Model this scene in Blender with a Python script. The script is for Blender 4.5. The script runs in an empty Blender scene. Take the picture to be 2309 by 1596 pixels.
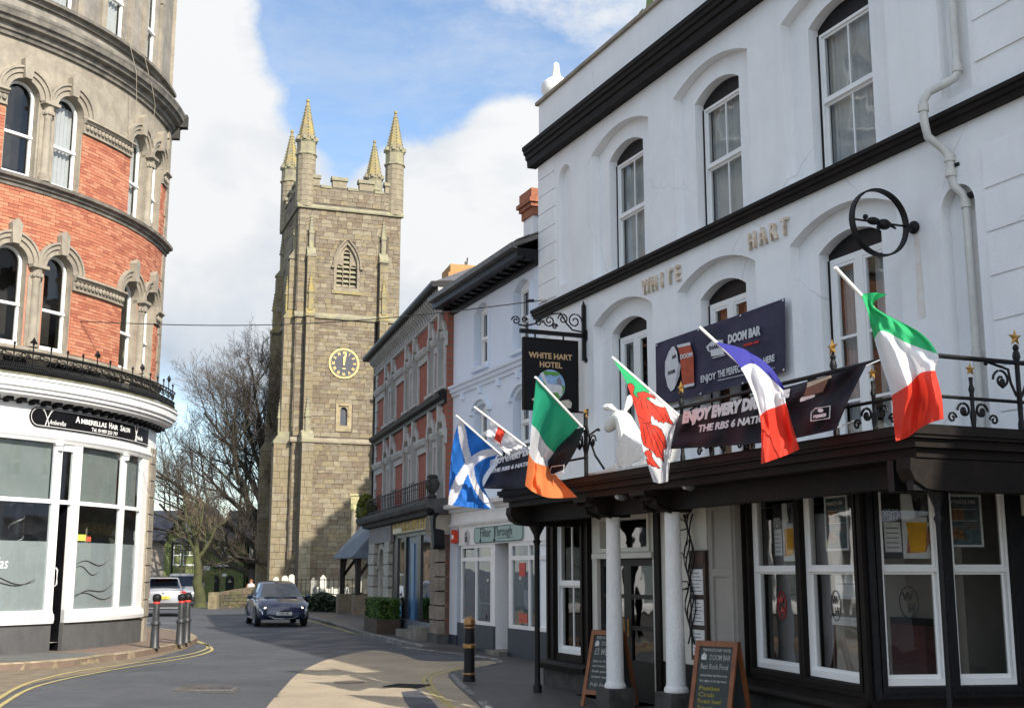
import bpy, bmesh, math, random
from mathutils import Vector, Matrix, noise
from mathutils.geometry import tessellate_polygon
random.seed(7)
SC = bpy.context.scene
COL = SC.collection
# ------------------------------------------------------------------ camera, sky, sun, exposure
EYE, HZ, FPX, PW, PH = 1.8, 1290.0, 2700.0, 2309.0, 1596.0
PITCH = math.atan((HZ - PH / 2) / FPX)
cd = bpy.data.cameras.new('camera'); cam = bpy.data.objects.new('camera', cd); COL.objects.link(cam)
cd.sensor_width = 36.0; cd.lens = FPX / PW * 36.0; cd.clip_start = 0.1; cd.clip_end = 3000
cam.location = (0, 0, EYE); cam.rotation_euler = (math.pi / 2 + PITCH, 0, 0)
SC.camera = cam
SUN_AZ, SUN_EL = math.radians(34.5), math.radians(33)          # azimuth measured from behind the camera towards the right
SDIR = Vector((math.sin(SUN_AZ) * math.cos(SUN_EL), -math.cos(SUN_AZ) * math.cos(SUN_EL), math.sin(SUN_EL)))
sl = bpy.data.lights.new('sun', 'SUN'); sl.energy = 4.0; sl.angle = math.radians(0.5); sl.color = (1.0, 0.93, 0.82)
so = bpy.data.objects.new('sun', sl); COL.objects.link(so); so.location = (20, -30, 40)
so.rotation_euler = (-SDIR).to_track_quat('-Z', 'Y').to_euler()
SC.view_settings.view_transform = 'Standard'; SC.view_settings.look = 'None'
SC.view_settings.exposure = 0.8; SC.view_settings.gamma = 1.0; SC.view_settings.use_curve_mapping = False

def ray(px, py):
    a = (px - PW / 2) / FPX; b = (PH / 2 - py) / FPX
    return Vector((a, math.cos(PITCH) - b * math.sin(PITCH), math.sin(PITCH) + b * math.cos(PITCH)))

w = bpy.data.worlds.new('World'); SC.world = w; w.use_nodes = True
def build_world():
    nt = w.node_tree; N = nt.nodes; L = nt.links; N.clear()
    out = N.new('ShaderNodeOutputWorld')
    sky = N.new('ShaderNodeTexSky'); sky.sky_type = 'NISHITA'; sky.sun_disc = False
    sky.sun_elevation = SUN_EL; sky.sun_rotation = math.pi - SUN_AZ
    sky.air_density = 1.0; sky.dust_density = 0.6; sky.ozone_density = 1.6
    bs = N.new('ShaderNodeBackground'); bs.inputs[1].default_value = 0.125; L.new(sky.outputs[0], bs.inputs[0])
    tc = N.new('ShaderNodeTexCoord')
    def mth(op, a, b=None, clamp=False):
        n = N.new('ShaderNodeMath'); n.operation = op; n.use_clamp = clamp
        for i, v in enumerate((a, b)):
            if v is None: continue
            if isinstance(v, (int, float)): n.inputs[i].default_value = v
            else: L.new(v, n.inputs[i])
        return n.outputs[0]
    def nz(scale, detail, rough, off, zs=1.0):
        mp = N.new('ShaderNodeMapping'); mp.inputs['Location'].default_value = off; mp.inputs['Scale'].default_value = (1, 1, zs)
        L.new(tc.outputs['Generated'], mp.inputs[0])
        n = N.new('ShaderNodeTexNoise'); n.inputs['Scale'].default_value = scale; n.inputs['Detail'].default_value = detail
        n.inputs['Roughness'].default_value = rough; n.inputs['Distortion'].default_value = 0.25; L.new(mp.outputs[0], n.inputs[0])
        return n.outputs[0]
    big = nz(4.2, 9, 0.64, (3.1, 0.4, 1.7), 1.6)
    fine = nz(17, 7, 0.62, (0, 5, 2), 1.5)
    dens = mth('ADD', mth('MULTIPLY', mth('SUBTRACT', big, 0.5), 1.15), mth('MULTIPLY', mth('SUBTRACT', fine, 0.5), 0.42))
    dens = mth('ADD', dens, 0.03)
    # cloud masses in the part of the sky that is seen: (pixel x, pixel y, radius in pixels, weight)
    for (px, py, r, wt) in ((360, 330, 330, .62), (560, 640, 280, .40), (470, 120, 190, .3), (1090, 480, 260, .62), (800, 430, 170, .25), (1000, 700, 300, .3), (1180, 350, 130, .25),
                            (800, 200, 240, -.50), (1180, 240, 160, -.20), (1000, 90, 300, -.06), (900, 130, 130, .10), (560, 20, 150, -.32), (1330, 60, 240, .16), (430, 1000, 200, -.02)):
        d = ray(px, py).normalized()
        dp = N.new('ShaderNodeVectorMath'); dp.operation = 'DOT_PRODUCT'; L.new(tc.outputs['Generated'], dp.inputs[0]); dp.inputs[1].default_value = d
        mr = N.new('ShaderNodeMapRange'); mr.interpolation_type = 'SMOOTHERSTEP'
        mr.inputs['From Min'].default_value = math.cos(r * 1.35 / FPX); mr.inputs['From Max'].default_value = math.cos(r * 0.2 / FPX)
        mr.inputs['To Min'].default_value = 0; mr.inputs['To Max'].default_value = wt
        L.new(dp.outputs['Value'], mr.inputs[0]); dens = mth('ADD', dens, mr.outputs[0])
    mr = N.new('ShaderNodeMapRange'); mr.interpolation_type = 'SMOOTHSTEP'; L.new(dens, mr.inputs[0])
    mr.inputs['From Min'].default_value = -0.10; mr.inputs['From Max'].default_value = 0.24
    veil = nz(9, 6, 0.7, (1, 2, 9), 2.6)
    vm = mth('MULTIPLY', mth('SUBTRACT', veil, 0.36), 1.5, True)
    mask = mth('MAXIMUM', mr.outputs[0], mth('MULTIPLY', vm, 0.7))
    sh = nz(6.5, 6, 0.55, (7, 1, 3), 1.5)
    rp = N.new('ShaderNodeValToRGB'); sp = N.new('ShaderNodeSeparateXYZ'); L.new(tc.outputs['Generated'], sp.inputs[0])
    L.new(mth('ADD', mth('ADD', mth('MULTIPLY', dens, 0.30), sh), mth('MULTIPLY', mth('SUBTRACT', mth('MINIMUM', sp.outputs[2], 0.45), 0.28), 0.9)), rp.inputs[0])
    e = rp.color_ramp.elements; e[0].position = .34; e[0].color = (.60, .69, .80, 1); e[1].position = .74; e[1].color = (.98, .99, 1.0, 1)
    bc = N.new('ShaderNodeBackground'); L.new(rp.outputs[0], bc.inputs[0])
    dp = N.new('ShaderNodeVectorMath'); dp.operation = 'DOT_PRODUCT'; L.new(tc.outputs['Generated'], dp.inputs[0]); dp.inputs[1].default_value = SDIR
    fwd = mth('POWER', mth('MULTIPLY', mth('ADD', dp.outputs['Value'], 1.0), 0.5), 3.0)        # clouds boosted towards the sun, out of view, to lift the shaded walls
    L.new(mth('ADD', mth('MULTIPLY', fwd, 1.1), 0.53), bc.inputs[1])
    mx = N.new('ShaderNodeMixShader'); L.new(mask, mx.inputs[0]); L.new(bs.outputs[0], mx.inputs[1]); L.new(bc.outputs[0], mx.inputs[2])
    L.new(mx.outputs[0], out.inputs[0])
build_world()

# ------------------------------------------------------------------ frames: a facade's own axes (x along it, y into the building, z up)
class Frame:
    def __init__(s, o, ang):
        s.o = Vector((o[0], o[1], 0)); s.ang = ang; s.x = Vector((math.cos(ang), math.sin(ang), 0)); s.y = Vector((-math.sin(ang), math.cos(ang), 0))
    def at(s, px, py, y=0):
        d = ray(px, py); c = Vector((0, 0, EYE)); k = ((s.o - c).dot(s.y) + y) / d.dot(s.y); p = c + d * k
        return ((p - s.o).dot(s.x), p.z)
    def P(s, x, y, z=0): return s.o + s.x * x + s.y * y + Vector((0, 0, z))
def gnd(px, py, z=0.0):
    d = ray(px, py); k = (z - EYE) / d.z; return (d.x * k, d.y * k)
WH = Frame((.587, 25.), math.atan2(-.919, .394))
BL = Frame((-1.49, 30.1), math.atan2(-.927, .375))
RD = Frame((-4.66, 40.8), math.atan2(-10.7, 3.0))
TW = Frame((-12.9, 70.), math.radians(20.2))
CP = Frame((.38, 18.6), math.atan2(-.965, .262))

# ------------------------------------------------------------------ materials
def mat(name, col, rough=.75, var=.12, scale=2.5, bump=0., bscale=30., metal=0., col2=None, spec=.4, grime=0., trans=0.):
    m = bpy.data.materials.new(name); m.use_nodes = True; nt = m.node_tree; N = nt.nodes; L = nt.links
    b = N['Principled BSDF']; b.inputs['Roughness'].default_value = rough; b.inputs['Metallic'].default_value = metal
    b.inputs['Specular IOR Level'].default_value = spec
    tc = N.new('ShaderNodeTexCoord')
    c2 = col2 or tuple(max(0, v * (1 - 2 * var)) for v in col)
    nz = N.new('ShaderNodeTexNoise'); nz.inputs['Scale'].default_value = scale; nz.inputs['Detail'].default_value = 8; nz.inputs['Roughness'].default_value = .65
    L.new(tc.outputs['Object'], nz.inputs[0])
    r = N.new('ShaderNodeValToRGB'); r.color_ramp.elements[0].position = .36; r.color_ramp.elements[1].position = .66
    r.color_ramp.elements[0].color = (*c2, 1); r.color_ramp.elements[1].color = (*col, 1); L.new(nz.outputs[0], r.inputs[0])
    colout = r.outputs[0]
    if grime:      # rain streaks: vertical stretched noise
        mp = N.new('ShaderNodeMapping'); mp.inputs['Scale'].default_value = (7, 7, .45); L.new(tc.outputs['Object'], mp.inputs[0])
        n2 = N.new('ShaderNodeTexNoise'); n2.inputs['Scale'].default_value = 1.0; n2.inputs['Detail'].default_value = 7; L.new(mp.outputs[0], n2.inputs[0])
        r2 = N.new('ShaderNodeValToRGB'); r2.color_ramp.elements[0].position = .50; r2.color_ramp.elements[1].position = .75
        r2.color_ramp.elements[0].color = (0, 0, 0, 1); r2.color_ramp.elements[1].color = (grime,) * 3 + (1,); L.new(n2.outputs[0], r2.inputs[0])
        mx = N.new('ShaderNodeMix'); mx.data_type = 'RGBA'; L.new(r2.outputs[0], mx.inputs['Factor']); L.new(colout, mx.inputs['A'])
        mx.inputs['B'].default_value = tuple(v * .42 for v in col) + (1,); colout = mx.outputs['Result']
    L.new(colout, b.inputs['Base Color'])
    if bump:
        n3 = N.new('ShaderNodeTexNoise'); n3.inputs['Scale'].default_value = bscale; n3.inputs['Detail'].default_value = 6; L.new(tc.outputs['Object'], n3.inputs[0])
        bp = N.new('ShaderNodeBump'); bp.inputs['Strength'].default_value = bump; bp.inputs['Distance'].default_value = .02; L.new(n3.outputs[0], bp.inputs['Height']); L.new(bp.outputs[0], b.inputs['Normal'])
    if trans:
        t = N.new('ShaderNodeBsdfTranslucent'); L.new(colout, t.inputs[0]); ms = N.new('ShaderNodeMixShader'); ms.inputs[0].default_value = trans
        L.new(b.outputs[0], ms.inputs[1]); L.new(t.outputs[0], ms.inputs[2]); L.new(ms.outputs[0], N['Material Output'].inputs[0])
    return m
def glass(name, tint=(.75, .8, .8), refl=.05, rough=.02, wav=.02, k=1.0):
    m = bpy.data.materials.new(name); m.use_nodes = True; nt = m.node_tree; N = nt.nodes; L = nt.links; N.remove(N['Principled BSDF'])
    t = N.new('ShaderNodeBsdfTransparent'); t.inputs[0].default_value = (*tint, 1)
    g = N.new('ShaderNodeBsdfGlossy'); g.inputs['Roughness'].default_value = rough; g.inputs[0].default_value = (.95, .97, 1, 1)
    ge = N.new('ShaderNodeNewGeometry'); dt = N.new('ShaderNodeVectorMath'); dt.operation = 'DOT_PRODUCT'; L.new(ge.outputs['Normal'], dt.inputs[0]); L.new(ge.outputs['Incoming'], dt.inputs[1])
    def mt(op, x, y=None, z=None):
        q = N.new('ShaderNodeMath'); q.operation = op
        for i, v in enumerate((x, y, z)):
            if v is None: continue
            if isinstance(v, (int, float)): q.inputs[i].default_value = v
            else: L.new(v, q.inputs[i])
        return q
    sch = mt('POWER', mt('SUBTRACT', 1.0, mt('ABSOLUTE', dt.outputs['Value']).outputs[0]).outputs[0], 5.0)      # same reflection from either side of the sheet
    a = mt('MULTIPLY_ADD', sch.outputs[0], .93 * k, .07 * k + refl); a.use_clamp = True
    tc = N.new('ShaderNodeTexCoord'); nz = N.new('ShaderNodeTexNoise'); nz.inputs['Scale'].default_value = 1.3; L.new(tc.outputs['Object'], nz.inputs[0])
    bp = N.new('ShaderNodeBump'); bp.inputs['Strength'].default_value = .35; bp.inputs['Distance'].default_value = wav; L.new(nz.outputs[0], bp.inputs['Height']); L.new(bp.outputs[0], g.inputs['Normal'])
    mx = N.new('ShaderNodeMixShader'); L.new(a.outputs[0], mx.inputs[0]); L.new(t.outputs[0], mx.inputs[1]); L.new(g.outputs[0], mx.inputs[2]); L.new(mx.outputs[0], N['Material Output'].inputs[0])
    return m
def emit(name, col, st):
    m = bpy.data.materials.new(name); m.use_nodes = True; b = m.node_tree.nodes['Principled BSDF']; b.inputs['Base Color'].default_value = (*col, 1)
    b.inputs['Emission Color'].default_value = (*col, 1); b.inputs['Emission Strength'].default_value = st; return m
X = {}
X['white_render'] = mat('white_render', (.83, .835, .84), .8, .045, .9, .25, 60, grime=.06)
X['blue_render'] = mat('pale_blue_render', (.66, .72, .82), .8, .02, 1.2, .15, 60, grime=.05)
X['white_paint'] = mat('white_gloss_paint', (.80, .80, .79), .35, .02, 3)
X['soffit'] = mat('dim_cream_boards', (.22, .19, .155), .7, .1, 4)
X['cream_paint'] = mat('cream_paint', (.60, .58, .52), .5, .05, 3)
X['black_paint'] = mat('black_gloss_paint', (.007, .007, .009), .45, .2, 5, .25, 22, spec=.22)
X['black_wood'] = mat('black_weathered_wood', (.007, .006, .006), .6, .3, 4, .3, 18, col2=(.014, .010, .008), spec=.15)
X['black_iron'] = mat('black_cast_iron', (.009, .0095, .011), .5, .2, 12, .3, 60, spec=.22)
X['gold'] = mat('gold_paint', (.40, .22, .045), .4, .15, 10, metal=.35)
X['stone'] = mat('carved_stone', (.34, .30, .235), .9, .15, 3, .5, 40, col2=(.23, .20, .16), grime=.25)
X['stone_dark'] = mat('weathered_stone_moulding', (.24, .215, .18), .9, .2, 2.5, .5, 40, col2=(.09, .085, .075), grime=.5)
X['stone_black'] = mat('sooty_stone', (.07, .066, .06), .9, .2, 4, .5, 40, col2=(.03, .03, .028))
X['brick_a'] = mat('red_brick', (.47, .175, .10), .88, .1, 9, .4, 70)
X['brick_b'] = mat('orange_brick', (.53, .23, .135), .88, .1, 9, .4, 70)
X['brick_c'] = mat('dark_red_brick', (.40, .135, .08), .88, .12, 9, .4, 70)
X['mortar'] = mat('lime_mortar', (.44, .22, .145), .95, .1, 12, .3, 80)
X['glass'] = glass('window_glass'); X['glass_old'] = glass('old_wavy_glass', (.82, .84, .83), .0, .02, .012, .8)
X['glass_dark'] = glass('tinted_glass', (.12, .13, .15), .06)
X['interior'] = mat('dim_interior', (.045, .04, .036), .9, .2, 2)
X['interior_lit'] = mat('salon_interior_wall', (.48, .45, .40), .9, .06, 1)
X['curtain'] = mat('net_curtain', (.66, .67, .68), .9, .05, 5, trans=.3)
X['curtain_or'] = mat('orange_curtain', (.42, .24, .15), .9, .1, 4)
X['slate'] = mat('roof_slate', (.10, .105, .125), .6, .25, 1.6, .4, 14, col2=(.06, .065, .08))
X['slate_lich'] = mat('lichen_roof_slate', (.19, .17, .155), .85, .2, 3, .4, 18, col2=(.10, .09, .09))
X['green_wall'] = mat('green_painted_wall', (.20, .235, .085), .9, .2, 2.2, .5, 25, col2=(.12, .15, .055), grime=.4)
X['frost'] = mat('frosted_film', (.42, .43, .43), .5, .04, 2)
X['plinth_grey'] = mat('grey_rendered_plinth', (.10, .10, .10), .85, .15, 2, .3, 40, col2=(.075, .075, .075), grime=.2)
X['navy'] = mat('navy_blue_paint', (.02, .024, .04), .5, .15, 3)
X['rust'] = mat('rust_stain', (.40, .22, .10), .9, .2, 8)
X['lead'] = mat('lead_sheet', (.12, .12, .125), .6, .2, 4)
X['glass_bay'] = glass('bay_window_glass', (.85, .86, .85), .05, .02, .012, 1.1)
X['dragon'] = mat('red_flag_cloth', (.70, .06, .025), .7, .05, 6, trans=.25)

# ------------------------------------------------------------------ mesh builder
class MB:
    def __init__(s): s.v = []; s.f = []; s.m = 0
    def add(s, vs, fs, m=None):
        b = len(s.v); s.v += [tuple(v) for v in vs]; m = s.m if m is None else m
        s.f += [(tuple(b + i for i in f), m) for f in fs]; return s
    def box(s, x0, x1, y0, y1, z0, z1, m=None):
        return s.add([(x0, y0, z0), (x1, y0, z0), (x1, y1, z0), (x0, y1, z0), (x0, y0, z1), (x1, y0, z1), (x1, y1, z1), (x0, y1, z1)],
                     [(0, 3, 2, 1), (4, 5, 6, 7), (0, 1, 5, 4), (1, 2, 6, 5), (2, 3, 7, 6), (3, 0, 4, 7)], m)
    def frame(s, x0, x1, y0, y1, z0, z1, t, b=None, m=None):
        b = t if b is None else b
        s.box(x0, x0 + t, y0, y1, z0, z1, m); s.box(x1 - t, x1, y0, y1, z0, z1, m); s.box(x0 + t, x1 - t, y0, y1, z0, z0 + b, m); s.box(x0 + t, x1 - t, y0, y1, z1 - t, z1, m); return s
    def quad(s, a, b, c, d, m=None): return s.add([a, b, c, d], [(0, 1, 2, 3)], m)
    def prism(s, poly, y0, y1, m=None):            # polygon in x,z pushed from y0 to y1
        n = len(poly); vs = [(x, y0, z) for x, z in poly] + [(x, y1, z) for x, z in poly]
        tri = tessellate_polygon([[Vector((x, z, 0)) for x, z in poly]])
        fs = [tuple(t) for t in tri] + [tuple(i + n for i in t)[::-1] for t in tri] + [(i, (i + 1) % n, n + (i + 1) % n, n + i) for i in range(n)]
        return s.add(vs, fs, m)
    def slab(s, poly, z0, z1, m=None):             # polygon in x,y pushed from z0 to z1
        n = len(poly); vs = [(x, y, z0) for x, y in poly] + [(x, y, z1) for x, y in poly]
        tri = tessellate_polygon([[Vector((x, y, 0)) for x, y in poly]])
        fs = [tuple(t)[::-1] for t in tri] + [tuple(i + n for i in t) for t in tri] + [(i, (i + 1) % n, n + (i + 1) % n, n + i) for i in range(n)]
        return s.add(vs, fs, m)
    def panel(s, outer, holes, y, reveal=0., m=None, mr=None):   # wall sheet in x,z with openings and their reveals
        loops = [outer] + holes; bm = bmesh.new(); ed = []
        for lp in loops:
            vv = [bm.verts.new((x, 0, z)) for x, z in lp]; ed += [bm.edges.new((vv[i], vv[(i + 1) % len(vv)])) for i in range(len(vv))]
        bmesh.ops.triangle_fill(bm, edges=ed, use_beauty=True, use_dissolve=False, normal=(0, -1, 0)); bm.verts.index_update()
        s.add([(v.co.x, y, v.co.z) for v in bm.verts], [tuple(v.index for v in f.verts) for f in bm.faces], m); bm.free()
        if reveal:
            for lp in holes:
                n = len(lp); s.add([(x, y, z) for x, z in lp] + [(x, y + reveal, z) for x, z in lp], [(i, (i + 1) % n, n + (i + 1) % n, n + i) for i in range(n)], mr if mr is not None else m)
        return s
    def sweep(s, prof, x0, x1, m=None, closed=True):   # profile of (y,z) run along x
        n = len(prof); vs = [(x0, y, z) for y, z in prof] + [(x1, y, z) for y, z in prof]
        k = n if closed else n - 1
        fs = [(i, (i + 1) % n, n + (i + 1) % n, n + i) for i in range(k)]
        if closed:
            tri = tessellate_polygon([[Vector((y, z, 0)) for y, z in prof]]); fs += [tuple(t) for t in tri] + [tuple(i + n for i in t)[::-1] for t in tri]
        return s.add(vs, fs, m)
    def arch(s, cx, zc, r0, r1, y0, y1, a0=0., a1=math.pi, n=14, m=None, rz=1.0):   # half ring
        vs = []
        for i in range(n + 1):
            a = a0 + (a1 - a0) * i / n; c, q = math.cos(a), math.sin(a) * rz
            vs += [(cx + r0 * c, y0, zc + r0 * q), (cx + r1 * c, y0, zc + r1 * q), (cx + r1 * c, y1, zc + r1 * q), (cx + r0 * c, y1, zc + r0 * q)]
        fs = []
        for i in range(n):
            b = 4 * i; fs += [(b, b + 1, b + 5, b + 4), (b + 1, b + 2, b + 6, b + 5), (b + 2, b + 3, b + 7, b + 6), (b + 3, b, b + 4, b + 7)]
        fs += [(0, 3, 2, 1), (4 * n, 4 * n + 1, 4 * n + 2, 4 * n + 3)]
        return s.add(vs, fs, m)
    def lathe(s, prof, cx=0, cy=0, n=14, z=0, m=None):
        vs = []; k = len(prof)
        for r, zz in prof: vs += [(cx + r * math.cos(2 * math.pi * i / n), cy + r * math.sin(2 * math.pi * i / n), z + zz) for i in range(n)]
        fs = [(j * n + i, j * n + (i + 1) % n, (j + 1) * n + (i + 1) % n, (j + 1) * n + i) for j in range(k - 1) for i in range(n)]
        fs += [tuple(range(n))[::-1], tuple((k - 1) * n + i for i in range(n))]
        return s.add(vs, fs, m)
    def tube(s, pts, r, n=6, m=None, cap=True):
        pts = [Vector(p) for p in pts]; rs = r if isinstance(r, (list, tuple)) else [r] * len(pts); vs = []; up = None
        for i, p in enumerate(pts):
            t = (pts[min(i + 1, len(pts) - 1)] - pts[max(i - 1, 0)])
            t = t.normalized() if t.length > 1e-9 else Vector((0, 0, 1))
            if up is None: up = Vector((0, 0, 1)) if abs(t.z) < .9 else Vector((1, 0, 0))
            a = t.cross(up)
            if a.length < 1e-6: a = t.orthogonal()
            a.normalize(); b = t.cross(a).normalized(); up = -b if False else up
            vs += [p + (a * math.cos(2 * math.pi * j / n) + b * math.sin(2 * math.pi * j / n)) * rs[i] for j in range(n)]
        fs = [(i * n + j, i * n + (j + 1) % n, (i + 1) * n + (j + 1) % n, (i + 1) * n + j) for i in range(len(pts) - 1) for j in range(n)]
        if cap: fs += [tuple(range(n))[::-1], tuple((len(pts) - 1) * n + j for j in range(n))]
        return s.add(vs, fs, m)
    def ball(s, c, r, n=10, k=7, sc=(1, 1, 1), m=None):
        vs = []
        for j in range(k + 1):
            a = -math.pi / 2 + math.pi * j / k; a = max(min(a, math.pi / 2 - .02), -math.pi / 2 + .02)
            vs += [(c[0] + r * sc[0] * math.cos(a) * math.cos(2 * math.pi * i / n), c[1] + r * sc[1] * math.cos(a) * math.sin(2 * math.pi * i / n), c[2] + r * sc[2] * math.sin(a)) for i in range(n)]
        fs = [(j * n + i, j * n + (i + 1) % n, (j + 1) * n + (i + 1) % n, (j + 1) * n + i) for j in range(k) for i in range(n)]
        return s.add(vs, fs + [tuple(range(n))[::-1], tuple(k * n + i for i in range(n))], m)
    def build(s, name, mats, parent=None, warp=None, smooth=False, kind=None, seg=.3):
        if not isinstance(mats, (list, tuple)): mats = [mats]
        me = bpy.data.meshes.new(name); me.from_pydata(s.v, [], [f for f, _ in s.f])
        for m in mats: me.materials.append(m)
        me.polygons.foreach_set('material_index', [m for _, m in s.f]); me.update()
        bm = bmesh.new(); bm.from_mesh(me)
        if warp:
            xs = [v.co.x for v in bm.verts]; x0, x1 = min(xs), max(xs)
            if x1 - x0 > seg * 1.2:
                k = int((x1 - x0) / seg) + 1
                for i in range(1, k):
                    bmesh.ops.bisect_plane(bm, geom=bm.verts[:] + bm.edges[:] + bm.faces[:], plane_co=(x0 + (x1 - x0) * i / k, 0, 0), plane_no=(1, 0, 0), dist=1e-5)
            for v in bm.verts: v.co = warp(v.co)
        bmesh.ops.recalc_face_normals(bm, faces=bm.faces[:])
        bm.to_mesh(me); bm.free()
        if smooth:
            me.polygons.foreach_set('use_smooth', [True] * len(me.polygons))
            try: me.set_sharp_from_angle(angle=math.radians(38))
            except Exception: pass
        o = bpy.data.objects.new(name, me); COL.objects.link(o)
        if parent: o.parent = parent
        if kind: o['kind'] = kind
        return o
def tag(o, label, cat, group=None):
    o['label'] = label; o['category'] = cat
    if group: o['group'] = group
    return o
def thing(name, label, cat, loc=(0, 0, 0), rz=0., group=None):
    o = bpy.data.objects.new(name, None); COL.objects.link(o); o.location = loc; o.rotation_euler = (0, 0, rz); o.empty_display_size = .2
    return tag(o, label, cat, group)
def froot(name, label, cat, F, x=0, y=0, z=0, group=None): return thing(name, label, cat, tuple(F.P(x, y, z)), F.ang, group)
def copy_tree(o, parent=None):
    c = o.copy(); COL.objects.link(c)
    if parent: c.parent = parent
    for ch in [k for k in bpy.data.objects if k.parent == o]: copy_tree(ch, c)
    return c
def opening(cx, wd, z0, zs, rise, n=12, semi=False):      # closed outline of an arched opening
    h = wd / 2
    if semi: return [(cx - h, z0), (cx + h, z0)] + [(cx + h * math.cos(math.pi * i / n), zs + h * math.sin(math.pi * i / n)) for i in range(n + 1)]
    if rise <= 0: return [(cx - h, z0), (cx + h, z0), (cx + h, zs), (cx - h, zs)]
    R = (h * h + rise * rise) / (2 * rise); a = math.asin(h / R)
    return [(cx - h, z0), (cx + h, z0)] + [(cx + R * math.sin(a - 2 * a * i / n), zs + rise - R + R * math.cos(a - 2 * a * i / n)) for i in range(n + 1)]
def inset_poly(p, d):       # crude shrink towards the centre
    cx = sum(a for a, _ in p) / len(p); cz = sum(b for _, b in p) / len(p)
    xs = [a for a, _ in p]; zs = [b for _, b in p]; fx = 1 - 2 * d / (max(xs) - min(xs)); fz = 1 - 2 * d / (max(zs) - min(zs))
    mx, mz = (max(xs) + min(xs)) / 2, (max(zs) + min(zs)) / 2
    return [(mx + (a - mx) * fx, mz + (b - mz) * fz) for a, b in p]
def text(name, body, size, mt, parent, loc, sx=1., shear=0., ext=.002, align='LEFT', rot=0., warp=None, bold=0., fit=0.):
    c = bpy.data.curves.new(name, 'FONT'); c.body = body; c.size = size; c.shear = shear; c.extrude = ext; c.align_x = align; c.resolution_u = 2; c.offset = bold
    t = bpy.data.objects.new('tmp', c); COL.objects.link(t); bpy.context.view_layer.update()
    me = bpy.data.meshes.new_from_object(t.evaluated_get(bpy.context.evaluated_depsgraph_get())); bpy.data.objects.remove(t); bpy.data.curves.remove(c)
    me.materials.clear(); me.materials.append(mt)
    cr, sr = math.cos(rot), math.sin(rot)
    if fit: sx = fit / (max(v.co.x for v in me.vertices) - min(v.co.x for v in me.vertices))
    for v in me.vertices:
        a, b = v.co.x * sx, v.co.y; p = Vector((loc[0] + a * cr - b * sr, loc[1] - v.co.z, loc[2] + a * sr + b * cr)); v.co = warp(p) if warp else p
    me.name = name; o = bpy.data.objects.new(name, me); COL.objects.link(o); o.parent = parent
    return o
def sash(parent, x0, x1, z0, z1, y, cols=2, top=None, fm=None, gm=None, t=.055, arched=None, curtain=None, bar=.025, warp=None, mid=None, cz=0., rows=1, label=None, dp=.05):
    """sliding sash window: one frame mesh > panes and curtain"""
    fm = fm or X['white_paint']; gm = gm or X['glass']; mid = (z0 + z1) / 2 if mid is None else mid; b = MB(); zt = z1
    b.frame(x0, x1, y, y + dp * 2.2, z0, z1, t * .7, t * 1.3)
    b.box(x0 + t * .7, x1 - t * .7, y - .004, y + dp, mid - t * .5, mid + t * .5)
    b.frame(x0 + t * .7, x1 - t * .7, y + .03, y + dp, mid + t * .5, z1 - t * .7, t * .6)
    b.frame(x0 + t * .7, x1 - t * .7, y + .05, y + dp + .03, z0 + t * 1.3, mid - t * .5, t * .6, t)
    xa, xb = x0 + t * 1.3, x1 - t * 1.3; panes = []
    for (za, zb, yy) in ((z0 + t * 2.3, mid - t * .5, y + .06), (mid + t * .5, z1 - t * 1.3, y + .04)):
        for i in range(cols):
            pa = xa + (xb - xa) * i / cols; pb = xa + (xb - xa) * (i + 1) / cols
            if i: b.box(pa - bar / 2, pa + bar / 2, yy - .012, yy + .012, za, zb)
            for r in range(rows):
                ra = za + (zb - za) * r / rows; rb = za + (zb - za) * (r + 1) / rows
                if r and i == 0: b.box(xa, xb, yy - .011, yy + .011, ra - bar / 2, ra + bar / 2)
                panes.append((pa, pb, ra, rb, yy))
    o = b.build('window', fm, parent, warp)
    if label: o['label'] = label
    for (pa, pb, za, zb, yy) in panes: MB().quad((pa, yy, za), (pb, yy, za), (pb, yy, zb), (pa, yy, zb)).build('pane', gm, o, warp)
    if curtain:
        n = 36; c = MB(); vs = []
        for i in range(n + 1):
            xx = x0 + (x1 - x0) * i / n; yy = y + .16 + .02 * math.sin(i * 1.9) + .01 * math.sin(i * .7 + z0)
            vs += [(xx, yy, z0 + cz), (xx, yy, z1)]
        c.add(vs, [(2 * i, 2 * i + 2, 2 * i + 3, 2 * i + 1) for i in range(n)]); c.build('curtain', curtain, o, warp, smooth=True)
    return o
def fill_courses(x0, x1, z0, z1, ch, blen, blocked, bond=.5, jit=0., rnd=None, joint=.01):
    """rows of bricks or stones between x0 and x1 leaving out blocked(z) intervals -> (xa, xb, za, zb)"""
    out = []; z = z0; row = 0
    while z < z1 - ch * .4:
        zt = min(z + ch * (1 + (rnd.uniform(-jit, jit) if rnd else 0)), z1); free = [(x0, x1)]
        for (a, b) in blocked((z + zt) / 2):
            nf = []
            for (p, q) in free:
                if b <= p or a >= q: nf.append((p, q))
                else:
                    if a > p: nf.append((p, a))
                    if b < q: nf.append((b, q))
            free = nf
        for (p, q) in free:
            x = p; k = 0
            if q - p < .03: continue
            ph = (row % 2) * bond * blen; edges = [p]; g = math.floor((p - ph) / blen) * blen + ph
            while g < q:
                g += blen if not rnd else blen * rnd.uniform(.6, 1.5)
                if g > edges[-1] + blen * .25 and g < q - blen * .2: edges.append(g)
            edges.append(q)
            for a, b in zip(edges, edges[1:]): out.append((a + joint / 2, b - joint / 2, z + joint / 2, zt - joint / 2))
        z = zt; row += 1
    return out
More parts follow.
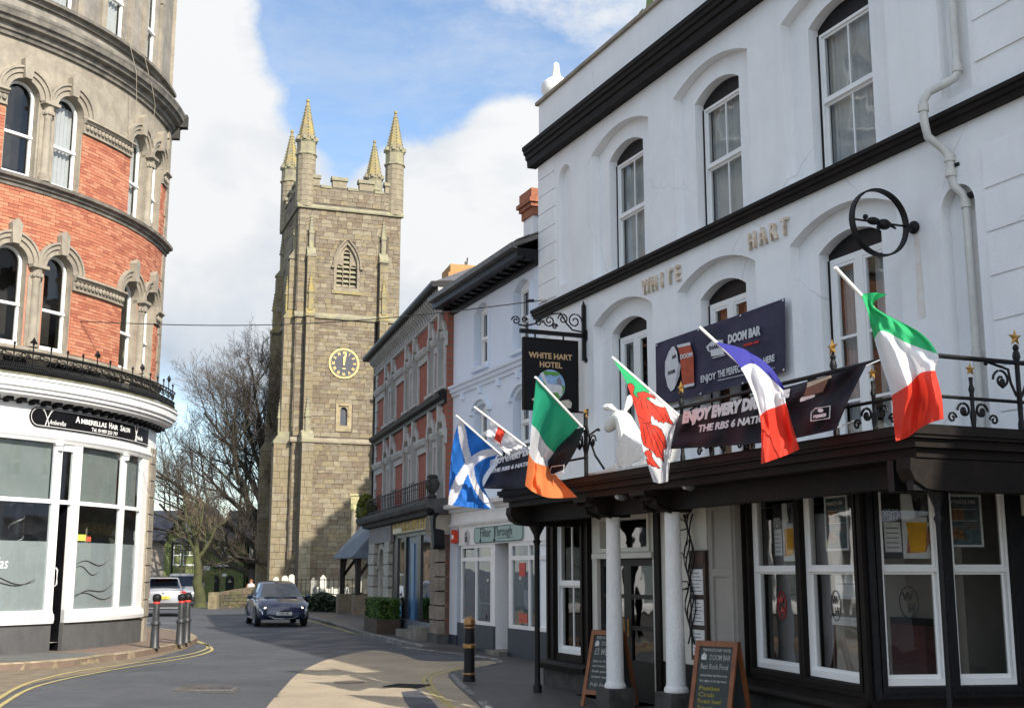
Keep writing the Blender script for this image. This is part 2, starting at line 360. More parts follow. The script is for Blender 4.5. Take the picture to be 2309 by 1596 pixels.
def lay(pieces, name, mats, parent, depth, y=0., warp=None, campos=None, limit=300, rnd=None, rough=0.):
    """the largest pieces as parts of their own, the rest as one part"""
    rnd = rnd or random; unit = []
    for i, m in enumerate(mats):
        b = MB(); b.box(-.5, .5, -1, 0, -.5, .5); o = b.build(name, m); unit.append(o.data); bpy.data.objects.remove(o)
    def wp(p): return warp(p) if warp else p
    def seen(p):
        q = wp(Vector(((p[0] + p[1]) / 2, y, (p[2] + p[3]) / 2))); d = ((q if not parent else parent.matrix_basis @ q) - Vector((0, 0, EYE))).length
        return -(p[1] - p[0]) * (p[3] - p[2]) / d
    if campos: seen = campos
    pieces = sorted(pieces, key=seen); rest = MB()
    for i, (a, b, c, d) in enumerate(pieces):
        k = rnd.randrange(len(mats)); dd = depth * (1 + rnd.uniform(-rough, rough)); cx = (a + b) / 2
        if i < limit:
            o = bpy.data.objects.new(name, unit[k]); COL.objects.link(o); o.parent = parent
            p = wp(Vector((cx, y, (c + d) / 2))); o.location = p; o.scale = (b - a, dd, d - c)
            if warp: q = wp(Vector((cx + .01, y, 0))) - wp(Vector((cx, y, 0))); o.rotation_euler = (0, 0, math.atan2(q.y, q.x))
        else: rest.box(a, b, y - dd, y, c, d, k)
    if rest.f: rest.build(name, mats, parent, warp, kind='stuff', seg=9)
# ------------------------------------------------------------------ the white hotel (x along its front, y into it, z up)
WX = X['white_render']; BK = X['black_paint']; WP = X['white_paint']
hotel = froot('hotel_building', 'white rendered three storey hotel with black cornices and arched sash windows', 'hotel', WH)
WC = (3.64, 6.78, 9.93)
def build_hotel():
    b = MB(); holes = []
    for c in WC:
        holes.append(opening(c, 2.26, 7.345, 9.93, .27)); holes.append(opening(c, 2.28, 3.02, 6.48, .30))
    holes.append(opening(1.28, .58, 7.6, 9.85, 0, semi=True)); holes.append(opening(12.12, .56, 3.02, 6.12, 0, semi=True)); holes.append(opening(12.24, .5, 7.5, 10.45, 0))
    b.panel([(0, 2.72), (30, 2.72), (30, 10.55), (0, 10.55)], holes, 0, .17)
    for c in WC:
        b.panel(opening(c, 2.3, 7.34, 9.95, .30), [opening(c - .03, 1.33, 7.36, 9.70, .2)], .17, .2)
        b.panel(opening(c, 2.32, 3.0, 6.5, .32), [opening(c - .03, 1.33, 3.05, 6.26, .2)], .17, .2)
    b.quad((.9, .12, 7.5), (1.7, .12, 7.5), (1.7, .12, 10.3), (.9, .12, 10.3)); b.quad((11.7, .15, 3), (12.6, .15, 3), (12.6, .15, 6.6), (11.7, .15, 6.6)); b.quad((11.9, .14, 7.4), (12.6, .14, 7.4), (12.6, .14, 10.5), (11.9, .14, 10.5))
    b.quad((0, 0, 0), (0, 10, 0), (0, 10, 11.2), (0, 0, 11.2)); b.quad((30, 0, 0), (30, 10, 0), (30, 10, 11.2), (30, 0, 11.2)); b.quad((0, 10, 0), (30, 10, 0), (30, 10, 11.2), (0, 10, 11.2))
    b.quad((0, .001, 0), (4.7, .001, 0), (4.7, .001, 2.72), (0, .001, 2.72))
    b.build('wall', WX, hotel)
    p = MB(); p.box(0, 30, .004, .34, 10.56, 11.92); p.box(0, .34, .34, 10, 11.22, 11.92); p.build('parapet', WX, hotel)
    MB().box(-.07, 30, -.06, .42, 11.92, 11.99).build('coping', X['stone'], hotel)
    MB().box(.3, 29.9, .3, 9.9, 11.1, 11.22).build('roof', X['lead'], hotel)
    MB().sweep([(.02, 10.51), (-.19, 10.51), (-.20, 10.66), (-.235, 10.68), (-.245, 10.77), (-.28, 10.79), (-.29, 10.86), (-.315, 10.88), (-.32, 10.96), (.02, 11.04)], -.2, 30).build('cornice', X['black_wood'], hotel)
    MB().sweep([(.02, 7.11), (-.09, 7.11), (-.1, 7.16), (-.13, 7.18), (-.14, 7.23), (-.17, 7.245), (-.17, 7.30), (-.02, 7.348), (.02, 7.348)], -.12, 30).build('string_course', X['black_wood'], hotel)
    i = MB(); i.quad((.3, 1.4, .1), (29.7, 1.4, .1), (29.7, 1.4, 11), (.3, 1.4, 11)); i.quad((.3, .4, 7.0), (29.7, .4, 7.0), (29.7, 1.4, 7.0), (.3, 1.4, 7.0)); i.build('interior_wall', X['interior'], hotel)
    z = 2.75
    while z < 10.4:     # rusticated quoins with open joints
        if not 7.0 < z + .19 < 7.42: MB().box(0, .84, -.022, .02, z + .012, min(z + .378, 10.49)).build('quoin', WX, hotel)
        z += .39
    z = 3.05; k = 0
    while z < 10.4:
        zz = min(z + .50, 10.48)
        if not (z < 7.36 and zz > 7.09):
            for x0 in (12.56, 14.4, 16.6): MB().box(x0 + .01, x0 + (1.82 if x0 < 14 else 2.18), -.022, .02, z + .014, zz).build('quoin', WX, hotel)
        z += .525; k += 1
    for c in WC:
        xa, xb = c - .03 - .665, c - .03 + .665
        o = sash(hotel, xa + .05, xb - .05, 7.37, 9.60, .32, 2, curtain=X['curtain'], mid=8.55, gm=X['glass_old'], t=.06)
        t = MB(); t.prism([(a, q) for a, q in opening(c - .03, 1.32, 9.60, 9.70, .2)], .34, .40); t.box(xa + .003, xa + .05, .315, .40, 7.36, 9.60); t.box(xb - .05, xb - .003, .315, .40, 7.36, 9.60)
        t.build('window_surround', BK, hotel)
        # french window below
        f = MB(); f.frame(xa + .05, xb - .05, .32, .40, 3.08, 6.17, .09); m = (xa + xb) / 2; f.box(m - .08, m + .08, .318, .40, 3.17, 6.08)
        panes = []
        for (q0, q1) in ((xa + .14, m - .08), (m + .08, xb - .14)):
            f.frame(q0, q1, .33, .38, 3.17, 6.08, .045, .25)
            zs = [3.42, 4.12, 5.02, 6.03]
            for j in range(3):
                if j: f.box(q0 + .045, q1 - .045, .335, .375, zs[j] - .02, zs[j] + .02)
                panes.append((q0 + .045, q1 - .045, zs[j] + (.02 if j else 0), zs[j + 1] - .02 if j < 2 else zs[j + 1]))
        fo = f.build('french_window', WP, hotel)
        for (a, q, za, zb) in panes: MB().quad((a, .355, za), (q, .355, za), (q, .355, zb), (a, .355, zb)).build('pane', X['glass_old'], fo)
        cm = X['curtain_or'] if c == WC[1] else X['curtain']
        for (q0, q1) in ((xa + .1, m - .12), (m + .12, xb - .1)):
            n = 16; cu = MB(); vs = []
            for j in range(n + 1): vs += [(q0 + (q1 - q0) * j / n, .5 + .03 * math.sin(j * 1.7), 3.1), (q0 + (q1 - q0) * j / n, .5 + .03 * math.sin(j * 1.7), 6.15)]
            cu.add(vs, [(2 * j, 2 * j + 2, 2 * j + 3, 2 * j + 1) for j in range(n)]); cu.build('curtain', cm, fo, smooth=True)
        t = MB(); t.prism(opening(c - .03, 1.32, 6.17, 6.26, .2), .34, .40); t.box(xa + .003, xa + .05, .315, .40, 3.05, 6.17); t.box(xb - .05, xb - .003, .315, .40, 3.05, 6.17); t.build('window_surround', BK, hotel)
    # ground floor front, 2 m forward
    g = MB(); G = -2.0
    g.panel([(4.64, 0), (6.2, 0), (6.2, 2.74), (4.64, 2.74)], [[(4.93, .54), (5.87, .54), (5.87, 2.6), (4.93, 2.6)]], G, .14); g.quad((4.64, G, 0), (4.64, 0, 0), (4.64, 0, 2.74), (4.64, G, 2.74))
    for xx in (4.66, 4.86, 5.9, 6.1): g.box(xx, xx + .06, G - .03, G, .45, 2.72)
    g.box(4.6, 6.24, G - .07, G + .001, 2.62, 2.73); g.box(8.16, 8.3, G - .02, G + .1, 0, 2.72); g.box(4.64, 10.06, G, 0, 2.74, 2.78)
    g.build('shop_front', X['black_wood'], hotel)
    MB().sweep([(G - .16, .30), (G - .18, .38), (G - .1, .43), (G + .01, .44), (G + .01, .30)], 4.58, 6.26).build('window_sill', X['black_wood'], hotel)
    MB().box(4.6, 6.2, G - .06, G - .001, 0, .30).build('plinth', X['stone_black'], hotel)
    o = sash(hotel, 4.935, 5.865, .545, 2.595, G + .05, 2, mid=1.62, gm=X['glass_old'], t=.05)
    d = MB(); d.panel([(6.2, 0), (8.16, 0), (8.16, 2.74), (6.2, 2.74)], [[(6.36, .0005), (8.04, .0005), (8.04, 2.0), (6.36, 2.0)], [(6.52, 2.15), (7.94, 2.15), (7.94, 2.55), (6.52, 2.55)]], G + .03, .1)
    d.frame(6.46, 8.0, G + .0, G + .03, 2.09, 2.61, .06); d.box(6.3, 8.1, G - .03, G + .03, 2.0, 2.075); d.build('door_frame', X['cream_paint'], hotel)
    MB().quad((6.52, G + .1, 2.15), (7.94, G + .1, 2.15), (7.94, G + .1, 2.55), (6.52, G + .1, 2.55)).build('transom_pane', X['glass_dark'], hotel)
    for (a, q) in ((6.36, 7.2), (7.2, 8.04)):
        dr = MB(); y0 = G + .09; dr.frame(a, q, y0, y0 + .05, .02, 2.0, .11, .55)
        for zz in (1.02, 1.46): dr.box(a + .11, q - .11, y0 + .002, y0 + .048, zz - .03, zz + .03)
        do = dr.build('door', BK, hotel); dr = None
        for (za, zb) in ((.57, .99), (1.05, 1.43), (1.49, 1.89)): MB().quad((a + .11, y0 + .025, za), (q - .11, y0 + .025, za), (q - .11, y0 + .025, zb), (a + .11, y0 + .025, zb)).build('pane', X['glass_dark'], do)
        h = MB(); h.tube([(q - .06 if a < 7 else a + .06, y0 - .03, .9), (q - .06 if a < 7 else a + .06, y0 - .03, 1.15)], .012); h.build('handle', X['gold'], do)
    MB().box(6.3, 8.1, G - .35, G + .05, 0, .03).build('doorstep', X['stone_dark'], hotel)
    q = MB(); q.box(8.3, 9.46, G + .02, G + .2, .63, 2.74); q.build('porch_wall', X['cream_paint'], hotel); MB().box(8.3, 9.46, G + .0, G + .2, 0, .63).build('porch_plinth', BK, hotel)
    pn = MB(); pn.box(9.46, 10.06, G + .05, G + .2, 0, 2.74); pn.frame(9.5, 10.02, G + .02, G + .05, .1, 2.66, .08); pn.box(9.58, 9.94, G + .021, G + .05, 1.75, 1.85); pn.build('panelled_door', mat('grey_beige_paint', (.33, .31, .28), .6, .05, 2), hotel)
    # canted bay on the corner: side along the street and front towards the camera
    R1 = Frame((2.88, 15.07), math.atan2(12.3 - 15.07, 3.59 - 2.88)); R2 = Frame((3.59, 12.3), math.radians(8))
    def loc(F):
        return lambda p: Vector(((F.P(p.x, p.y) - WH.o).dot(WH.x), (F.P(p.x, p.y) - WH.o).dot(WH.y), p.z))
    for F, ln, wins in ((R1, 2.86, ((.2, 1.39), (1.52, 2.66))), (R2, 3.6, ((.15, .80), (.915, 1.56)))):
        W_ = loc(F); b = MB()
        b.panel([(0, 0), (ln, 0), (ln, 2.95), (0, 2.95)], [[(a, .68), (c, .68), (c, 2.84), (a, 2.84)] for a, c in wins], 0, .12)
        for a, c in wins: b.frame(a - .06, c + .06, -.035, 0, .62, 2.9, .055)
        b.box(0, .07, -.05, -.001, .5, 2.9); b.box(ln - .08, ln, -.05, -.001, .5, 2.9); b.build('shop_front', BK if F is R2 else X['black_wood'], hotel, W_, seg=9)
        b = MB(); b.sweep([(-.2, .40), (-.22, .45), (-.2, .5), (-.06, .56), (-.001, .56), (-.001, .40)], -.05, ln); b.build('window_sill', X['black_wood'], hotel, W_, seg=9)
        MB().box(0, ln, -.06, -.002, 0, .40).build('plinth', X['plinth_grey'] if F is R2 else X['stone_black'], hotel, W_, seg=9)
        for a, c in wins: sash(hotel, a + .005, c - .005, .685, 2.835, .03, 1, mid=1.83, gm=X['glass_bay'], t=.045, warp=W_)
        if F is R2: MB().box(1.72, 3.55, -.03, -.001, 2.38, 2.86).build('fanlight_panel', X['cream_paint'], hotel, W_, seg=9); MB().box(1.80, 3.5, -.05, -.002, 1.2, 2.3).build('side_door', BK, hotel, W_, seg=9)
        MB().quad((.1, 1.1, 0), (ln, 1.1, 0), (ln, 1.1, 2.9), (.1, 1.1, 2.9)).build('interior_wall', X['bar_wall'], hotel, W_, seg=9)
    return R1, R2, loc
X['bar_wall'] = mat('bar_room_wall', (.46, .42, .36), .9, .1, 2)
R1, R2, locWH = build_hotel()
# canopy over the pavement (part of the hotel) with columns, posts and iron railing
def build_canopy():
    OUT, U0, U1 = -3.25, 5.5, 14.77
    def ring(off): return [(U0 + off, OUT + off), (U1 - off, OUT + off), (U1 - off, -.03), (U0 + off, -.03)]
    k = MB(); k.slab(ring(.14), 2.78, 2.86); k.slab(ring(.07), 2.862, 2.935); k.slab(ring(.02), 2.937, 2.965); k.slab(ring(0.), 2.967, 3.03); k.slab(ring(.05), 3.032, 3.06)
    k.box(U0 + .25, U1 - .2, -2.80, -2.60, 2.56, 2.778)
    n = 8; arc = [(U0 + .16, -2.9)] ; prof = [(-3.16, 2.775), (-3.17, 2.68), (-3.12, 2.58), (-3.0, 2.515), (-2.85, 2.50), (-.1, 2.50), (-.1, 2.775)]
    k.sweep(prof, U0 + .16, U0 + .34); k.sweep(prof, U1 - .34, U1 - .16)
    k.build('canopy', X['black_wood'], hotel)
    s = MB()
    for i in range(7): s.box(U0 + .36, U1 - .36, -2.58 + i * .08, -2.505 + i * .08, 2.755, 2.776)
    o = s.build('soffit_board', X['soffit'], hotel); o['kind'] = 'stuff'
    for (u, r, zb) in ((8.27, .098, .30), (9.83, .10, .38)):
        c = MB(); c.lathe([(r * 1.45, 0), (r * 1.5, .03), (r * 1.4, .06), (r * 1.25, .075), (r * 1.2, .12), (r * 1.12, .8), (r, 1.6), (r * .98, 2.53 - zb)], u, -2.7, 20, zb); c.build('column', mat('rough_white_column_paint', (.74, .74, .73), .7, .04, 6, .8, 45), hotel, smooth=True)
        c = MB(); c.box(u - .19, u + .19, -2.89, -2.51, 0, zb); c.box(u - .17, u + .17, -2.87, -2.53, zb - .03, zb + .006); c.build('column_base', X['stone_black'], hotel)
        c = MB()
        c.prism([(0, 0), (0, 0), (0, 0)], 0, 0) if False else None
        for (x0, x1, y0, z0, z1) in ((-.13, .13, -2.86, 2.53, 2.60), (-.15, .15, -2.98, 2.602, 2.665), (-.17, .17, -3.10, 2.667, 2.72), (-.19, .19, -3.2, 2.722, 2.777)): c.box(u + x0, u + x1, y0, -2.5, z0, z1)
        for xx in (-.16, .16):
            pts = [(u + xx, -3.17 + .33 * t + .05 * math.sin(t * 7), 2.72 - .19 * t) for t in [j / 8 for j in range(9)]]; c.tube(pts, .028, 6)
        c.build('bracket', X['black_wood'], hotel)
    for (u, y, r) in ((5.78, -2.7, .043), (14.42, -2.72, .027)):
        c = MB(); c.lathe([(r * 1.6, 0), (r * 1.6, .12), (r * 1.1, .16), (r, .3), (r * .95, 2.2), (r * 1.05, 2.22), (r * 1.5, 2.27), (r, 2.3), (r * 1.2, 2.36), (r * 2.2, 2.44), (r * 3, 2.5)], u, y, 14, 0); c.build('post', X['black_iron'], hotel, smooth=True)
    for xx in (-.12, .12):     # scrolled bracket over the corner post
        MB().prism([(14.42 + xx - .04, 2.5), (14.42 + xx + .04, 2.5), (14.42 + xx + .04, 2.776), (14.42 + xx - .04, 2.776)], -3.12, -2.5).build('bracket', X['black_iron'], hotel)
    # railing
    yr = OUT + .07
    def rail(F, L0, L1, posts, smalls, skip=()):
        W_ = F; b = MB()
        b.tube([(L0, 0, 3.67), (L1, 0, 3.67)], .022, 8); b.tube([(L0, 0, 3.31), (L1, 0, 3.31)], .016, 8)
        def spiral(cx, cz, r, s, turns=1.4, th=.012, flip=1):
            pts = []
            for i in range(23):
                t = i / 22; a = t * turns * 2 * math.pi; q = r * (1 - .75 * t); pts.append((cx + s * q * math.cos(a), 0, cz + flip * q * math.sin(a)))
            b.tube(pts, th, 5)
        for x in posts:
            b.lathe([(.03, 0), (.03, .05), (.022, .09), (.024, .3), (.032, .32), (.022, .35), (.022, .62), (.036, .66), (.03, .7), (.02, .72), (.03, .75), (.012, .78)], x, 0, 8, 3.06)
            for s in (-1, 1):
                spiral(x + s * .2, 3.5, .10, s, 1.3); b.tube([(x + s * .03, 0, 3.36), (x + s * .09, 0, 3.48), (x + s * .11, 0, 3.6), (x + s * .2, 0, 3.62), (x + s * .36, 0, 3.655)], .013, 5); b.ball((x + s * .19, 0, 3.47), .035, 7, 5, (1, .5, 1.4))
                b.ball((x + s * .37, 0, 3.64), .022, 6, 4)
        for x in smalls:
            b.lathe([(.02, 0), (.03, .1), (.018, .16), (.02, .3), (.028, .33), (.015, .38), (.02, .44)], x, 0, 7, 3.06)
            for s in (-1, 1): spiral(x + s * .1, 3.2, .075, s, 1.3, .012); spiral(x + s * .24, 3.13, .05, -s, 1.2, .011); b.ball((x + s * .1, 0, 3.19), .03, 6, 4, (1, .5, 1.2))
        o = b.build('balcony_railing', X['black_iron'], hotel, W_, seg=99, smooth=True)
        for (lst, z, r) in ((posts, 3.90, .085), (smalls, 3.57, .062)):
            for x in lst:
                st = MB(); vs = [(x, -.028, z), (x, .028, z)]
                for i in range(10):
                    a = math.pi / 2 + i * math.pi / 5; q = r if i % 2 == 0 else r * .42; vs.append((x + q * math.cos(a), 0, z + q * math.sin(a)))
                st.add(vs, [(0, 2 + i, 2 + (i + 1) % 10) for i in range(10)] + [(1, 2 + (i + 1) % 10, 2 + i) for i in range(10)]); st.build('star', X['gold'], o, W_, seg=99)
    rail(lambda p: Vector((p.x, yr + p.y, p.z)), U0 + .06, 8.48, (5.62, 8.44), (7.0,)); rail(lambda p: Vector((p.x, yr + p.y, p.z)), 10.75, U1 - .06, (10.9, 13.66), (12.3, 14.2, 11.5))
    rail(lambda p: Vector((U1 - .06 + p.y, yr + p.x, p.z)), 0, 3.1, (1.22, 2.6), (.66, 1.9))
    for (px, py) in ((1322, 985),):     # tall scrolled stay at the bare end of the railing
        b = MB(); b.tube([(8.44, yr, 3.06), (8.44, yr, 3.9)], .03, 8); b.tube([(8.47, yr, 3.75), (8.55, yr, 3.55), (8.7, yr, 3.32), (8.95, yr, 3.12)], .016, 6); b.build('stay', X['black_iron'], hotel)
build_canopy()
# finial on the roof corner
f = thing('roof_finial', 'white onion shaped finial on the hotel parapet corner', 'finial', tuple(WH.P(.24, .32, 11.12)), WH.ang)
b = MB(); b.box(-.2, .2, -.2, .2, 0, .72); b.lathe([(.2, .72), (.14, .78), (.12, .84), (.26, .95), (.34, 1.1), (.33, 1.25), (.2, 1.36), (.10, 1.42), (.07, 1.62), (.065, 1.72), (.03, 1.76)], 0, 0, 18); b.build('onion_finial', X['white_paint'], f, smooth=True)
# wall lettering
for word, u0, u1 in (('WHITE', 4.52, 5.86), ('HART', 7.78, 8.88)):
    r = froot('wall_lettering', 'raised cream letters reading %s under the middle black band of the hotel' % word, 'lettering', WH, u0, -.005, 6.66)
    n = len(word)
    for i, ch in enumerate(word):
        o = text('letter', ch, .37, mat('letter_paint_' + ch, (.80, .75, .66), .6, .2, 9, col2=(.55, .40, .27)), r, ((u1 - u0) * (i + .5) / n, -.03, 0), .72, ext=.03, align='CENTER', bold=.006)
# down pipe with bends
r = froot('drain_pipe', 'cream rainwater pipe bending round the black string course of the hotel', 'drain pipe', WH)
def pipe_pts():
    pts = [(12.22, .05, 11.0), (12.22, .05, 7.82), (12.2, .02, 7.74), (12.12, -.1, 7.66), (12.02, -.24, 7.58), (11.98, -.3, 7.46), (11.98, -.3, 7.2), (11.98, -.26, 7.02), (12.05, -.12, 6.88), (12.09, -.05, 6.76), (12.09, -.04, 6.52), (12.1, -.02, 6.40), (12.17, .05, 6.28), (12.2, .06, 6.18), (12.2, .06, 3.1)]
    return pts
b = MB(); b.tube(pipe_pts(), .052, 12); pm = mat('cream_pipe_paint', (.62, .61, .57), .5, .08, 5, grime=.3); b.build('pipe', pm, r, smooth=True)
for (x, y, z) in ((12.22, .05, 7.86), (11.98, -.3, 7.38), (12.09, -.045, 6.74), (12.09, -.045, 6.55), (12.2, .06, 6.14), (12.2, .06, 4.3)):
    b = MB(); b.lathe([(.053, -.05), (.066, -.045), (.066, .045), (.053, .05)], x, y, 12, z); b.build('pipe_collar', pm, r, smooth=True)
b = MB(); b.box(12.15, 12.36, .05, .14, 6.22, 6.27); b.box(12.0, 12.2, -.02, .0, 6.62, 6.66); b.build('pipe_clamp', X['black_iron'], r)
# iron hoop on an arm
HF = Frame(tuple(WH.P(11.39, 0))[:2], math.radians(23.2))
r = thing('iron_hoop_bracket', 'black iron hoop with a cast centre held off the hotel wall on an arm', 'wall bracket', tuple(HF.P(0, 0, 0)), HF.ang)
b = MB(); pts = []; rr = .43
n = 40; vs = []
for i in range(n):
    a = 2 * math.pi * i / n
    for (q, yy) in ((rr, -.045), (rr, .045), (rr - .022, .045), (rr - .022, -.045)): vs.append((-.57 + q * math.cos(a), yy, 6.06 + q * math.sin(a)))
b.add(vs, [(4 * i + j, 4 * i + (j + 1) % 4, 4 * ((i + 1) % n) + (j + 1) % 4, 4 * ((i + 1) % n) + j) for i in range(n) for j in range(4)]); b.build('hoop', X['black_iron'], r, smooth=True)
b = MB(); b.tube([(-1.0, 0, 6.06), (-.14, 0, 6.06)], .014, 6); b.lathe([(.03, 0), (.05, .03), (.05, .1), (.02, .14)], 0, 0, 8, 0) if False else None
b.ball((-.03, 0, 6.06), .085, 12, 8, (.7, 1, 1.0)); b.box(-.16, .02, -.035, .035, 6.0, 6.05); b.build('arm', X['black_iron'], r, smooth=True)
b = MB(); b.ball((-.5, 0, 6.045), .09, 12, 8, (1.1, .8, .75)); b.ball((-.66, 0, 6.07), .07, 10, 7, (1.4, .8, .7)); b.ball((-.78, 0, 6.11), .035, 8, 6); b.tube([(-.6, 0, 6.0), (-.62, -.05, 5.93)], .02, 6); b.tube([(-.42, 0, 6.06), (-.3, .02, 6.02)], [.03, .012], 6); b.build('centre_casting', X['black_iron'], r, smooth=True)
tag(MB().quad((11.33, -.004, 4.9), (11.47, -.004, 4.9), (11.44, -.004, 5.95), (11.36, -.004, 5.95)).build('rust_streak', mat('rust_streak', (.66, .58, .50), .85, .1, 5, col2=(.74, .73, .72)), hotel), 'x', 'x'); o = bpy.data.objects['rust_streak']; del o['label']; del o['category']

# hanging pub sign, square to the front
def build_sign():
    SG = Frame(tuple(WH.P(2.2, 0))[:2], math.radians(23.2))
    r = thing('hanging_pub_sign', 'black hanging sign with gold lettering and a painted oval under a scrolled bracket', 'sign', tuple(SG.P(0, 0, 0)), SG.ang)
    b = MB(); b.box(-1.36, -.2, -.035, .035, 4.82, 6.22); b.build('board', X['black_paint'], r)
    b = MB(); b.frame(-1.36, -.2, -.045, .045, 4.82, 6.22, .035); b.build('board_frame', X['black_wood'], r)
    k = MB(); k.box(-1.42, .0, -.03, .03, 6.30, 6.38); k.box(-.09, -.02, -.03, .03, 5.85, 6.95); k.tube([(-.055, 0, 6.95), (-.055, 0, 7.05)], [.035, .003], 6)
    k.box(-.03, .05, -.04, .04, 5.82, 5.9); k.box(-.04, .06, -.06, .06, 6.25, 6.45)
    for x in (-1.1, -.5): k.box(x - .015, x + .015, -.01, .01, 6.2, 6.31)
    k.box(-.2, .02, -.01, .01, 4.82, 4.85); k.box(-.03, .05, -.05, .05, 4.78, 4.9)
    def sp(cx, cz, r0, s, f, turns=1.5):
        k.tube([(cx + s * r0 * (1 - .8 * i / 24) * math.cos(2 * math.pi * turns * i / 24), 0, cz + f * r0 * (1 - .8 * i / 24) * math.sin(2 * math.pi * turns * i / 24)) for i in range(25)], .015, 5)
    sp(-.25, 6.62, .16, 1, 1); sp(-.5, 6.64, .11, -1, 1); sp(-.8, 6.58, .12, -1, -1); sp(-.68, 6.48, .06, 1, 1); sp(-1.02, 6.53, .08, 1, 1); sp(-1.5, 6.53, .09, -1, 1); sp(-1.32, 6.56, .06, 1, 1)
    k.tube([(-.09, 0, 6.42), (-.3, 0, 6.44), (-.42, 0, 6.55), (-.55, 0, 6.75), (-.75, 0, 6.72), (-.95, 0, 6.62), (-1.1, 0, 6.5), (-1.3, 0, 6.44), (-1.45, 0, 6.46)], .017, 5); k.build('bracket', X['black_iron'], r)
    gm = mat('sign_gold_lettering', (.62, .40, .22), .5, .1, 8)
    text('lettering', 'WHITE HART', .152, gm, r, (-.79, -.04, 5.83), 1.0, align='CENTER', bold=.004); text('lettering', 'HOTEL', .152, gm, r, (-.79, -.04, 5.66), 1.0, align='CENTER', bold=.004)
    def blob(name, pts, col, y):
        m = MB(); m.prism(pts, y - .004, y); m.build(name, mat('sign_' + name, col, .6, .12, 14), r)
    ov = [(-.79 + .30 * math.cos(i * math.pi / 14), 5.31 + .31 * math.sin(i * math.pi / 14)) for i in range(28)]
    blob('painted_oval', ov, (.30, .48, .75), -.036)
    blob('painted_leaves', [(-.93, 5.585), (-.62, 5.575), (-.6, 5.53), (-.7, 5.5), (-.8, 5.52), (-.9, 5.5), (-.98, 5.55)], (.12, .34, .06), -.042)
    blob('painted_meadow', [(-1.09, 5.31), (-.95, 5.36), (-.8, 5.33), (-.6, 5.36), (-.49, 5.31), (-.54, 5.14), (-.66, 5.03), (-.8, 5.0), (-.95, 5.05), (-1.05, 5.16)], (.14, .36, .07), -.0405)
    blob('painted_church', [(-.67, 5.3), (-.67, 5.42), (-.62, 5.5), (-.57, 5.42), (-.54, 5.3)], (.24, .24, .30), -.0445)
    blob('painted_hart', [(-.92, 5.2), (-.9, 5.32), (-.97, 5.42), (-1.02, 5.53), (-.95, 5.56), (-.91, 5.45), (-.86, 5.34), (-.6, 5.33), (-.55, 5.28), (-.56, 5.12), (-.62, 5.12), (-.64, 5.18), (-.8, 5.17), (-.83, 5.08), (-.9, 5.08)], (.70, .70, .72), -.047)
    blob('scroll_ribbon', [(-1.2, 5.02), (-1.12, 5.08), (-.8, 4.98), (-.42, 5.06), (-.35, 5.0), (-.37, 4.9), (-.5, 4.88), (-.8, 4.88), (-1.1, 4.96)], (.62, .56, .46), -.047)
build_sign()

# white reclining hart on the canopy
def build_hart():
    r = thing('hart_statue', 'white painted statue of a reclining hart looking up the street from the canopy', 'statue', tuple(WH.P(8.85, -2.72, 3.06)), WH.ang)
    me = bpy.data.meshes.new('hart_body')
    J = [((.45, 0, .28), .24), ((.12, 0, .30), .22), ((-.02, -.0, .42), .18), ((-.08, -.02, .60), .155), ((-.12, -.04, .76), .13), ((-.22, -.06, .80), .125), ((-.36, -.10, .70), .092), ((-.47, -.13, .62), .062),
         ((.85, 0, .27), .25), ((1.0, .0, .2), .16), ((.0, -.16, .12), .08), ((-.2, -.18, .07), .06), ((-.42, -.16, .06), .045), ((.95, -.2, .14), .13), ((.7, -.24, .07), .06), ((.5, -.25, .06), .05), ((.0, .16, .12), .08), ((-.25, .16, .07), .06)]
    E_ = [(0, 1), (1, 2), (2, 3), (3, 4), (4, 5), (5, 6), (6, 7), (0, 8), (8, 9), (1, 10), (10, 11), (11, 12), (8, 13), (13, 14), (14, 15), (1, 16), (16, 17)]
    me.from_pydata([p for p, _ in J], E_, []); o = bpy.data.objects.new('hart_body', me); COL.objects.link(o); o.parent = r
    md = o.modifiers.new('skin', 'SKIN'); o.modifiers.new('ss', 'SUBSURF').levels = 2; o.modifiers['ss'].render_levels = 2
    for i, (_, q) in enumerate(J): me.skin_vertices[0].data[i].radius = (q, q)
    me.skin_vertices[0].data[0].use_root = True
    me.materials.append(mat('white_statue_paint', (.76, .75, .71), .6, .06, 6, .6, 30, grime=.2))
    b = MB()
    for s in (-1, 1):     # ears, and a base slab
        b.tube([(-.17, s * .06 - .05, .86), (-.17 - .07 * (s < 0), s * .12 - .05, .92 + .05 * (s > 0)), (-.18 - .16 * (s < 0), s * .14 - .05, .93 + .12 * (s > 0)), (-.18 - .22 * (s < 0), s * .14 - .05, .92 + .17 * (s > 0))], [.02, .05, .045, .012], 8)
    b.build('ear', me.materials[0], r, smooth=True)
    b = MB(); b.box(-.6, 1.2, -.36, .3, .0, .05); b.build('base', me.materials[0], r)
    b = MB()
    for s in (-1, 1): b.ball((-.27, s * .085 - .06, .82), .016, 8, 5)
    b.build('eye', X['stone_dark'], r)
build_hart()
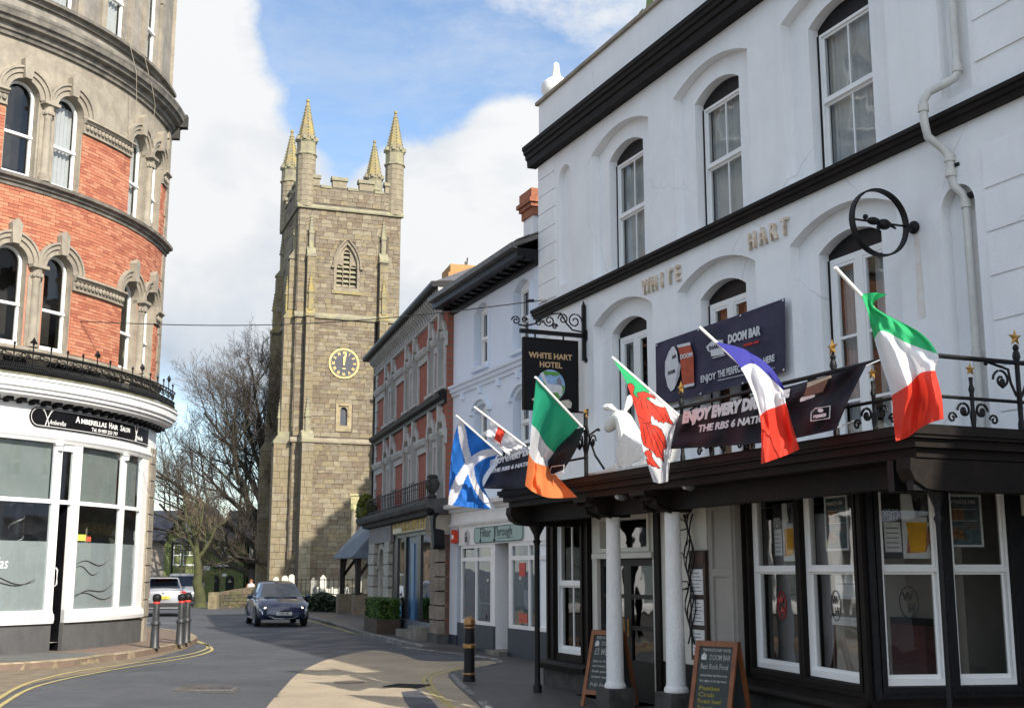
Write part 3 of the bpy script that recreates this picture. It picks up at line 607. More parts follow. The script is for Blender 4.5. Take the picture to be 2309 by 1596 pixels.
# ------------------------------------------------------------------ curved corner building with the hair salon
LC = Vector((-17.46, 29.96, 0)); LR = 8.26; LP = math.radians(-34.3)
def LW(p):
    a = LP + p.x / LR; q = LR - p.y; return Vector((q * math.cos(a), q * math.sin(a), p.z))
salon = thing('corner_building', 'rounded red brick and stone corner building with a white hair salon shopfront', 'building', tuple(LC))
ST, SD = X['stone'], X['stone_dark']; BR = [X['brick_a'], X['brick_b'], X['brick_c'], X['brick_a'], X['brick_b']]
UL, UR = -3.4, 5.8
WCX = (-1.98 - .35 + .0, -.30, .92, 3.50, 4.66)
def arched_window(parent, cx, hw, z0, zs, y, mid, gm, curtain=None):
    o1 = opening(cx, 2 * hw, z0, zs, 0, 14, True); t = .06
    up = [(cx - hw + t, mid + .03), (cx + hw - t, mid + .03)] + [(cx + (hw - t) * math.cos(math.pi * i / 14), zs + (hw - t) * math.sin(math.pi * i / 14)) for i in range(15)]
    lo = [(cx - hw + t, z0 + .1), (cx + hw - t, z0 + .1), (cx + hw - t, mid - .03), (cx - hw + t, mid - .03)]
    b = MB(); b.panel(o1, [up, lo], y, .06); b.box(cx - hw, cx + hw, y - .03, y, mid - .03, mid + .03); b.box(cx - hw, cx + hw, y - .03, y, z0, z0 + .06)
    w_ = b.build('window', X['white_paint'], parent, LW)
    for pl in (up, lo):
        p = MB(); tri = tessellate_polygon([[Vector((a, q, 0)) for a, q in pl]]); p.add([(a, y + .04, q) for a, q in pl], [tuple(t) for t in tri]); p.build('pane', gm, w_, LW)
    if curtain:
        n = 24; c = MB(); vs = []
        for i in range(n + 1):
            xx = cx - hw + .02 + (2 * hw - .04) * i / n; vs += [(xx, y + .14 + .025 * math.sin(i * 1.6), z0 + .02), (xx, y + .14 + .025 * math.sin(i * 1.6), zs + hw * .5)]
        c.add(vs, [(2 * i, 2 * i + 2, 2 * i + 3, 2 * i + 1) for i in range(n)]); c.build('curtain', curtain, w_, LW, smooth=True)
def build_salon():
    rnd = random.Random(3); HW = .38
    floors = ((6.60, 8.42, 7.52, 6.4, 10.12, 8.08, 8.42), (10.34, 12.18, 11.32, 10.3, 13.5, 11.82, 12.18))
    PIERS = ((-3.4, -2.78), (-1.92, -.72), (1.34, 3.08), (5.08, 5.5))
    for fi, (z0, zs, mid, zb, zt, ca, cb) in enumerate(floors):
        b = MB(); b.panel([(UL, zb), (UR, zb), (UR, zt), (UL, zt)], [opening(c, 2 * HW, z0, zs, 0, 14, True) for c in WCX], 0, .24, 0, 1); b.build('wall', [X['mortar'] if fi == 0 else ST, ST], salon, LW)
        def blocked(z, fi=fi, zs=zs, ca=ca, cb=cb, z0=z0):
            o = []
            if ca - .02 < z < cb + .02: return [(UL, UR)]
            for c in WCX:
                if z < zs: o.append((c - HW - .02, c + HW + .02))
                elif z < zs + .66:
                    h = math.sqrt(max(.0, .66 ** 2 - (z - zs) ** 2)); o.append((c - h, c + h))
                if zs + .5 < z < zs + .92: o.append((c - .13, c + .13))
            if z < zs + .1:
                for (a, q) in ((-2.3 - .4, -1.95),): o.append((a, q))
                o += [(.06, .56), (3.86, 4.3)]
            return o
        pcs = fill_courses(-1.55, 5.5, zb + (.22 if fi == 0 else .02), (ca - .01) if fi else zt - .03, .078, .235, blocked, joint=.009)
        lay(pcs, 'brick', BR, salon, .022, 0, LW, limit=300 if fi == 0 else 150, rnd=rnd, rough=.25)
        for c in WCX:
            a = MB(); a.arch(c, zs, HW, .50, -.05, .02, n=16); a.arch(c, zs, .502, .60, -.09, .02, n=16); a.arch(c, zs, .602, .65, -.13, .02, n=16); a.build('arch', ST, salon, LW)
            k = MB(); k.prism([(c - .085, zs + HW - .02), (c + .085, zs + HW - .02), (c + .125, zs + .80), (c + .07, zs + .86), (c, zs + .92), (c - .07, zs + .86), (c - .125, zs + .80)], -.17, .0); k.build('keystone', ST, salon, LW)
            arched_window(salon, c, HW - .01, z0 + .02, zs, .16, mid, X['glass_old'], X['curtain'] if (fi == 1 and c == WCX[2]) or (c == WCX[3] and fi == 1) else None)
        for (a, q) in PIERS:      # impost band with carved leaves
            m = MB(); m.sweep([(0, cb), (-.16, cb), (-.17, cb - .05), (-.12, cb - .07), (-.10, cb - .11), (-.06, cb - .13), (-.05, ca + .03), (-.075, ca + .02), (-.075, ca), (0, ca)], a - .03, q + .03)
            n = int((q - a) / .12)
            for i in range(n): m.ball((a + (q - a) * (i + .5) / n, -.09, (ca + cb) / 2 - .02), .052, 6, 4, (1, .8, 1.3))
            m.build('impost', ST, salon, LW)
        for c in (.31, 4.08, -2.7 + .0):
            m = MB(); m.lathe([(.15, 0), (.15, .1), (.12, .13), (.12, .18), (.095, .22), (.09, 1.0), (.085, ca - z0 - .03), (.10, ca - z0), (.10, ca - z0 + .02), (.13, cb - z0 - .1), (.17, cb - z0 - .07)], c, -.03, 14, z0)
            for i in range(10): m.ball((c + .115 * math.cos(i * .628), -.03 + .115 * math.sin(i * .628), ca + .12), .045, 6, 4, (1, 1, 1.4))
            m.box(c - .2, c + .2, -.2, .1, cb - .07, cb); m.box(c - .18, c + .18, -.02, .14, z0, ca + .1); m.build('colonette', ST, salon, LW, smooth=True, seg=9)
        zq = zb + .02; q = 0
        while zq < zt - .1:
            h = .30 if q % 2 else .42; MB().box(5.5 if q % 2 else 5.44, 5.8, -.05, .02, zq + .012, min(zq + h, zt)).build('quoin', ST, salon, LW); zq += h; q += 1
    # courses and cornices
    MB().sweep([(.02, 6.36), (-.06, 6.36), (-.08, 6.44), (-.16, 6.5), (-.16, 6.57), (.1, 6.62), (.1, 6.36)], UL, UR + .1).build('sill_course', ST, salon, LW)
    MB().sweep([(.02, 10.06), (-.05, 10.06), (-.06, 10.13), (-.11, 10.15), (-.12, 10.2), (-.2, 10.23), (-.21, 10.3), (.1, 10.35), (.1, 10.06)], UL, UR + .12).build('string_course', SD, salon, LW)
    MB().sweep([(.02, 13.42), (-.06, 13.42), (-.08, 13.5), (-.13, 13.52), (-.15, 13.62), (-.27, 13.66), (-.3, 13.74), (-.36, 13.76), (-.38, 13.86), (-.40, 13.9), (-.40, 13.96), (.15, 14.06), (.15, 13.42)], UL, UR + .2).build('cornice', SD, salon, LW)
    b = MB(); AC = (-1.6, .55, 2.35, 4.1); b.panel([(UL, 14.0), (UR, 14.0), (UR, 17.6), (UL, 17.6)], [opening(c, .78, 14.66, 16.6, 0, 12, True) for c in AC], .1, .22); b.build('wall', mat('attic_render', (.31, .28, .235), .9, .15, 1.5, .4, 30, col2=(.18, .165, .145), grime=.5), salon, LW)
    MB().sweep([(.12, 14.42), (.02, 14.42), (0, 14.5), (-.1, 14.52), (-.1, 14.6), (.3, 14.66), (.3, 14.42)], UL, UR + .05).build('sill_course', SD, salon, LW)
    for c in AC:
        arched_window(salon, c, .38, 14.67, 16.6, .22, 15.7, X['glass_old'], X['curtain'])
        MB().arch(c, 16.6, .4, .6, .02, .12, n=12).build('arch', ST, salon, LW)
        for s in (-1, 1): MB().box(c + s * .52 - .09, c + s * .52 + .09, .03, .12, 14.62, 16.6).build('pilaster', ST, salon, LW)
    g = MB(); g.box(5.66, 5.88, -.45, .3, 13.62, 13.97); g.box(5.7, 5.86, -.25, .3, 13.30, 13.62); g.build('eaves_gutter', X['stone_black'], salon, LW)
    # shell: roof, side wall, floors, dim rooms
    s = MB(); s.slab([(-7, 9) if False else tuple(LW(Vector((UL, .3, 0))))[:2]] + [tuple(LW(Vector((UL + (UR - UL) * i / 12, .15, 0))))[:2] for i in range(13)] + [(LW(Vector((UR, 6.5, 0)))).xy[:], (LW(Vector((UL, 6.5, 0)))).xy[:]], 17.5, 17.6); s.build('roof', X['lead'], salon)
    a = LW(Vector((UR, .01, 0))); c2 = LW(Vector((UR, 7, 0))); a2 = LW(Vector((UL, .01, 0))); c3 = LW(Vector((UL, 7, 0)))
    s = MB(); s.quad((a.x, a.y, -.2), (c2.x, c2.y, -.2), (c2.x, c2.y, 17.5), (a.x, a.y, 17.5)); s.build('side_wall', ST, salon); s = MB(); s.quad((a2.x, a2.y, -.2), (c3.x, c3.y, -.2), (c3.x, c3.y, 17.5), (a2.x, a2.y, 17.5)); s.build('side_wall', ST, salon)
    s = MB(); s.quad((UL, 1.0, 6.3), (UR, 1.0, 6.3), (UR, 1.0, 17.5), (UL, 1.0, 17.5)); s.quad((UL, .2, 6.25), (UR - .05, .2, 6.25), (UR - .05, 1, 6.25), (UL, 1, 6.25)); s.quad((UL, .2, 10.2), (UR - .05, .2, 10.2), (UR - .05, 1, 10.2), (UL, 1, 10.2)); s.build('interior_wall', X['interior'], salon, LW)
    # white shopfront
    c = MB(); c.sweep([(.0, 5.41), (-.10, 5.41), (-.12, 5.44), (-.30, 5.46), (-.34, 5.49), (-.42, 5.50), (-.43, 5.57), (-.48, 5.57), (-.48, 5.63), (-.53, 5.66), (-.54, 5.80), (-.57, 5.82), (-.57, 5.87), (.0, 5.9)], UL, UR + .1); c.build('cornice', X['white_paint'], salon, LW)
    MB().sweep([(0, 5.875), (-.55, 5.875), (-.55, 5.93), (0, 5.97)], UL, UR + .05).build('balcony_slab', mat('mossy_stone', (.20, .19, .14), .95, .3, 6, .5, 40, col2=(.10, .10, .06)), salon, LW)
    x = UL + .1
    while x < UR:
        d = MB(); d.box(x, x + .15, -.26, -.06, 5.385, 5.455); d.box(x + .03, x + .10, -.17, -.06, 5.345, 5.385); d.build('dentil', X['black_paint'], salon, LW, seg=9); x += .30
    c = MB(); c.box(UL, UR, -.06, .1, 4.76, 5.405); c.sweep([(.1, 4.60), (-.03, 4.60), (-.06, 4.66), (-.09, 4.70), (-.09, 4.76), (.1, 4.76)], UL, UR); c.build('fascia', X['white_paint'], salon, LW)
    MB().box(UL, UR, -.064, -.06 + .001, 5.385, 5.41).build('fascia_band', X['black_paint'], salon, LW)
    f = MB(); posts = ((-3.4, -3.2), (-1.6, -1.45), (1.17, 1.36), (1.72, 1.98), (3.62, 3.80), (4.78, 5.25))
    for (p, q) in posts: f.box(p, q, -.02, .08, .72, 4.6)
    for (p, q) in ((-3.2, -1.6), (-1.45, 1.17), (1.36, 1.72), (1.98, 3.62), (3.80, 4.78)): f.box(p, q, -.015, .07, 3.28, 3.37)
    f.box(UL, 1.36, -.03, .08, .93, 1.0); f.box(1.72, 5.25, -.03, .08, .93, 1.0); f.box(1.36, 1.72, .0, .06, 4.45, 4.6); f.lathe([(.07, 0), (.08, .08), (.12, .12), (.05, .14)], 1.26, -.03, 10, 4.44); f.lathe([(.07, 0), (.08, .08), (.12, .12), (.05, .14)], 3.71, -.03, 10, 4.44)
    f.build('shop_front', X['white_paint'], salon, LW)
    for (p, q) in ((UL, 1.36), (1.72, 5.3)): MB().sweep([(.08, .72), (-.07, .72), (-.09, .80), (-.08, .9), (-.03, .95), (.08, .95)], p, q).build('window_sill', X['white_paint'], salon, LW)
    MB().box(5.25, 5.8, -.06, .1, .68, 4.9).build('quoin', ST, salon, LW)
    z = .72
    while z < 4.7: MB().box(5.3, 5.82, -.09, -.061, z + .01, z + .40).build('quoin', ST, salon, LW); z += .42
    for (p, q) in ((UL, 1.36), (1.72, 5.45)): MB().box(p, q, -.01, .1, -.2, .72).build('plinth', X['plinth_grey'], salon, LW)
    MB().box(5.45, 5.82, -.07, .1, -.2, .68).build('quoin', ST, salon, LW)
    for (p, q) in ((-3.2, -1.6), (-1.45, 1.17), (1.36, 1.72), (1.98, 3.62), (3.80, 4.78)):
        MB().quad((p, .03, 3.37), (q, .03, 3.37), (q, .03, 4.58), (p, .03, 4.58)).build('pane', X['glass'], salon, LW)
        if p != 1.36: MB().quad((p, .03, 1.0), (q, .03, 1.0), (q, .03, 3.28), (p, .03, 3.28)).build('pane', X['glass'], salon, LW)
        if p != 1.36: MB().quad((p + .005, .036, 1.0), (q - .005, .036, 1.0), (q - .005, .036, 2.46), (p + .005, .036, 2.46)).build('frosted_film', X['frost'], salon, LW)
        if p != 1.36: MB().quad((p, .13, 3.38), (q, .13, 3.38), (q, .13, 4.58), (p, .13, 4.58)).build('roller_blind', mat('grey_blind', (.30, .31, .285), .8, .05, 2, col2=(.24, .26, .245)), salon, LW)
    d = MB(); d.quad((1.36, .1, .1), (1.36, .75, .1), (1.36, .75, 3.28), (1.36, .1, 3.28)); d.quad((1.72, .1, .1), (1.72, .75, .1), (1.72, .75, 3.28), (1.72, .1, 3.28)); d.quad((1.36, .75, .1), (1.72, .75, .1), (1.72, .75, 3.28), (1.36, .75, 3.28)); d.build('door_recess', X['black_paint'], salon, LW)
    h = MB(); h.tube([(1.66, .25, 1.5), (1.66, .2, 1.55), (1.66, .2, 1.85), (1.66, .25, 1.9)], .018, 6); h.build('door_handle', X['white_paint'], salon, LW)
    i = MB(); i.quad((UL, 2.4, .2), (UR - .2, 2.4, .2), (UR - .2, 2.4, 4.6), (UL, 2.4, 4.6)); i.quad((UL, .1, 4.61), (UR - .2, .1, 4.61), (UR - .2, 2.4, 4.61), (UL, 2.4, 4.61)); i.quad((UL, .1, .3), (UR - .2, .1, .3), (UR - .2, 2.4, .3), (UL, 2.4, .3)); i.build('salon_interior', X['interior_lit'], salon, LW)
    i = MB(); i.box(2.9, 3.5, 1.2, 1.4, .3, 3.0); i.box(1.9, 4.5, 1.9, 2.1, 2.6, 3.3); i.build('salon_fittings', mat('salon_brown', (.09, .05, .035), .6, .2, 3), salon, LW)
    p = MB(); p.lathe([(.15, .3), (.15, 4.6)], .78, .62, 16); po = p.build('salon_pillar', X['black_paint'], salon, LW, seg=9)
    sp = MB(); sp.tube([(.78 + .16 * math.cos(t * .5), .62 + .16 * math.sin(t * .5), .4 + t * .035) for t in range(118)], .02, 5); sp.build('silver_garland', mat('silver_tinsel', (.6, .62, .6), .3, .2, 30, metal=.6), po, LW, seg=9)
    # window lettering
    text('lettering', 'berellas', .34, X['white_paint'], salon, (-.62, .028, 1.88), .75, .25, .001, warp=LW); text('lettering', '05 037', .15, X['interior'], salon, (-.5, .028, 1.12), 1, 0, .001, warp=LW)
    fl = MB()
    for (x0, z0, x1, dz) in ((2.0, 1.95, 3.3, .12), (2.0, 1.88, 2.9, -.08), (2.0, 1.22, 3.6, .35), (-.6, 1.7, .9, -.1), (-.6, 1.5, .9, .15), (1.98, 1.27, 3.6, .0)):
        fl.tube([(x0 + (x1 - x0) * t / 12, .026, z0 + dz * (t / 12) + .08 * math.sin(t * .55)) for t in range(13)], [.012 * math.sin(math.pi * (t + .6) / 13.2) for t in range(13)], 4)
    fl.build('window_flourish', X['interior'], salon, LW)
    MB().quad((2.0, .024, 2.50), (2.32, .024, 2.50), (2.32, .024, 2.64), (2.0, .024, 2.64)).build('sticker', mat('yellow_sticker', (.62, .60, .12), .6, .1, 8), salon, LW)
    MB().quad((2.34, .024, 2.49), (2.5, .024, 2.49), (2.5, .024, 2.6), (2.34, .024, 2.6)).build('sticker', mat('red_sticker', (.65, .10, .05), .6, .1, 8), salon, LW)
    # iron railing over the shop
    b = MB(); yr = -.46; zr = 5.97
    b.tube([(UL + i * .3, yr, zr + .42) for i in range(32)], .018, 6); b.tube([(UL + i * .3, yr, zr + .05) for i in range(32)], .02, 6); b.tube([(UL + i * .3, yr, zr + .17) for i in range(32)], .012, 6)
    x = -1.6; i = 0
    while x < UR + .02:
        b.tube([(x, yr, zr), (x + .05, yr, zr + .16)], .009, 4); b.tube([(x + .05, yr, zr), (x, yr, zr + .16)], .009, 4); x += .05
    x = -1.6; fin = []
    while x < UR + .02:
        hgt = .62 if i % 4 == 0 else .52
        b.tube([(x, yr, zr), (x, yr, zr + hgt)], .014, 5); fin.append((x, zr + hgt, i % 4 == 0))
        for s in (-1, 1):
            b.tube([(x + s * .105 + .075 * math.cos(t * .55) * (1 - t * .03), yr, zr + .28 + .085 * math.sin(t * .55) * (1 - t * .03)) for t in range(16)], .011, 4)
            b.tube([(x + s * .2 + .045 * math.cos(t * .7), yr, zr + .35 + .045 * math.sin(t * .7)) for t in range(9)], .009, 4)
        x += .42; i += 1
    ro = b.build('balcony_railing', X['black_iron'], salon, LW, seg=99)
    for (x, z, big) in fin:
        q = MB(); r = .055 if big else .03; q.ball((x, yr, z), r * .6, 6, 4); q.lathe([(r * .3, 0), (r, .05), (r * .7, .09), (.004, .15 if big else .09)], x, yr, 6, z)
        if big: q.ball((x - .06, yr, z + .03), .028, 6, 4); q.ball((x + .06, yr, z + .03), .028, 6, 4)
        q.build('finial', X['black_iron'], ro, LW, seg=99)
    # loose white cables on the upper wall
    for (pts) in ([(286, 30), (290, 90), (308, 165), (308, 230), (300, 320), (298, 340)], [(325, 125), (345, 205), (350, 240), (340, 320)]):
        q = MB(); vs = []
        for (px, py) in pts:
            d = ray(px, py); o = Vector((0, 0, EYE)) - LC; rr = LR + (.45 if py > 130 else .08); A = d.x ** 2 + d.y ** 2; B = 2 * (o.x * d.x + o.y * d.y); Cc = o.x ** 2 + o.y ** 2 - rr * rr; D = B * B - 4 * A * Cc
            k = (-B - math.sqrt(max(D, 0))) / (2 * A); vs.append(o + d * k)
        q.tube(vs, .007, 5); q.build('loose_cable', X['stone'], salon)
build_salon()
def build_salon_sign():
    r = thing('salon_sign', 'curved black shop sign with white scissors and lettering on the salon fascia', 'sign', tuple(LC)); W_ = LW; y = -.10
    x0, x1, za, zb = .36, 4.86, 4.90, 5.33; h = (zb - za) / 2; n = 10
    def pill(d): return [(x0 + h + (h - d) * math.cos(a), (za + zb) / 2 + (h - d) * math.sin(a)) for a in [math.pi / 2 + math.pi * i / n for i in range(n + 1)]] + [(x1 - d, za + d), (x1 - d, zb - d)]
    b = MB(); b.prism(pill(0), y, -.055); b.build('board', X['black_paint'], r, W_)
    b = MB(); o1, o2 = pill(.022), pill(.034); m = len(o1)
    b.add([(a, y - .003, q) for a, q in o1] + [(a, y - .003, q) for a, q in o2], [(i, (i + 1) % m, m + (i + 1) % m, m + i) for i in range(m)]); b.build('border_line', X['white_paint'], r, W_)
    w_ = X['white_paint']
    for body, x, wd, h in (('A', 1.60, .14, .20), ('MBERELLAS', 1.76, .88, .15), ('H', 2.74, .10, .20), ('AIR', 2.86, .26, .15), ('S', 3.22, .09, .20), ('ALON', 3.32, .36, .15)):
        text('lettering', body, h, w_, r, (x, y - .004, 5.10), 1, bold=.004, warp=W_, fit=wd)
    text('lettering', 'Tel. 01409 253 797', .115, w_, r, (2.12, y - .004, 4.965), 1, bold=.002, warp=W_, fit=1.0)
    for (cx, s) in ((.80, 1.3), (4.02, 1.)):
        q = MB()
        for sg in (-1, 1):
            q.tube([(cx - sg * .07 * s, y - .006, 5.26), (cx, y - .006, 5.09), (cx + sg * .04 * s, y - .006, 4.93)], .009, 5)
            q.tube([(cx - sg * .085 * s + .02 * math.cos(t * .8), y - .006, 5.28 + .02 * math.sin(t * .8)) for t in range(9)], .006, 4)
        q.build('scissors', w_, r, W_, seg=99); text('lettering', 'Amberellas', .15, w_, r, (cx + .05, y - .004, 4.98), 1, .3, warp=W_, fit=.36 * s)
build_salon_sign()

# ------------------------------------------------------------------ ground
def cracks(m, ms, sc=.55, wd=1., col=(.018, .018, .02), ag_=True):
    nt = m.node_tree; N = nt.nodes; L = nt.links; b = N['Principled BSDF']; tc = N.new('ShaderNodeTexCoord')
    base = b.inputs['Base Color'].links[0].from_socket          # cracks, patch seams and worn aggregate
    dn = N.new('ShaderNodeTexNoise'); dn.inputs['Scale'].default_value = 1.6; dn.inputs['Detail'].default_value = 6; L.new(tc.outputs['Object'], dn.inputs[0])
    mx0 = N.new('ShaderNodeMix'); mx0.data_type = 'VECTOR'; mx0.inputs['Factor'].default_value = .22; L.new(tc.outputs['Object'], mx0.inputs['A']); L.new(dn.outputs['Color'], mx0.inputs['B'])
    vo = N.new('ShaderNodeTexVoronoi'); vo.feature = 'DISTANCE_TO_EDGE'; vo.inputs['Scale'].default_value = sc; L.new(mx0.outputs['Result'], vo.inputs['Vector'])
    cr = N.new('ShaderNodeMapRange'); cr.inputs['From Min'].default_value = .004 * wd; cr.inputs['From Max'].default_value = .012 * wd; cr.inputs['To Min'].default_value = .75; cr.inputs['To Max'].default_value = 0; L.new(vo.outputs['Distance'], cr.inputs[0])
    mk = N.new('ShaderNodeTexNoise'); mk.inputs['Scale'].default_value = ms; L.new(tc.outputs['Object'], mk.inputs[0]); mr = N.new('ShaderNodeMapRange'); mr.inputs['From Min'].default_value = .50; mr.inputs['From Max'].default_value = .60; L.new(mk.outputs[0], mr.inputs[0])
    mm = N.new('ShaderNodeMath'); mm.operation = 'MULTIPLY'; L.new(cr.outputs[0], mm.inputs[0]); L.new(mr.outputs[0], mm.inputs[1])
    m1 = N.new('ShaderNodeMix'); m1.data_type = 'RGBA'; L.new(mm.outputs[0], m1.inputs['Factor']); L.new(base, m1.inputs['A']); m1.inputs['B'].default_value = (*col, 1)
    ag = N.new('ShaderNodeTexNoise'); ag.inputs['Scale'].default_value = 55; ag.inputs['Detail'].default_value = 3; L.new(tc.outputs['Object'], ag.inputs[0]); ar = N.new('ShaderNodeMapRange'); ar.inputs['To Min'].default_value = .72 if ag_ else .97; ar.inputs['To Max'].default_value = 1.3 if ag_ else 1.02; ar.inputs['From Min'].default_value = .3; ar.inputs['From Max'].default_value = .7; L.new(ag.outputs[0], ar.inputs[0])
    m2 = N.new('ShaderNodeMix'); m2.data_type = 'RGBA'; m2.blend_type = 'MULTIPLY'; m2.inputs['Factor'].default_value = 1; L.new(m1.outputs['Result'], m2.inputs['A']); L.new(ar.outputs[0], m2.inputs['B']); L.new(m2.outputs['Result'], b.inputs['Base Color'])
def asphalt():
    m = mat('asphalt', (.078, .080, .086), .62, .2, .35, .6, 90, col2=(.052, .055, .062), spec=.5); nt = m.node_tree; N = nt.nodes; L = nt.links; b = N['Principled BSDF']
    tc = N.new('ShaderNodeTexCoord'); v = N.new('ShaderNodeTexNoise'); v.inputs['Scale'].default_value = 1.1; v.inputs['Detail'].default_value = 5; L.new(tc.outputs['Object'], v.inputs[0])
    r = N.new('ShaderNodeMapRange'); r.inputs['To Min'].default_value = .42; r.inputs['To Max'].default_value = .85; r.inputs['From Min'].default_value = .35; r.inputs['From Max'].default_value = .65; L.new(v.outputs[0], r.inputs[0]); L.new(r.outputs[0], b.inputs['Roughness'])
    cracks(m, .28)
    return m
X['asphalt'] = asphalt()
def sheet(name, poly, z, m, th=.0):
    b = MB(); tri = tessellate_polygon([[Vector((x, y, 0)) for x, y in poly]]); b.add([(x, y, z) for x, y in poly], [tuple(t) for t in tri]); o = b.build(name, m); o['kind'] = 'structure'; return o
def slab_(name, poly, z, m):
    b = MB(); b.slab(poly, -.05, z); o = b.build(name, m); o['kind'] = 'structure'; return o
def smooth(pts, k=6, closed=False):
    P = [Vector((*p, 0)) if len(p) == 2 else Vector(p) for p in pts]; out = []; n = len(P)
    for i in range(n if closed else n - 1):
        a, b, c, d = (P[(i - 1) % n] if closed or i else P[0]), P[i], P[(i + 1) % n], (P[(i + 2) % n] if closed or i + 2 < n else P[-1])
        for j in range(k):
            t = j / k; out.append(.5 * ((2 * b) + (c - a) * t + (2 * a - 5 * b + 4 * c - d) * t * t + (3 * b - a - 3 * c + d) * t ** 3))
    if not closed: out.append(P[-1])
    return out
g = MB(); n = 30
g.add([(-900, -300, 0), (900, -300, 0), (900, 1500, 0), (-900, 1500, 0)], [(0, 1, 2, 3)]); o = g.build('ground', X['asphalt']); o['kind'] = 'structure'
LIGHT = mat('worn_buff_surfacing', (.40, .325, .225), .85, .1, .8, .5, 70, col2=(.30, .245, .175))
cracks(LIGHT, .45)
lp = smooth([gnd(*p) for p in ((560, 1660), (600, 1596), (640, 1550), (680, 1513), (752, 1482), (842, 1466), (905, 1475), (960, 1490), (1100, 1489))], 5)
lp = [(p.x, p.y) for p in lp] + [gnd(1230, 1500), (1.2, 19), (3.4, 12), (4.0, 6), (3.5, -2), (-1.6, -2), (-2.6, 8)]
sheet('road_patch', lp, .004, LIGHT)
GUT = mat('gutter_setts', (.22, .17, .11), .9, .25, 3, .9, 24, col2=(.13, .105, .075))
kl = [gnd(*p) for p in ((-120, 1516), (0, 1513), (150, 1503), (230, 1492), (300, 1483), (400, 1463), (438, 1452), (444, 1444), (425, 1436), (400, 1430), (350, 1424), (290, 1420))]
kp = [(p.x, p.y) for p in smooth(kl, 6)]
gl = [gnd(*p) for p in ((-120, 1640), (0, 1600 - 30), (100, 1535), (230, 1512), (330, 1488), (420, 1463))]
sheet('gutter', kp[:36] + [(p.x, p.y) for p in smooth(gl[::-1], 4)], .004, GUT)
def band(name, pts, w, z, m, parent=None, z1=None):
    P = [Vector((p[0], p[1], 0)) for p in pts]; b = MB(); vs = []
    for i, p in enumerate(P):
        t = (P[min(i + 1, len(P) - 1)] - P[max(i - 1, 0)]).normalized(); nrm = Vector((-t.y, t.x, 0)); vs += [p + nrm * w / 2 + Vector((0, 0, z)), p - nrm * w / 2 + Vector((0, 0, z))]
    b.add(vs, [(2 * i, 2 * i + 1, 2 * i + 3, 2 * i + 2) for i in range(len(P) - 1)]); o = b.build(name, m, parent); 
    if not parent: o['kind'] = 'structure'
    return o
YEL = mat('yellow_road_paint', (.46, .36, .13), .8, .2, 5, .3, 50, col2=(.34, .28, .12))
def wob(pts): return [(p.x, p.y) for p in smooth(pts, 6)]
yl = ((-60, 1640), (0, 1592), (60, 1556), (120, 1537), (200, 1520), (290, 1504), (380, 1490), (440, 1479), (470, 1470), (478, 1463), (466, 1454), (440, 1446))
for dx, dy in ((0, 0), (-9, -5)): band('yellow_line', wob([gnd(x + dx * (1 if y < 1500 else 1.6), y + dy * (1 if y < 1520 else 1.8)) for x, y in yl]), .075, .008, YEL)
yr_ = ((1128, 1497), (1095, 1499), (1040, 1504), (985, 1515), (958, 1527), (958, 1540), (972, 1560), (1005, 1588), (1050, 1620), (1150, 1700))
for dx, dy in ((0, 0), (14, 2)): band('yellow_line', wob([gnd(x + dx, y + dy) for x, y in yr_]), .06, .008, YEL)
band('yellow_line', wob([gnd(x, y) for x, y in ((690, 1397), (730, 1407), (790, 1425), (840, 1438))]), .1, .008, YEL)
band('white_line', [gnd(330, 1404.5), gnd(404, 1404)], .12, .008, X['white_paint'])
# pavements and kerb stones
PAVE = mat('brown_paviors', (.205, .145, .105), .9, .2, 2.5, .5, 50, col2=(.15, .11, .085)); PAVE2 = mat('grey_pavement', (.13, .13, .12), .85, .12, 1.5, .5, 60)
o = slab_('left_pavement', kp + [(-16, 44.5), (-24, 46), (-24, 20)], .12, PAVE)
gp = [gnd(x, y, .124) for x, y in ((-130, 1442), (0, 1468), (60, 1466), (128, 1469), (200, 1472), (255, 1475), (205, 1481), (124, 1487), (0, 1491), (-130, 1492))]
sheet('tarmac_strip', gp, .1245, PAVE2)
KST = mat('granite_kerb', (.36, .29, .20), .9, .2, 5, .7, 30, col2=(.17, .135, .075))
def kerb(pts, h, wd, ln, m, parent, inward, rnd):
    P = [Vector((p[0], p[1], 0)) for p in pts]; d = [0]
    for a, b in zip(P, P[1:]): d.append(d[-1] + (b - a).length)
    def at(s):
        for i in range(len(d) - 1):
            if d[i + 1] >= s: return P[i].lerp(P[i + 1], (s - d[i]) / max(1e-6, d[i + 1] - d[i]))
        return P[-1]
    s = 0
    while s < d[-1] - .1:
        e = min(s + ln * rnd.uniform(.8, 1.2), d[-1]); b = MB(); vs = []; n = 4; hh = h + rnd.uniform(-.012, .012)
        for i in range(n + 1):
            q = at(s + .008 + (e - s - .016) * i / n); t = at(min(q_ := s + (e - s) * i / n + .05, d[-1])) - at(max(0, s + (e - s) * i / n - .05)); t.normalize(); nr = Vector((-t.y, t.x, 0)) * inward
            o_ = rnd.uniform(-.008, .008)
            for (a, z) in ((o_, -.02), (o_ + .005, hh - .03), (o_ + .03, hh), (wd, hh), (wd, -.02)): vs.append(q + nr * a + Vector((0, 0, z)))
        fs = [(5 * i + j, 5 * i + j + 1, 5 * i + j + 6, 5 * i + j + 5) for i in range(n) for j in range(4)] + [(0, 1, 2, 3, 4), tuple(5 * n + j for j in (4, 3, 2, 1, 0))]
        b.add(vs, fs); b.build('kerb_stone', m, parent); s = e
kerb(kp, .135, .18, 1.3, KST, o, 1, random.Random(5))
KD = mat('worn_dark_kerb', (.26, .25, .24), .8, .3, 4, .5, 30, col2=(.09, .085, .08))
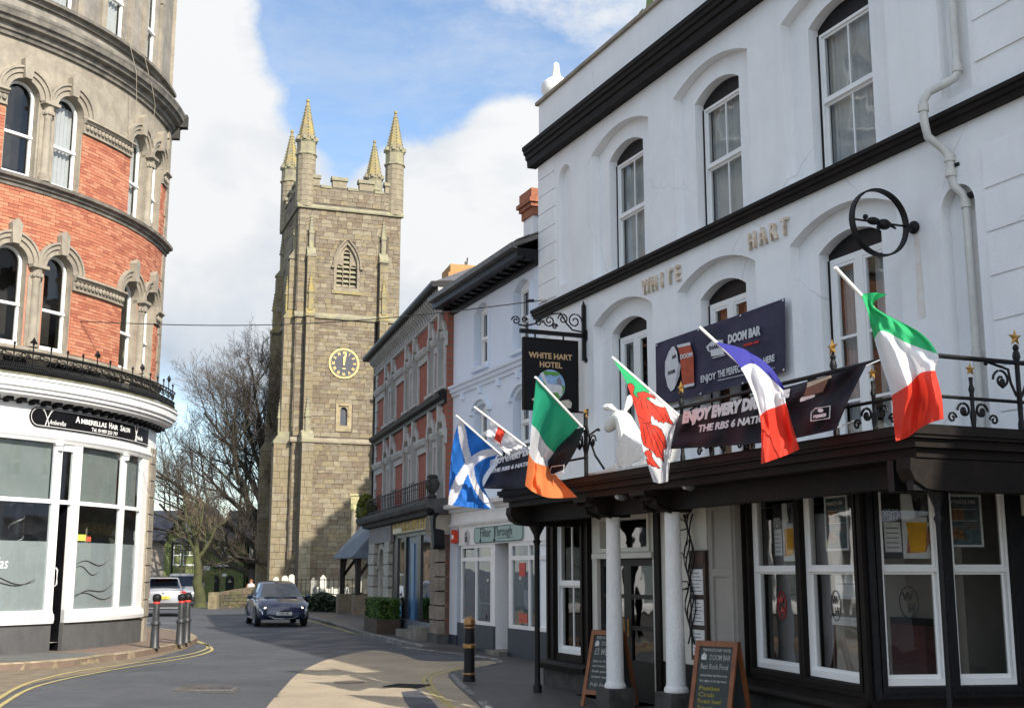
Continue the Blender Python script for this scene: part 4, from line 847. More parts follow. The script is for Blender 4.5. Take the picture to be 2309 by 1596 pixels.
PR = mat('dark_right_paving', (.085, .08, .075), .5, .2, 1.2, .5, 60, col2=(.055, .052, .05))
kr = wob([gnd(*p) for p in ((640, 1384), (690, 1394), (735, 1407), (780, 1421), (830, 1437), (872, 1447), (950, 1467))])
rp_ = kr + [(.2, 28), (4, 30), (-2.5, 48), (-7, 60), (-12.5, 62)]
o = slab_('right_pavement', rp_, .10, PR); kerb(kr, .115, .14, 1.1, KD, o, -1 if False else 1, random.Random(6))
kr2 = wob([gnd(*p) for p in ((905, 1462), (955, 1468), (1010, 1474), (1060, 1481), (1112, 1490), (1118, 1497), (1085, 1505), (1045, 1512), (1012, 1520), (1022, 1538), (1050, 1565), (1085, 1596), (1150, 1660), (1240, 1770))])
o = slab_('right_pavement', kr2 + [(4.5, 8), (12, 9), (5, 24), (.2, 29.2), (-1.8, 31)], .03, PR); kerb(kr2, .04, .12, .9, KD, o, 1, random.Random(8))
# covers and drain
t = thing('manhole_cover', 'worn oblong iron cover in its patch of rough tarmac on the road', 'manhole cover', (*gnd(470, 1553), .004))
b = MB(); b.box(-.5, .42, -.22, .2, 0, .006); b.build('cover_frame', X['stone_dark'], t)
for i in range(5):
    MB().box(-.46 + .17 * i, -.46 + .17 * i + .15, -.18, .16, .002, .012 + .003 * (i % 2)).build('cover_plate', mat('rusty_iron_%d' % i, (.13 - .012 * i, .11 - .01 * i, .09), .7, .3, 9, .8, 60), t)
sheet('tarmac_patch', [gnd(x, y) for x, y in ((408, 1545), (450, 1540), (520, 1544), (545, 1556), (525, 1564), (430, 1561))], .0035, mat('rough_patch', (.10, .095, .09), .95, .2, 4, .9, 50))
t = thing('drain_grate', 'iron gully grate beside the yellow lines on the right', 'drain', (*gnd(918, 1547), .006), math.radians(-20))
b = MB(); b.frame(-.3, .3, -.02, .02, -.2, .2, .03); 
fr = MB(); fr.box(-.3, .3, -.28, -.25, 0, .012); fr.box(-.3, .3, .25, .28, 0, .012); fr.box(-.3, -.27, -.25, .25, 0, .012); fr.box(.27, .3, -.25, .25, 0, .012); fr.build('grate_frame', X['black_iron'], t)
for i in range(7): MB().box(-.25 + i * .077, -.25 + i * .077 + .04, -.24, .24, 0, .01).build('bar', X['black_iron'], t)
t = thing('manhole_cover', 'round buff cover in the sunlit patch of road', 'manhole cover', (*gnd(788, 1538), .006)); b = MB(); b.lathe([(.26, 0), (.26, .006), (.24, .008)], 0, 0, 24); b.build('cover_ring', mat('dusty_iron', (.24, .19, .14), .8, .2, 6, .4, 50), t); b = MB(); b.lathe([(.22, .007), (.22, .012), (.05, .013)], 0, 0, 24); b.build('cover_plate', mat('dusty_iron_plate', (.34, .28, .21), .8, .2, 6, .6, 50), t)
for (pp, lab) in ((((960, 1556), (1010, 1553), (1046, 1580), (1020, 1590), (975, 1585)), 0), (((790, 1480), (870, 1478), (905, 1500), (862, 1512), (815, 1500)), 1)):
    pass
sheet('tarmac_patch', [gnd(x, y) for x, y in ((905, 1560), (945, 1556), (975, 1580), (1000, 1610), (930, 1605), (912, 1580))], .0075, X['asphalt'])

# ------------------------------------------------------------------ bollards
def bollard(prof, pos, z, label, mats, group, s=1.0):
    t = thing('bollard', label, 'bollard', (*pos, z), 0, group); t.scale = (1, 1, s)
    for nm, pr, m in prof: MB().lathe(pr, 0, 0, 18).build(nm, mats[m], t, smooth=True)
    return t
GI = mat('grey_sheen_iron', (.035, .036, .039), .42, .2, 9, .2, 60); RB = mat('red_band_paint', (.62, .05, .035), .5, .1, 8)
cracks(X['white_render'], .5, .38, .4, (.62, .61, .60), False)
PB = (('shaft', [(.12, 0), (.12, .03), (.10, .06), (.086, .5), (.084, .52)], 0), ('collar', [(.084, .52), (.108, .53), (.112, .56), (.10, .6), (.08, .63)], 0), ('neck', [(.078, .63), (.068, 1.0), (.065, 1.01)], 0), ('red_band', [(.07, 1.01), (.077, 1.02), (.077, 1.05), (.07, 1.06)], 1), ('head', [(.066, 1.06), (.09, 1.08), (.10, 1.13), (.094, 1.19), (.07, 1.225), (.03, 1.24)], 2))
bollard(PB, gnd(348, 1461, .12), .12, 'nearest red banded black bollard, standing alone towards the salon window', (GI, RB, X['black_iron']), 'black bollards at the left kerb', .97)
bollard(PB, gnd(405, 1453, .1), .1, 'red banded bollard in front of the other at the tip of the left pavement', (GI, RB, X['black_iron']), 'black bollards at the left kerb', .97)
bollard(PB, gnd(419, 1449, .1), .1, 'red banded bollard farthest from the salon, half behind its neighbour at the kerb tip', (GI, RB, X['black_iron']), 'black bollards at the left kerb', .97)
GB = (('shaft', [(.105, 0), (.105, .03), (.095, .08), (.09, .2), (.09, .72)], 2), ('base_band', [(.108, .10), (.118, .12), (.108, .14)], 3), ('middle_band', [(.092, .53), (.112, .545), (.112, .60), (.092, .615)], 3), ('top_band', [(.092, .86), (.10, .875), (.092, .89)], 3), ('neck', [(.085, .72), (.08, .86), (.07, .9)], 2), ('gold_cap', [(.07, .90), (.098, .925), (.10, .98), (.08, 1.03), (.03, 1.06)], 3))
bollard(GB, gnd(1058, 1535, .03), .03, 'black bollard with brass bands and a domed brass cap', (GI, RB, X['black_iron'], mat('worn_brass', (.42, .23, .09), .35, .25, 8, metal=.6)), 'brass topped bollard', .99)
# ------------------------------------------------------------------ church tower
def lichen_stone(name, col, col2):
    m = mat(name, col, .92, .2, 3.2, .5, 22, col2=col2, grime=.25); return m
TS = [lichen_stone('granite_grey', (.225, .19, .135), (.155, .13, .095)), lichen_stone('granite_buff', (.26, .215, .135), (.185, .15, .095)), lichen_stone('granite_brown', (.20, .155, .105), (.135, .105, .075)), lichen_stone('granite_pinkish', (.225, .185, .135), (.16, .13, .095)), lichen_stone('granite_pale', (.29, .25, .175), (.20, .17, .12))]
TD = mat('tower_dressing', (.31, .265, .19), .92, .2, 2, .5, 22, col2=(.20, .17, .13), grime=.3)
LY = mat('yellow_lichen_stone', (.33, .255, .085), .95, .2, 2.6, .5, 20, col2=(.20, .18, .13)); LG = mat('lichen_spots_stone', (.30, .28, .17), .95, .2, 2.2, .5, 20, col2=(.20, .18, .14))
tower = froot('church_tower', 'tall granite church tower with four lichened pinnacles, belfry louvres and a clock', 'church tower', TW)
def pointed(cx, wd, z0, zs, zt, n=8):
    h = wd / 2; H = zt - zs; R = (h * h + H * H) / (2 * h); out = [(cx - h, z0), (cx + h, z0)]
    a1 = math.asin(min(1, H / R))
    for i in range(n + 1): a = a1 * i / n; out.append((cx + h - R + R * math.cos(a), zs + R * math.sin(a)))
    for i in range(n - 1, -1, -1): a = a1 * i / n; out.append((cx - h + R - R * math.cos(a), zs + R * math.sin(a)))
    return out
def build_tower():
    W = 6.33; T = tower; rnd = random.Random(11)
    wl = pointed(3.0, 1.34, 18.8, 20.1, 21.6); sw = opening(3.02, .42, 10.4, 11.3, 0, 8, True)
    b = MB(); b.panel([(0, -.2), (W, -.2), (W, 25.1), (0, 25.1)], [wl, sw], 0, .45); b.quad((0, 0, -.2), (0, W, -.2), (0, W, 25.1), (0, 0, 25.1)); b.quad((W, 0, -.2), (W, W, -.2), (W, W, 25.1), (W, 0, 25.1)); b.quad((0, W, -.2), (W, W, -.2), (W, W, 25.1), (0, W, 25.1)); CORE = mat('tower_core', (.14, .12, .092), .95, .2, 4, .3, 30); b.build('wall', CORE, T)
    MB().box(.3, W - .3, .3, W - .3, 23.6, 23.7).build('roof', X['lead'], T)
    def blocked(z):
        o = []
        if 18.5 < z < 21.75: h = .82 if z < 20.2 else .82 * math.sqrt(max(0, 1 - ((z - 20.2) / 1.75) ** 2)); o.append((3.0 - h, 3.0 + h))
        if 9.95 < z < 11.8: o.append((2.5, 3.55))
        if 13.22 < z < 15.08: h = math.sqrt(max(0, .93 ** 2 - (z - 14.15) ** 2)); o.append((2.95 - h, 2.95 + h))
        if z < 22.3: e = .06 if z > 9.4 else .18; o += [(.46, .98 + e), (4.95 - (.02 if z > 9.4 else .05), 5.5 + e)]
        if 9.28 < z < 9.75 or 16.75 < z < 17.25 or 23.55 < z < 23.95: o.append((0, W))
        return o
    lay(fill_courses(.02, W - .02, .0, 9.3, .26, .48, blocked, jit=.35, rnd=rnd, joint=.014), 'stone', TS, T, .04, 0, None, limit=130, rnd=rnd, rough=.6)
    lay(fill_courses(.02, W - .02, 9.7, 25.0, .24, .46, blocked, jit=.35, rnd=rnd, joint=.014), 'stone', TS, T, .035, 0, None, limit=170, rnd=rnd, rough=.6)
    LWp = lambda p: Vector((p.y, W - p.x, p.z))
    def lblk(z):
        o = [(W - 1.1, W - .5)] if z < 22.3 else []
        if 9.28 < z < 9.75 or 16.75 < z < 17.25 or 23.55 < z < 23.95: o.append((0, W))
        return o
    lay(fill_courses(.02, W - .02, .0, 25.0, .36, .8, lblk, jit=.25, rnd=rnd, joint=.025), 'stone', TS, T, .03, 0, LWp, limit=0, rnd=rnd, rough=.5)
    # buttresses on the front and on the left side
    def buttress(x0, x1, side):
        stages = ((-.2, 9.35, 1.0, .09), (9.35, 16.9, .62, .0), (16.9, 20.6, .42, .0))
        wq = (lambda p: p) if not side else (lambda p: Vector((p.y, p.x, p.z)))
        for k, (za, zb, pr, ex) in enumerate(stages):
            b = MB(); b.box(x0 - ex, x1 + ex, -pr + .03, 0, za, zb); npr = stages[k + 1][2] if k < 2 else .1
            b.sweep([(-pr + .03, zb), (-npr + .03, zb + (pr - npr) * 1.5), (.0, zb + (pr - npr) * 1.5), (.0, zb)], x0 - ex, x1 + ex); b.build('buttress', CORE, T, wq, seg=9)
            c = MB(); c.box(x0 - ex - .04, x1 + ex + .04, -pr - .03, .0, zb - .1, zb + .06); c.sweep([(-pr + .0, zb + .06), (-npr, zb + (pr - npr) * 1.1 + .2), (.0, zb + (pr - npr) * 1.1 + .2), (0, zb + .06)], x0 - ex - .01, x1 + ex + .01); c.build('weathering', LY if k == 1 else LG, T, wq, seg=9)
            pcs = fill_courses(x0 - ex, x1 + ex, max(za, .0) + (.45 if k else 0), zb - .12, .42, .55, lambda z: [], jit=.15, rnd=rnd, joint=.02)
            lay(pcs, 'stone', [TS[1], TS[4], TS[1]], T, .03, -pr + .03, wq if side else None, limit=0, rnd=rnd)
            if side: lay(fill_courses(-pr, -.01, max(za, .0) + (.45 if k else 0), zb - .12, .42, .5, lambda z: [], jit=.15, rnd=rnd, joint=.02), 'stone', [TS[1], TS[4], TS[1]], T, .03, x0 - ex, None, limit=0, rnd=rnd)
        xm = (x0 + x1) / 2
        for (z, pr) in ((16.95, .42), (9.45, .62), (20.7, .06)):     # little attached pinnacles standing on the set-offs
            p = MB(); p.box(xm - .13, xm + .13, -pr - .12, -pr + .05, z + .25, z + 1.3); n = 4
            p.add([(xm - .17, -pr - .16, z + 1.3), (xm + .17, -pr - .16, z + 1.3), (xm + .17, -pr + .05, z + 1.3), (xm - .17, -pr + .05, z + 1.3), (xm, -pr - .02, z + 2.7)], [(0, 1, 4), (1, 2, 4), (2, 3, 4), (3, 0, 4), (0, 1, 2, 3)])
            for i in range(6): q = .15 * (1 - i / 7); p.box(xm - q - .03, xm - q + .03, -pr - q - .04, -pr - q + .02, z + 1.35 + i * .2, z + 1.42 + i * .2); p.box(xm + q - .03, xm + q + .03, -pr - q - .04, -pr - q + .02, z + 1.35 + i * .2, z + 1.42 + i * .2)
            p.build('pinnacle', LG if z > 20 or z < 10 else LY, T, wq, seg=9)
    buttress(.50, 1.0, False); buttress(4.97, 5.5, False); buttress(.5, 1.0, True); buttress(5.3, 5.8, True)
    # string courses, plinth, parapet
    for (z, h, pr, m) in ((9.32, .3, .13, TD), (16.82, .36, .12, LG), (23.6, .28, .16, LG)):
        s = MB(); s.sweep([(.0, z), (-pr, z), (-pr - .02, z + h * .35), (-.03, z + h), (0, z + h)], -pr, W + pr); s.build('string_course', m, T)
        s = MB(); s.sweep([(.0, z), (-pr, z), (-pr - .02, z + h * .35), (-.03, z + h), (0, z + h)], 0, W); s.build('string_course', TD, T, LWp, seg=9)
    p = MB(); p.sweep([(0, -.2), (-.3, -.2), (-.3, 1.1), (-.16, 1.4), (0, 1.45)], -.3, W + .3); p.build('plinth', TD, T)
    p = MB(); p.sweep([(0, -.2), (-.3, -.2), (-.3, 1.1), (-.16, 1.4), (0, 1.45)], 0, W); p.build('plinth', TD, T, LWp, seg=9)
    for wq in (None, LWp):
        for i in range(4):
            xs = (.55 if i == 0 else .8 + (i - 1) * 1.42 + .72, 0)
        edges = [(.5, 1.18), (1.98, 2.86), (3.66, 4.54), (5.3, 5.9)]; cren = [(1.18, 1.98), (2.86, 3.66), (4.54, 5.3)]
        for (a, q) in edges:
            m = MB(); m.box(a, q, -.02, .38, 25.101, 25.68); m.build('merlon', TS[4], T, wq, seg=9); m = MB(); m.box(a - .07, q + .07, -.1, .44, 25.55, 25.72); m.sweep([(-.1, 25.72), (.17, 25.86), (.44, 25.72)], a - .07, q + .07); m.build('coping', LG, T, wq, seg=9)
        for (a, q) in cren: m = MB(); m.box(a + .07, q - .07, -.1, .44, 24.98, 25.12); m.sweep([(-.1, 25.12), (.17, 25.24), (.44, 25.12)], a + .07, q - .07); m.build('coping', LG, T, wq, seg=9)
    # corner turrets with crocketed spires
    for (x, y) in ((.36, .36), (W - .36, .36), (.36, W - .36), (W - .36, W - .36)):
        t = MB(); t.lathe([q for k in range(10) for q in ((.58, 23.7 + .33 * k), (.60, 23.715 + .33 * k), (.60, 24.015 + .33 * k), (.58, 24.03 + .33 * k))], x, y, 12); t.build('turret', TS[4], T)
        t = MB(); t.lathe([(.60, 26.95), (.69, 27.02), (.69, 27.1), (.6, 27.17), (.6, 27.8), (.66, 27.9), (.66, 28.0)], x, y, 8)
        for i in range(8): a = i * math.pi / 4 + .39; t.box(x + .6 * math.cos(a) - .1, x + .6 * math.cos(a) + .1, y + .6 * math.sin(a) - .1, y + .6 * math.sin(a) + .1, 27.95, 28.18)
        t.build('turret_crown', LG, T)
        t = MB(); t.lathe([(.60, 27.9), (.09, 30.45), (.06, 30.5), (.11, 30.56), (.11, 30.66), (.04, 30.74)], x, y, 8)
        so_ = t.build('spire', LY, T); c = MB()
        for i in range(8):
            a = i * math.pi / 4
            for j in range(11): r = .60 - .51 * (j + .6) / 11.6; z = 28.15 + 2.3 * j / 11; c.ball((x + r * math.cos(a), y + r * math.sin(a), z), .052, 4, 3, (1, 1, .8))
        o = c.build('crocket', LG, so_); o['kind'] = 'stuff'
    # belfry window
    m = MB(); h = .67
    m.panel(pointed(3.0, 1.62, 18.55, 20.15, 21.78), [pointed(3.0, 1.28, 18.82, 20.1, 21.55)], -.06, .14); m.build('window_surround', TD, T)
    m = MB(); pts = pointed(3.0, 1.66, 20.0, 20.1, 21.86)[2:]
    m.tube([(x, -.12, z) for x, z in pts], .07, 5); m.box(2.02, 2.22, -.2, -.05, 20.0, 20.12); m.box(3.78, 3.98, -.2, -.05, 20.0, 20.12); m.build('hood_mould', TD, T)
    m = MB(); lights = ((2.38, 2.76, 20.3), (2.81, 3.19, 21.25), (3.24, 3.62, 20.3))
    m.panel(pointed(3.0, 1.34, 18.8, 20.1, 21.58), [opening((a + q) / 2, q - a, 18.86, zt - .2, 0, 6, True) for a, q, zt in lights], .12, .1); m.build('tracery', TD, T)
    for (a, q, zt) in lights:
        z = 18.9
        while z < zt - .12:
            MB().sweep([(.16, z), (.40, z + .24), (.40, z + .29), (.16, z + .05)], a + .01, q - .01).build('louvre', LG if rnd.random() < .6 else TS[4], T); z += .30
    MB().quad((2.2, .46, 18.6), (3.8, .46, 18.6), (3.8, .46, 21.8), (2.2, .46, 21.8)).build('interior_wall', X['interior'], T)
    MB().box(2.1, 3.9, -.09, .1, 18.42, 18.6).build('window_sill', LY, T)
    # small light
    m = MB(); m.panel([(2.55, 10.05), (3.5, 10.05), (3.5, 11.75), (2.55, 11.75)], [sw], -.05, .2); m.box(2.72, 3.36, -.14, -.051, 11.58, 11.68); m.box(3.28, 3.36, -.12, -.051, 10.95, 11.58); m.build('window_surround', mat('pale_dressing', (.38, .31, .19), .9, .2, 3, .4, 20), T)
    MB().quad((2.8, .12, 10.38), (3.24, .12, 10.38), (3.24, .12, 11.6), (2.8, .12, 11.6)).build('pane', mat('leaded_pane', (.10, .115, .14), .25, .2, 9), T)
    m = MB()
    for i in range(4): m.box(2.82, 3.22, .108, .119, 10.55 + i * .22, 10.565 + i * .22)
    for i in range(2): m.box(2.94 + i * .14, 2.952 + i * .14, .106, .12, 10.4, 11.5)
    m.build('leading', X['lead'], T)
    # clock
    cx, cz, r = 2.95, 14.15, .90; m = MB(); n = 40
    m.add([(cx + r * math.cos(2 * math.pi * i / n), -.09, cz + r * math.sin(2 * math.pi * i / n)) for i in range(n)] + [(cx + r * math.cos(2 * math.pi * i / n), .01, cz + r * math.sin(2 * math.pi * i / n)) for i in range(n)], [tuple(range(n))] + [(i, (i + 1) % n, n + (i + 1) % n, n + i) for i in range(n)])
    face = m.build('clock_face', mat('slate_blue_dial', (.05, .055, .07), .5, .1, 5), T); GO = mat('gilt', (.80, .60, .22), .35, .1, 9, metal=.3)
    def rg(a, q, y):
        k = MB(); vs = []
        for i in range(48): c, s = math.cos(2 * math.pi * i / 48), math.sin(2 * math.pi * i / 48); vs += [(cx + a * c, y, cz + a * s), (cx + q * c, y, cz + q * s)]
        k.add(vs, [(2 * i, 2 * i + 1, (2 * i + 3) % 96, (2 * i + 2) % 96) for i in range(48)]); return k
    rg(.84, .93, -.10).build('dial_ring', GO, face)
    k = MB()
    for i in range(60): c, s = math.cos(2 * math.pi * i / 60), math.sin(2 * math.pi * i / 60); q = .012; k.add([(cx + .78 * c - q * s, -.097, cz + .78 * s + q * c), (cx + .78 * c + q * s, -.097, cz + .78 * s - q * c), (cx + .82 * c + q * s, -.097, cz + .82 * s - q * c), (cx + .82 * c - q * s, -.097, cz + .82 * s + q * c)], [(0, 1, 2, 3)])
    k.build('minute_marks', GO, face)
    for i, nm in enumerate(('XII', 'I', 'II', 'III', 'IIII', 'V', 'VI', 'VII', 'VIII', 'IX', 'X', 'XI')):
        a = math.pi / 2 - i * math.pi / 6; rr = .56; ln = .26
        text('numeral', nm, .25, GO, face, (cx + rr * math.cos(a), -.10, cz + rr * math.sin(a)), .78 if len(nm) < 3 else .6, align='CENTER', rot=a - math.pi / 2, bold=.006)
    text('lettering', '1886', .12, GO, face, (cx, -.10, cz - .36), 1.0, align='CENTER', bold=.004)
    for (ang, ln, wd) in ((88, .5, .075), (80, .76, .05)):
        a = math.radians(ang); c, s = math.cos(a), math.sin(a)
        k = MB(); k.add([(cx - .12 * c - wd * .5 * s, -.115 - wd * .1, cz - .12 * s + wd * .5 * c), (cx - .12 * c + wd * .5 * s, -.115 - wd * .1, cz - .12 * s - wd * .5 * c), (cx + ln * .7 * c + wd * s, -.115 - wd * .1, cz + ln * .7 * s - wd * c), (cx + ln * c, -.115 - wd * .1, cz + ln * s), (cx + ln * .7 * c - wd * s, -.115 - wd * .1, cz + ln * .7 * s + wd * c)], [(0, 1, 2, 3, 4)]); k.build('clock_hand', GO, face)
    # rain pipe on the right
    k = MB(); k.tube([(4.86, -.1, .2), (4.86, -.1, 16.9)], .06, 6); k.box(4.8, 5.3, -.9, -.75, 12.4, 12.55); k.build('down_pipe', X['black_iron'], T)
build_tower()

# ------------------------------------------------------------------ trees
def bare_tree(name, label, pos, H, spread, seed, bark, twigm, lean=(0, 0), levels=5, nl=9, z0=.16, r0=.36, cat='tree', kids=(7, 6, 5, 4), bias=(0, 0), group=None, droop=.0):
    rnd = random.Random(seed); t = thing(name, label, cat, (*pos, 0)); trunk = MB(); crown = MB()
    def rv(): return Vector((rnd.uniform(-1, 1), rnd.uniform(-1, 1), rnd.uniform(-1, 1)))
    def grow(p, d, ln, r, lev):
        k = 6 if lev <= 1 else (4 if lev < 4 else 3); pts = [p]; dd = d.normalized()
        for i in range(k):
            dd = (dd + rv() * .16 + Vector((0, 0, .10 if lev > 1 else .03)) - Vector((0, 0, droop * i / k))).normalized(); pts.append(pts[-1] + dd * ln / k)
        rs = [r * (1 - .7 * i / k) for i in range(k + 1)]; crown.tube(pts, rs, 6 if lev == 1 else (4 if lev == 2 else 3), 0 if lev < 3 else 1, cap=False)
        if lev >= levels: return
        n = kids[min(lev - 1, len(kids) - 1)]
        for j in range(n):
            f = .22 + .78 * (j + rnd.random()) / n; q = min(int(f * k), k - 1); pp = pts[q].lerp(pts[q + 1], f * k - q); a = (pts[q + 1] - pts[q]).normalized()
            side = a.cross(rv()).normalized(); nd = (a * .75 + side * rnd.uniform(.5, 1.0) + Vector((bias[0] * .15, bias[1] * .15, .12))).normalized()
            grow(pp, nd, ln * rnd.uniform(.42, .66) * (1.15 - .4 * f), max(rs[q] * .52, .009), lev + 1)
    top = Vector((lean[0], lean[1], H * .62)); pts = [Vector((0, 0, -.2)).lerp(top, i / 8) + Vector((rnd.uniform(-.06, .06), rnd.uniform(-.06, .06), 0)) * (i > 0) for i in range(9)]
    trunk.tube(pts, [r0 * 1.5, r0 * 1.05] + [r0 * (1 - .09 * i) for i in range(1, 8)], 10)
    for i in range(nl):
        f = z0 + (1 - z0) * (i + .5) / nl; q = min(int(f * 8), 7); pp = pts[q].lerp(pts[q + 1], f * 8 - q); a = i * 2.4 + rnd.random() * .8
        out = Vector((math.cos(a) + bias[0], math.sin(a) + bias[1], 0)); el = .15 + 1.1 * f
        grow(pp, out.normalized() * (1.15 - .75 * f) + Vector((0, 0, el)), spread * rnd.uniform(.75, 1.1) * (1.05 - .25 * f), r0 * .5 * (1.1 - .5 * f), 1)
    trunk.build('trunk', bark, t, smooth=True); o = crown.build('crown', [bark, twigm], t); return t
BARK = mat('mossy_bark', (.085, .075, .05), .95, .3, 4, .8, 12, col2=(.04, .035, .028)); TWIG = mat('twig_bark', (.075, .06, .045), .9, .2, 3); TWIGP = mat('pale_twig', (.17, .13, .08), .9, .2, 3)
MOSS = mat('green_moss_bark', (.075, .08, .028), .95, .3, 2.5, .8, 10, col2=(.04, .04, .02))
bare_tree('bare_tree', 'big leafless tree with a wide twiggy crown behind the church tower', (-16.3, 77.2), 14.2, 8.8, 21, BARK, TWIG, (.6, 0), 5, 15, .10, .50, kids=(10, 8, 6, 4), bias=(-.55, -.1))
bare_tree('mossy_tree', 'smaller tree with a thick green mossy trunk beside the silver van', (-16.2, 63.5), 6.2, 2.3, 5, MOSS, TWIGP, (-.5, .3), 4, 5, .62, .30, kids=(5, 4, 4), bias=(-.3, 0))
def leafy(name, label, pos, z0, rx, rz, n, m, seed, trunkh, sz=.25, cat='tree', trunkr=.3, keep=None):
    rnd = random.Random(seed); t = thing(name, label, cat, (*pos, 0)); b = MB(); b.tube([(0, 0, -.1), (.05, 0, trunkh * .5), (0, .05, trunkh)], [trunkr, trunkr * .8, trunkr * .4], 8)
    for i in range(7): a = i * .9; b.tube([(0, 0, trunkh * (.5 + .06 * i)), (rx * .5 * math.cos(a), rx * .5 * math.sin(a), trunkh * (.6 + .07 * i))], [trunkr * .3, trunkr * .1], 5)
    b.build('trunk', BARK, t, smooth=True); c = MB()
    cl = [(rnd.gauss(0, .5), rnd.gauss(0, .5), rnd.gauss(0, .5), rnd.uniform(.18, .4)) for _ in range(46)]
    for i in range(n):
        x, y, z, r = rnd.choice(cl); p = Vector((x + rnd.gauss(0, r * .5), y + rnd.gauss(0, r * .5), z + rnd.gauss(0, r * .5)))
        p = Vector((p.x * rx * .75, p.y * rx * .75, z0 + p.z * rz * .75))
        if keep and not keep(p): continue
        u = Vector((rnd.gauss(0, 1), rnd.gauss(0, 1), rnd.gauss(0, 1))).normalized(); v = u.orthogonal().normalized(); s = sz * rnd.uniform(.6, 1.3)
        c.add([p - u * s, p + v * s * .5, p + u * s, p - v * s * .5], [(0, 1, 2, 3)], rnd.randrange(len(m)))
    c.build('crown', m, t); return t
EV = [mat('evergreen_leaf', (.045, .07, .025), .6, .2, 3), mat('evergreen_leaf_light', (.075, .10, .035), .6, .2, 3)]
leafy('evergreen_tree', 'tall evergreen tree behind the hotel casting shade on the tower', (5.7, 48.7), 17.5, 8.0, 9.5, 24000, EV, 4, 17, .34, keep=lambda p: p.x > -4.0 and p.z < min(25.0, 18.8 + (p.x + 4.0) * 1.2))

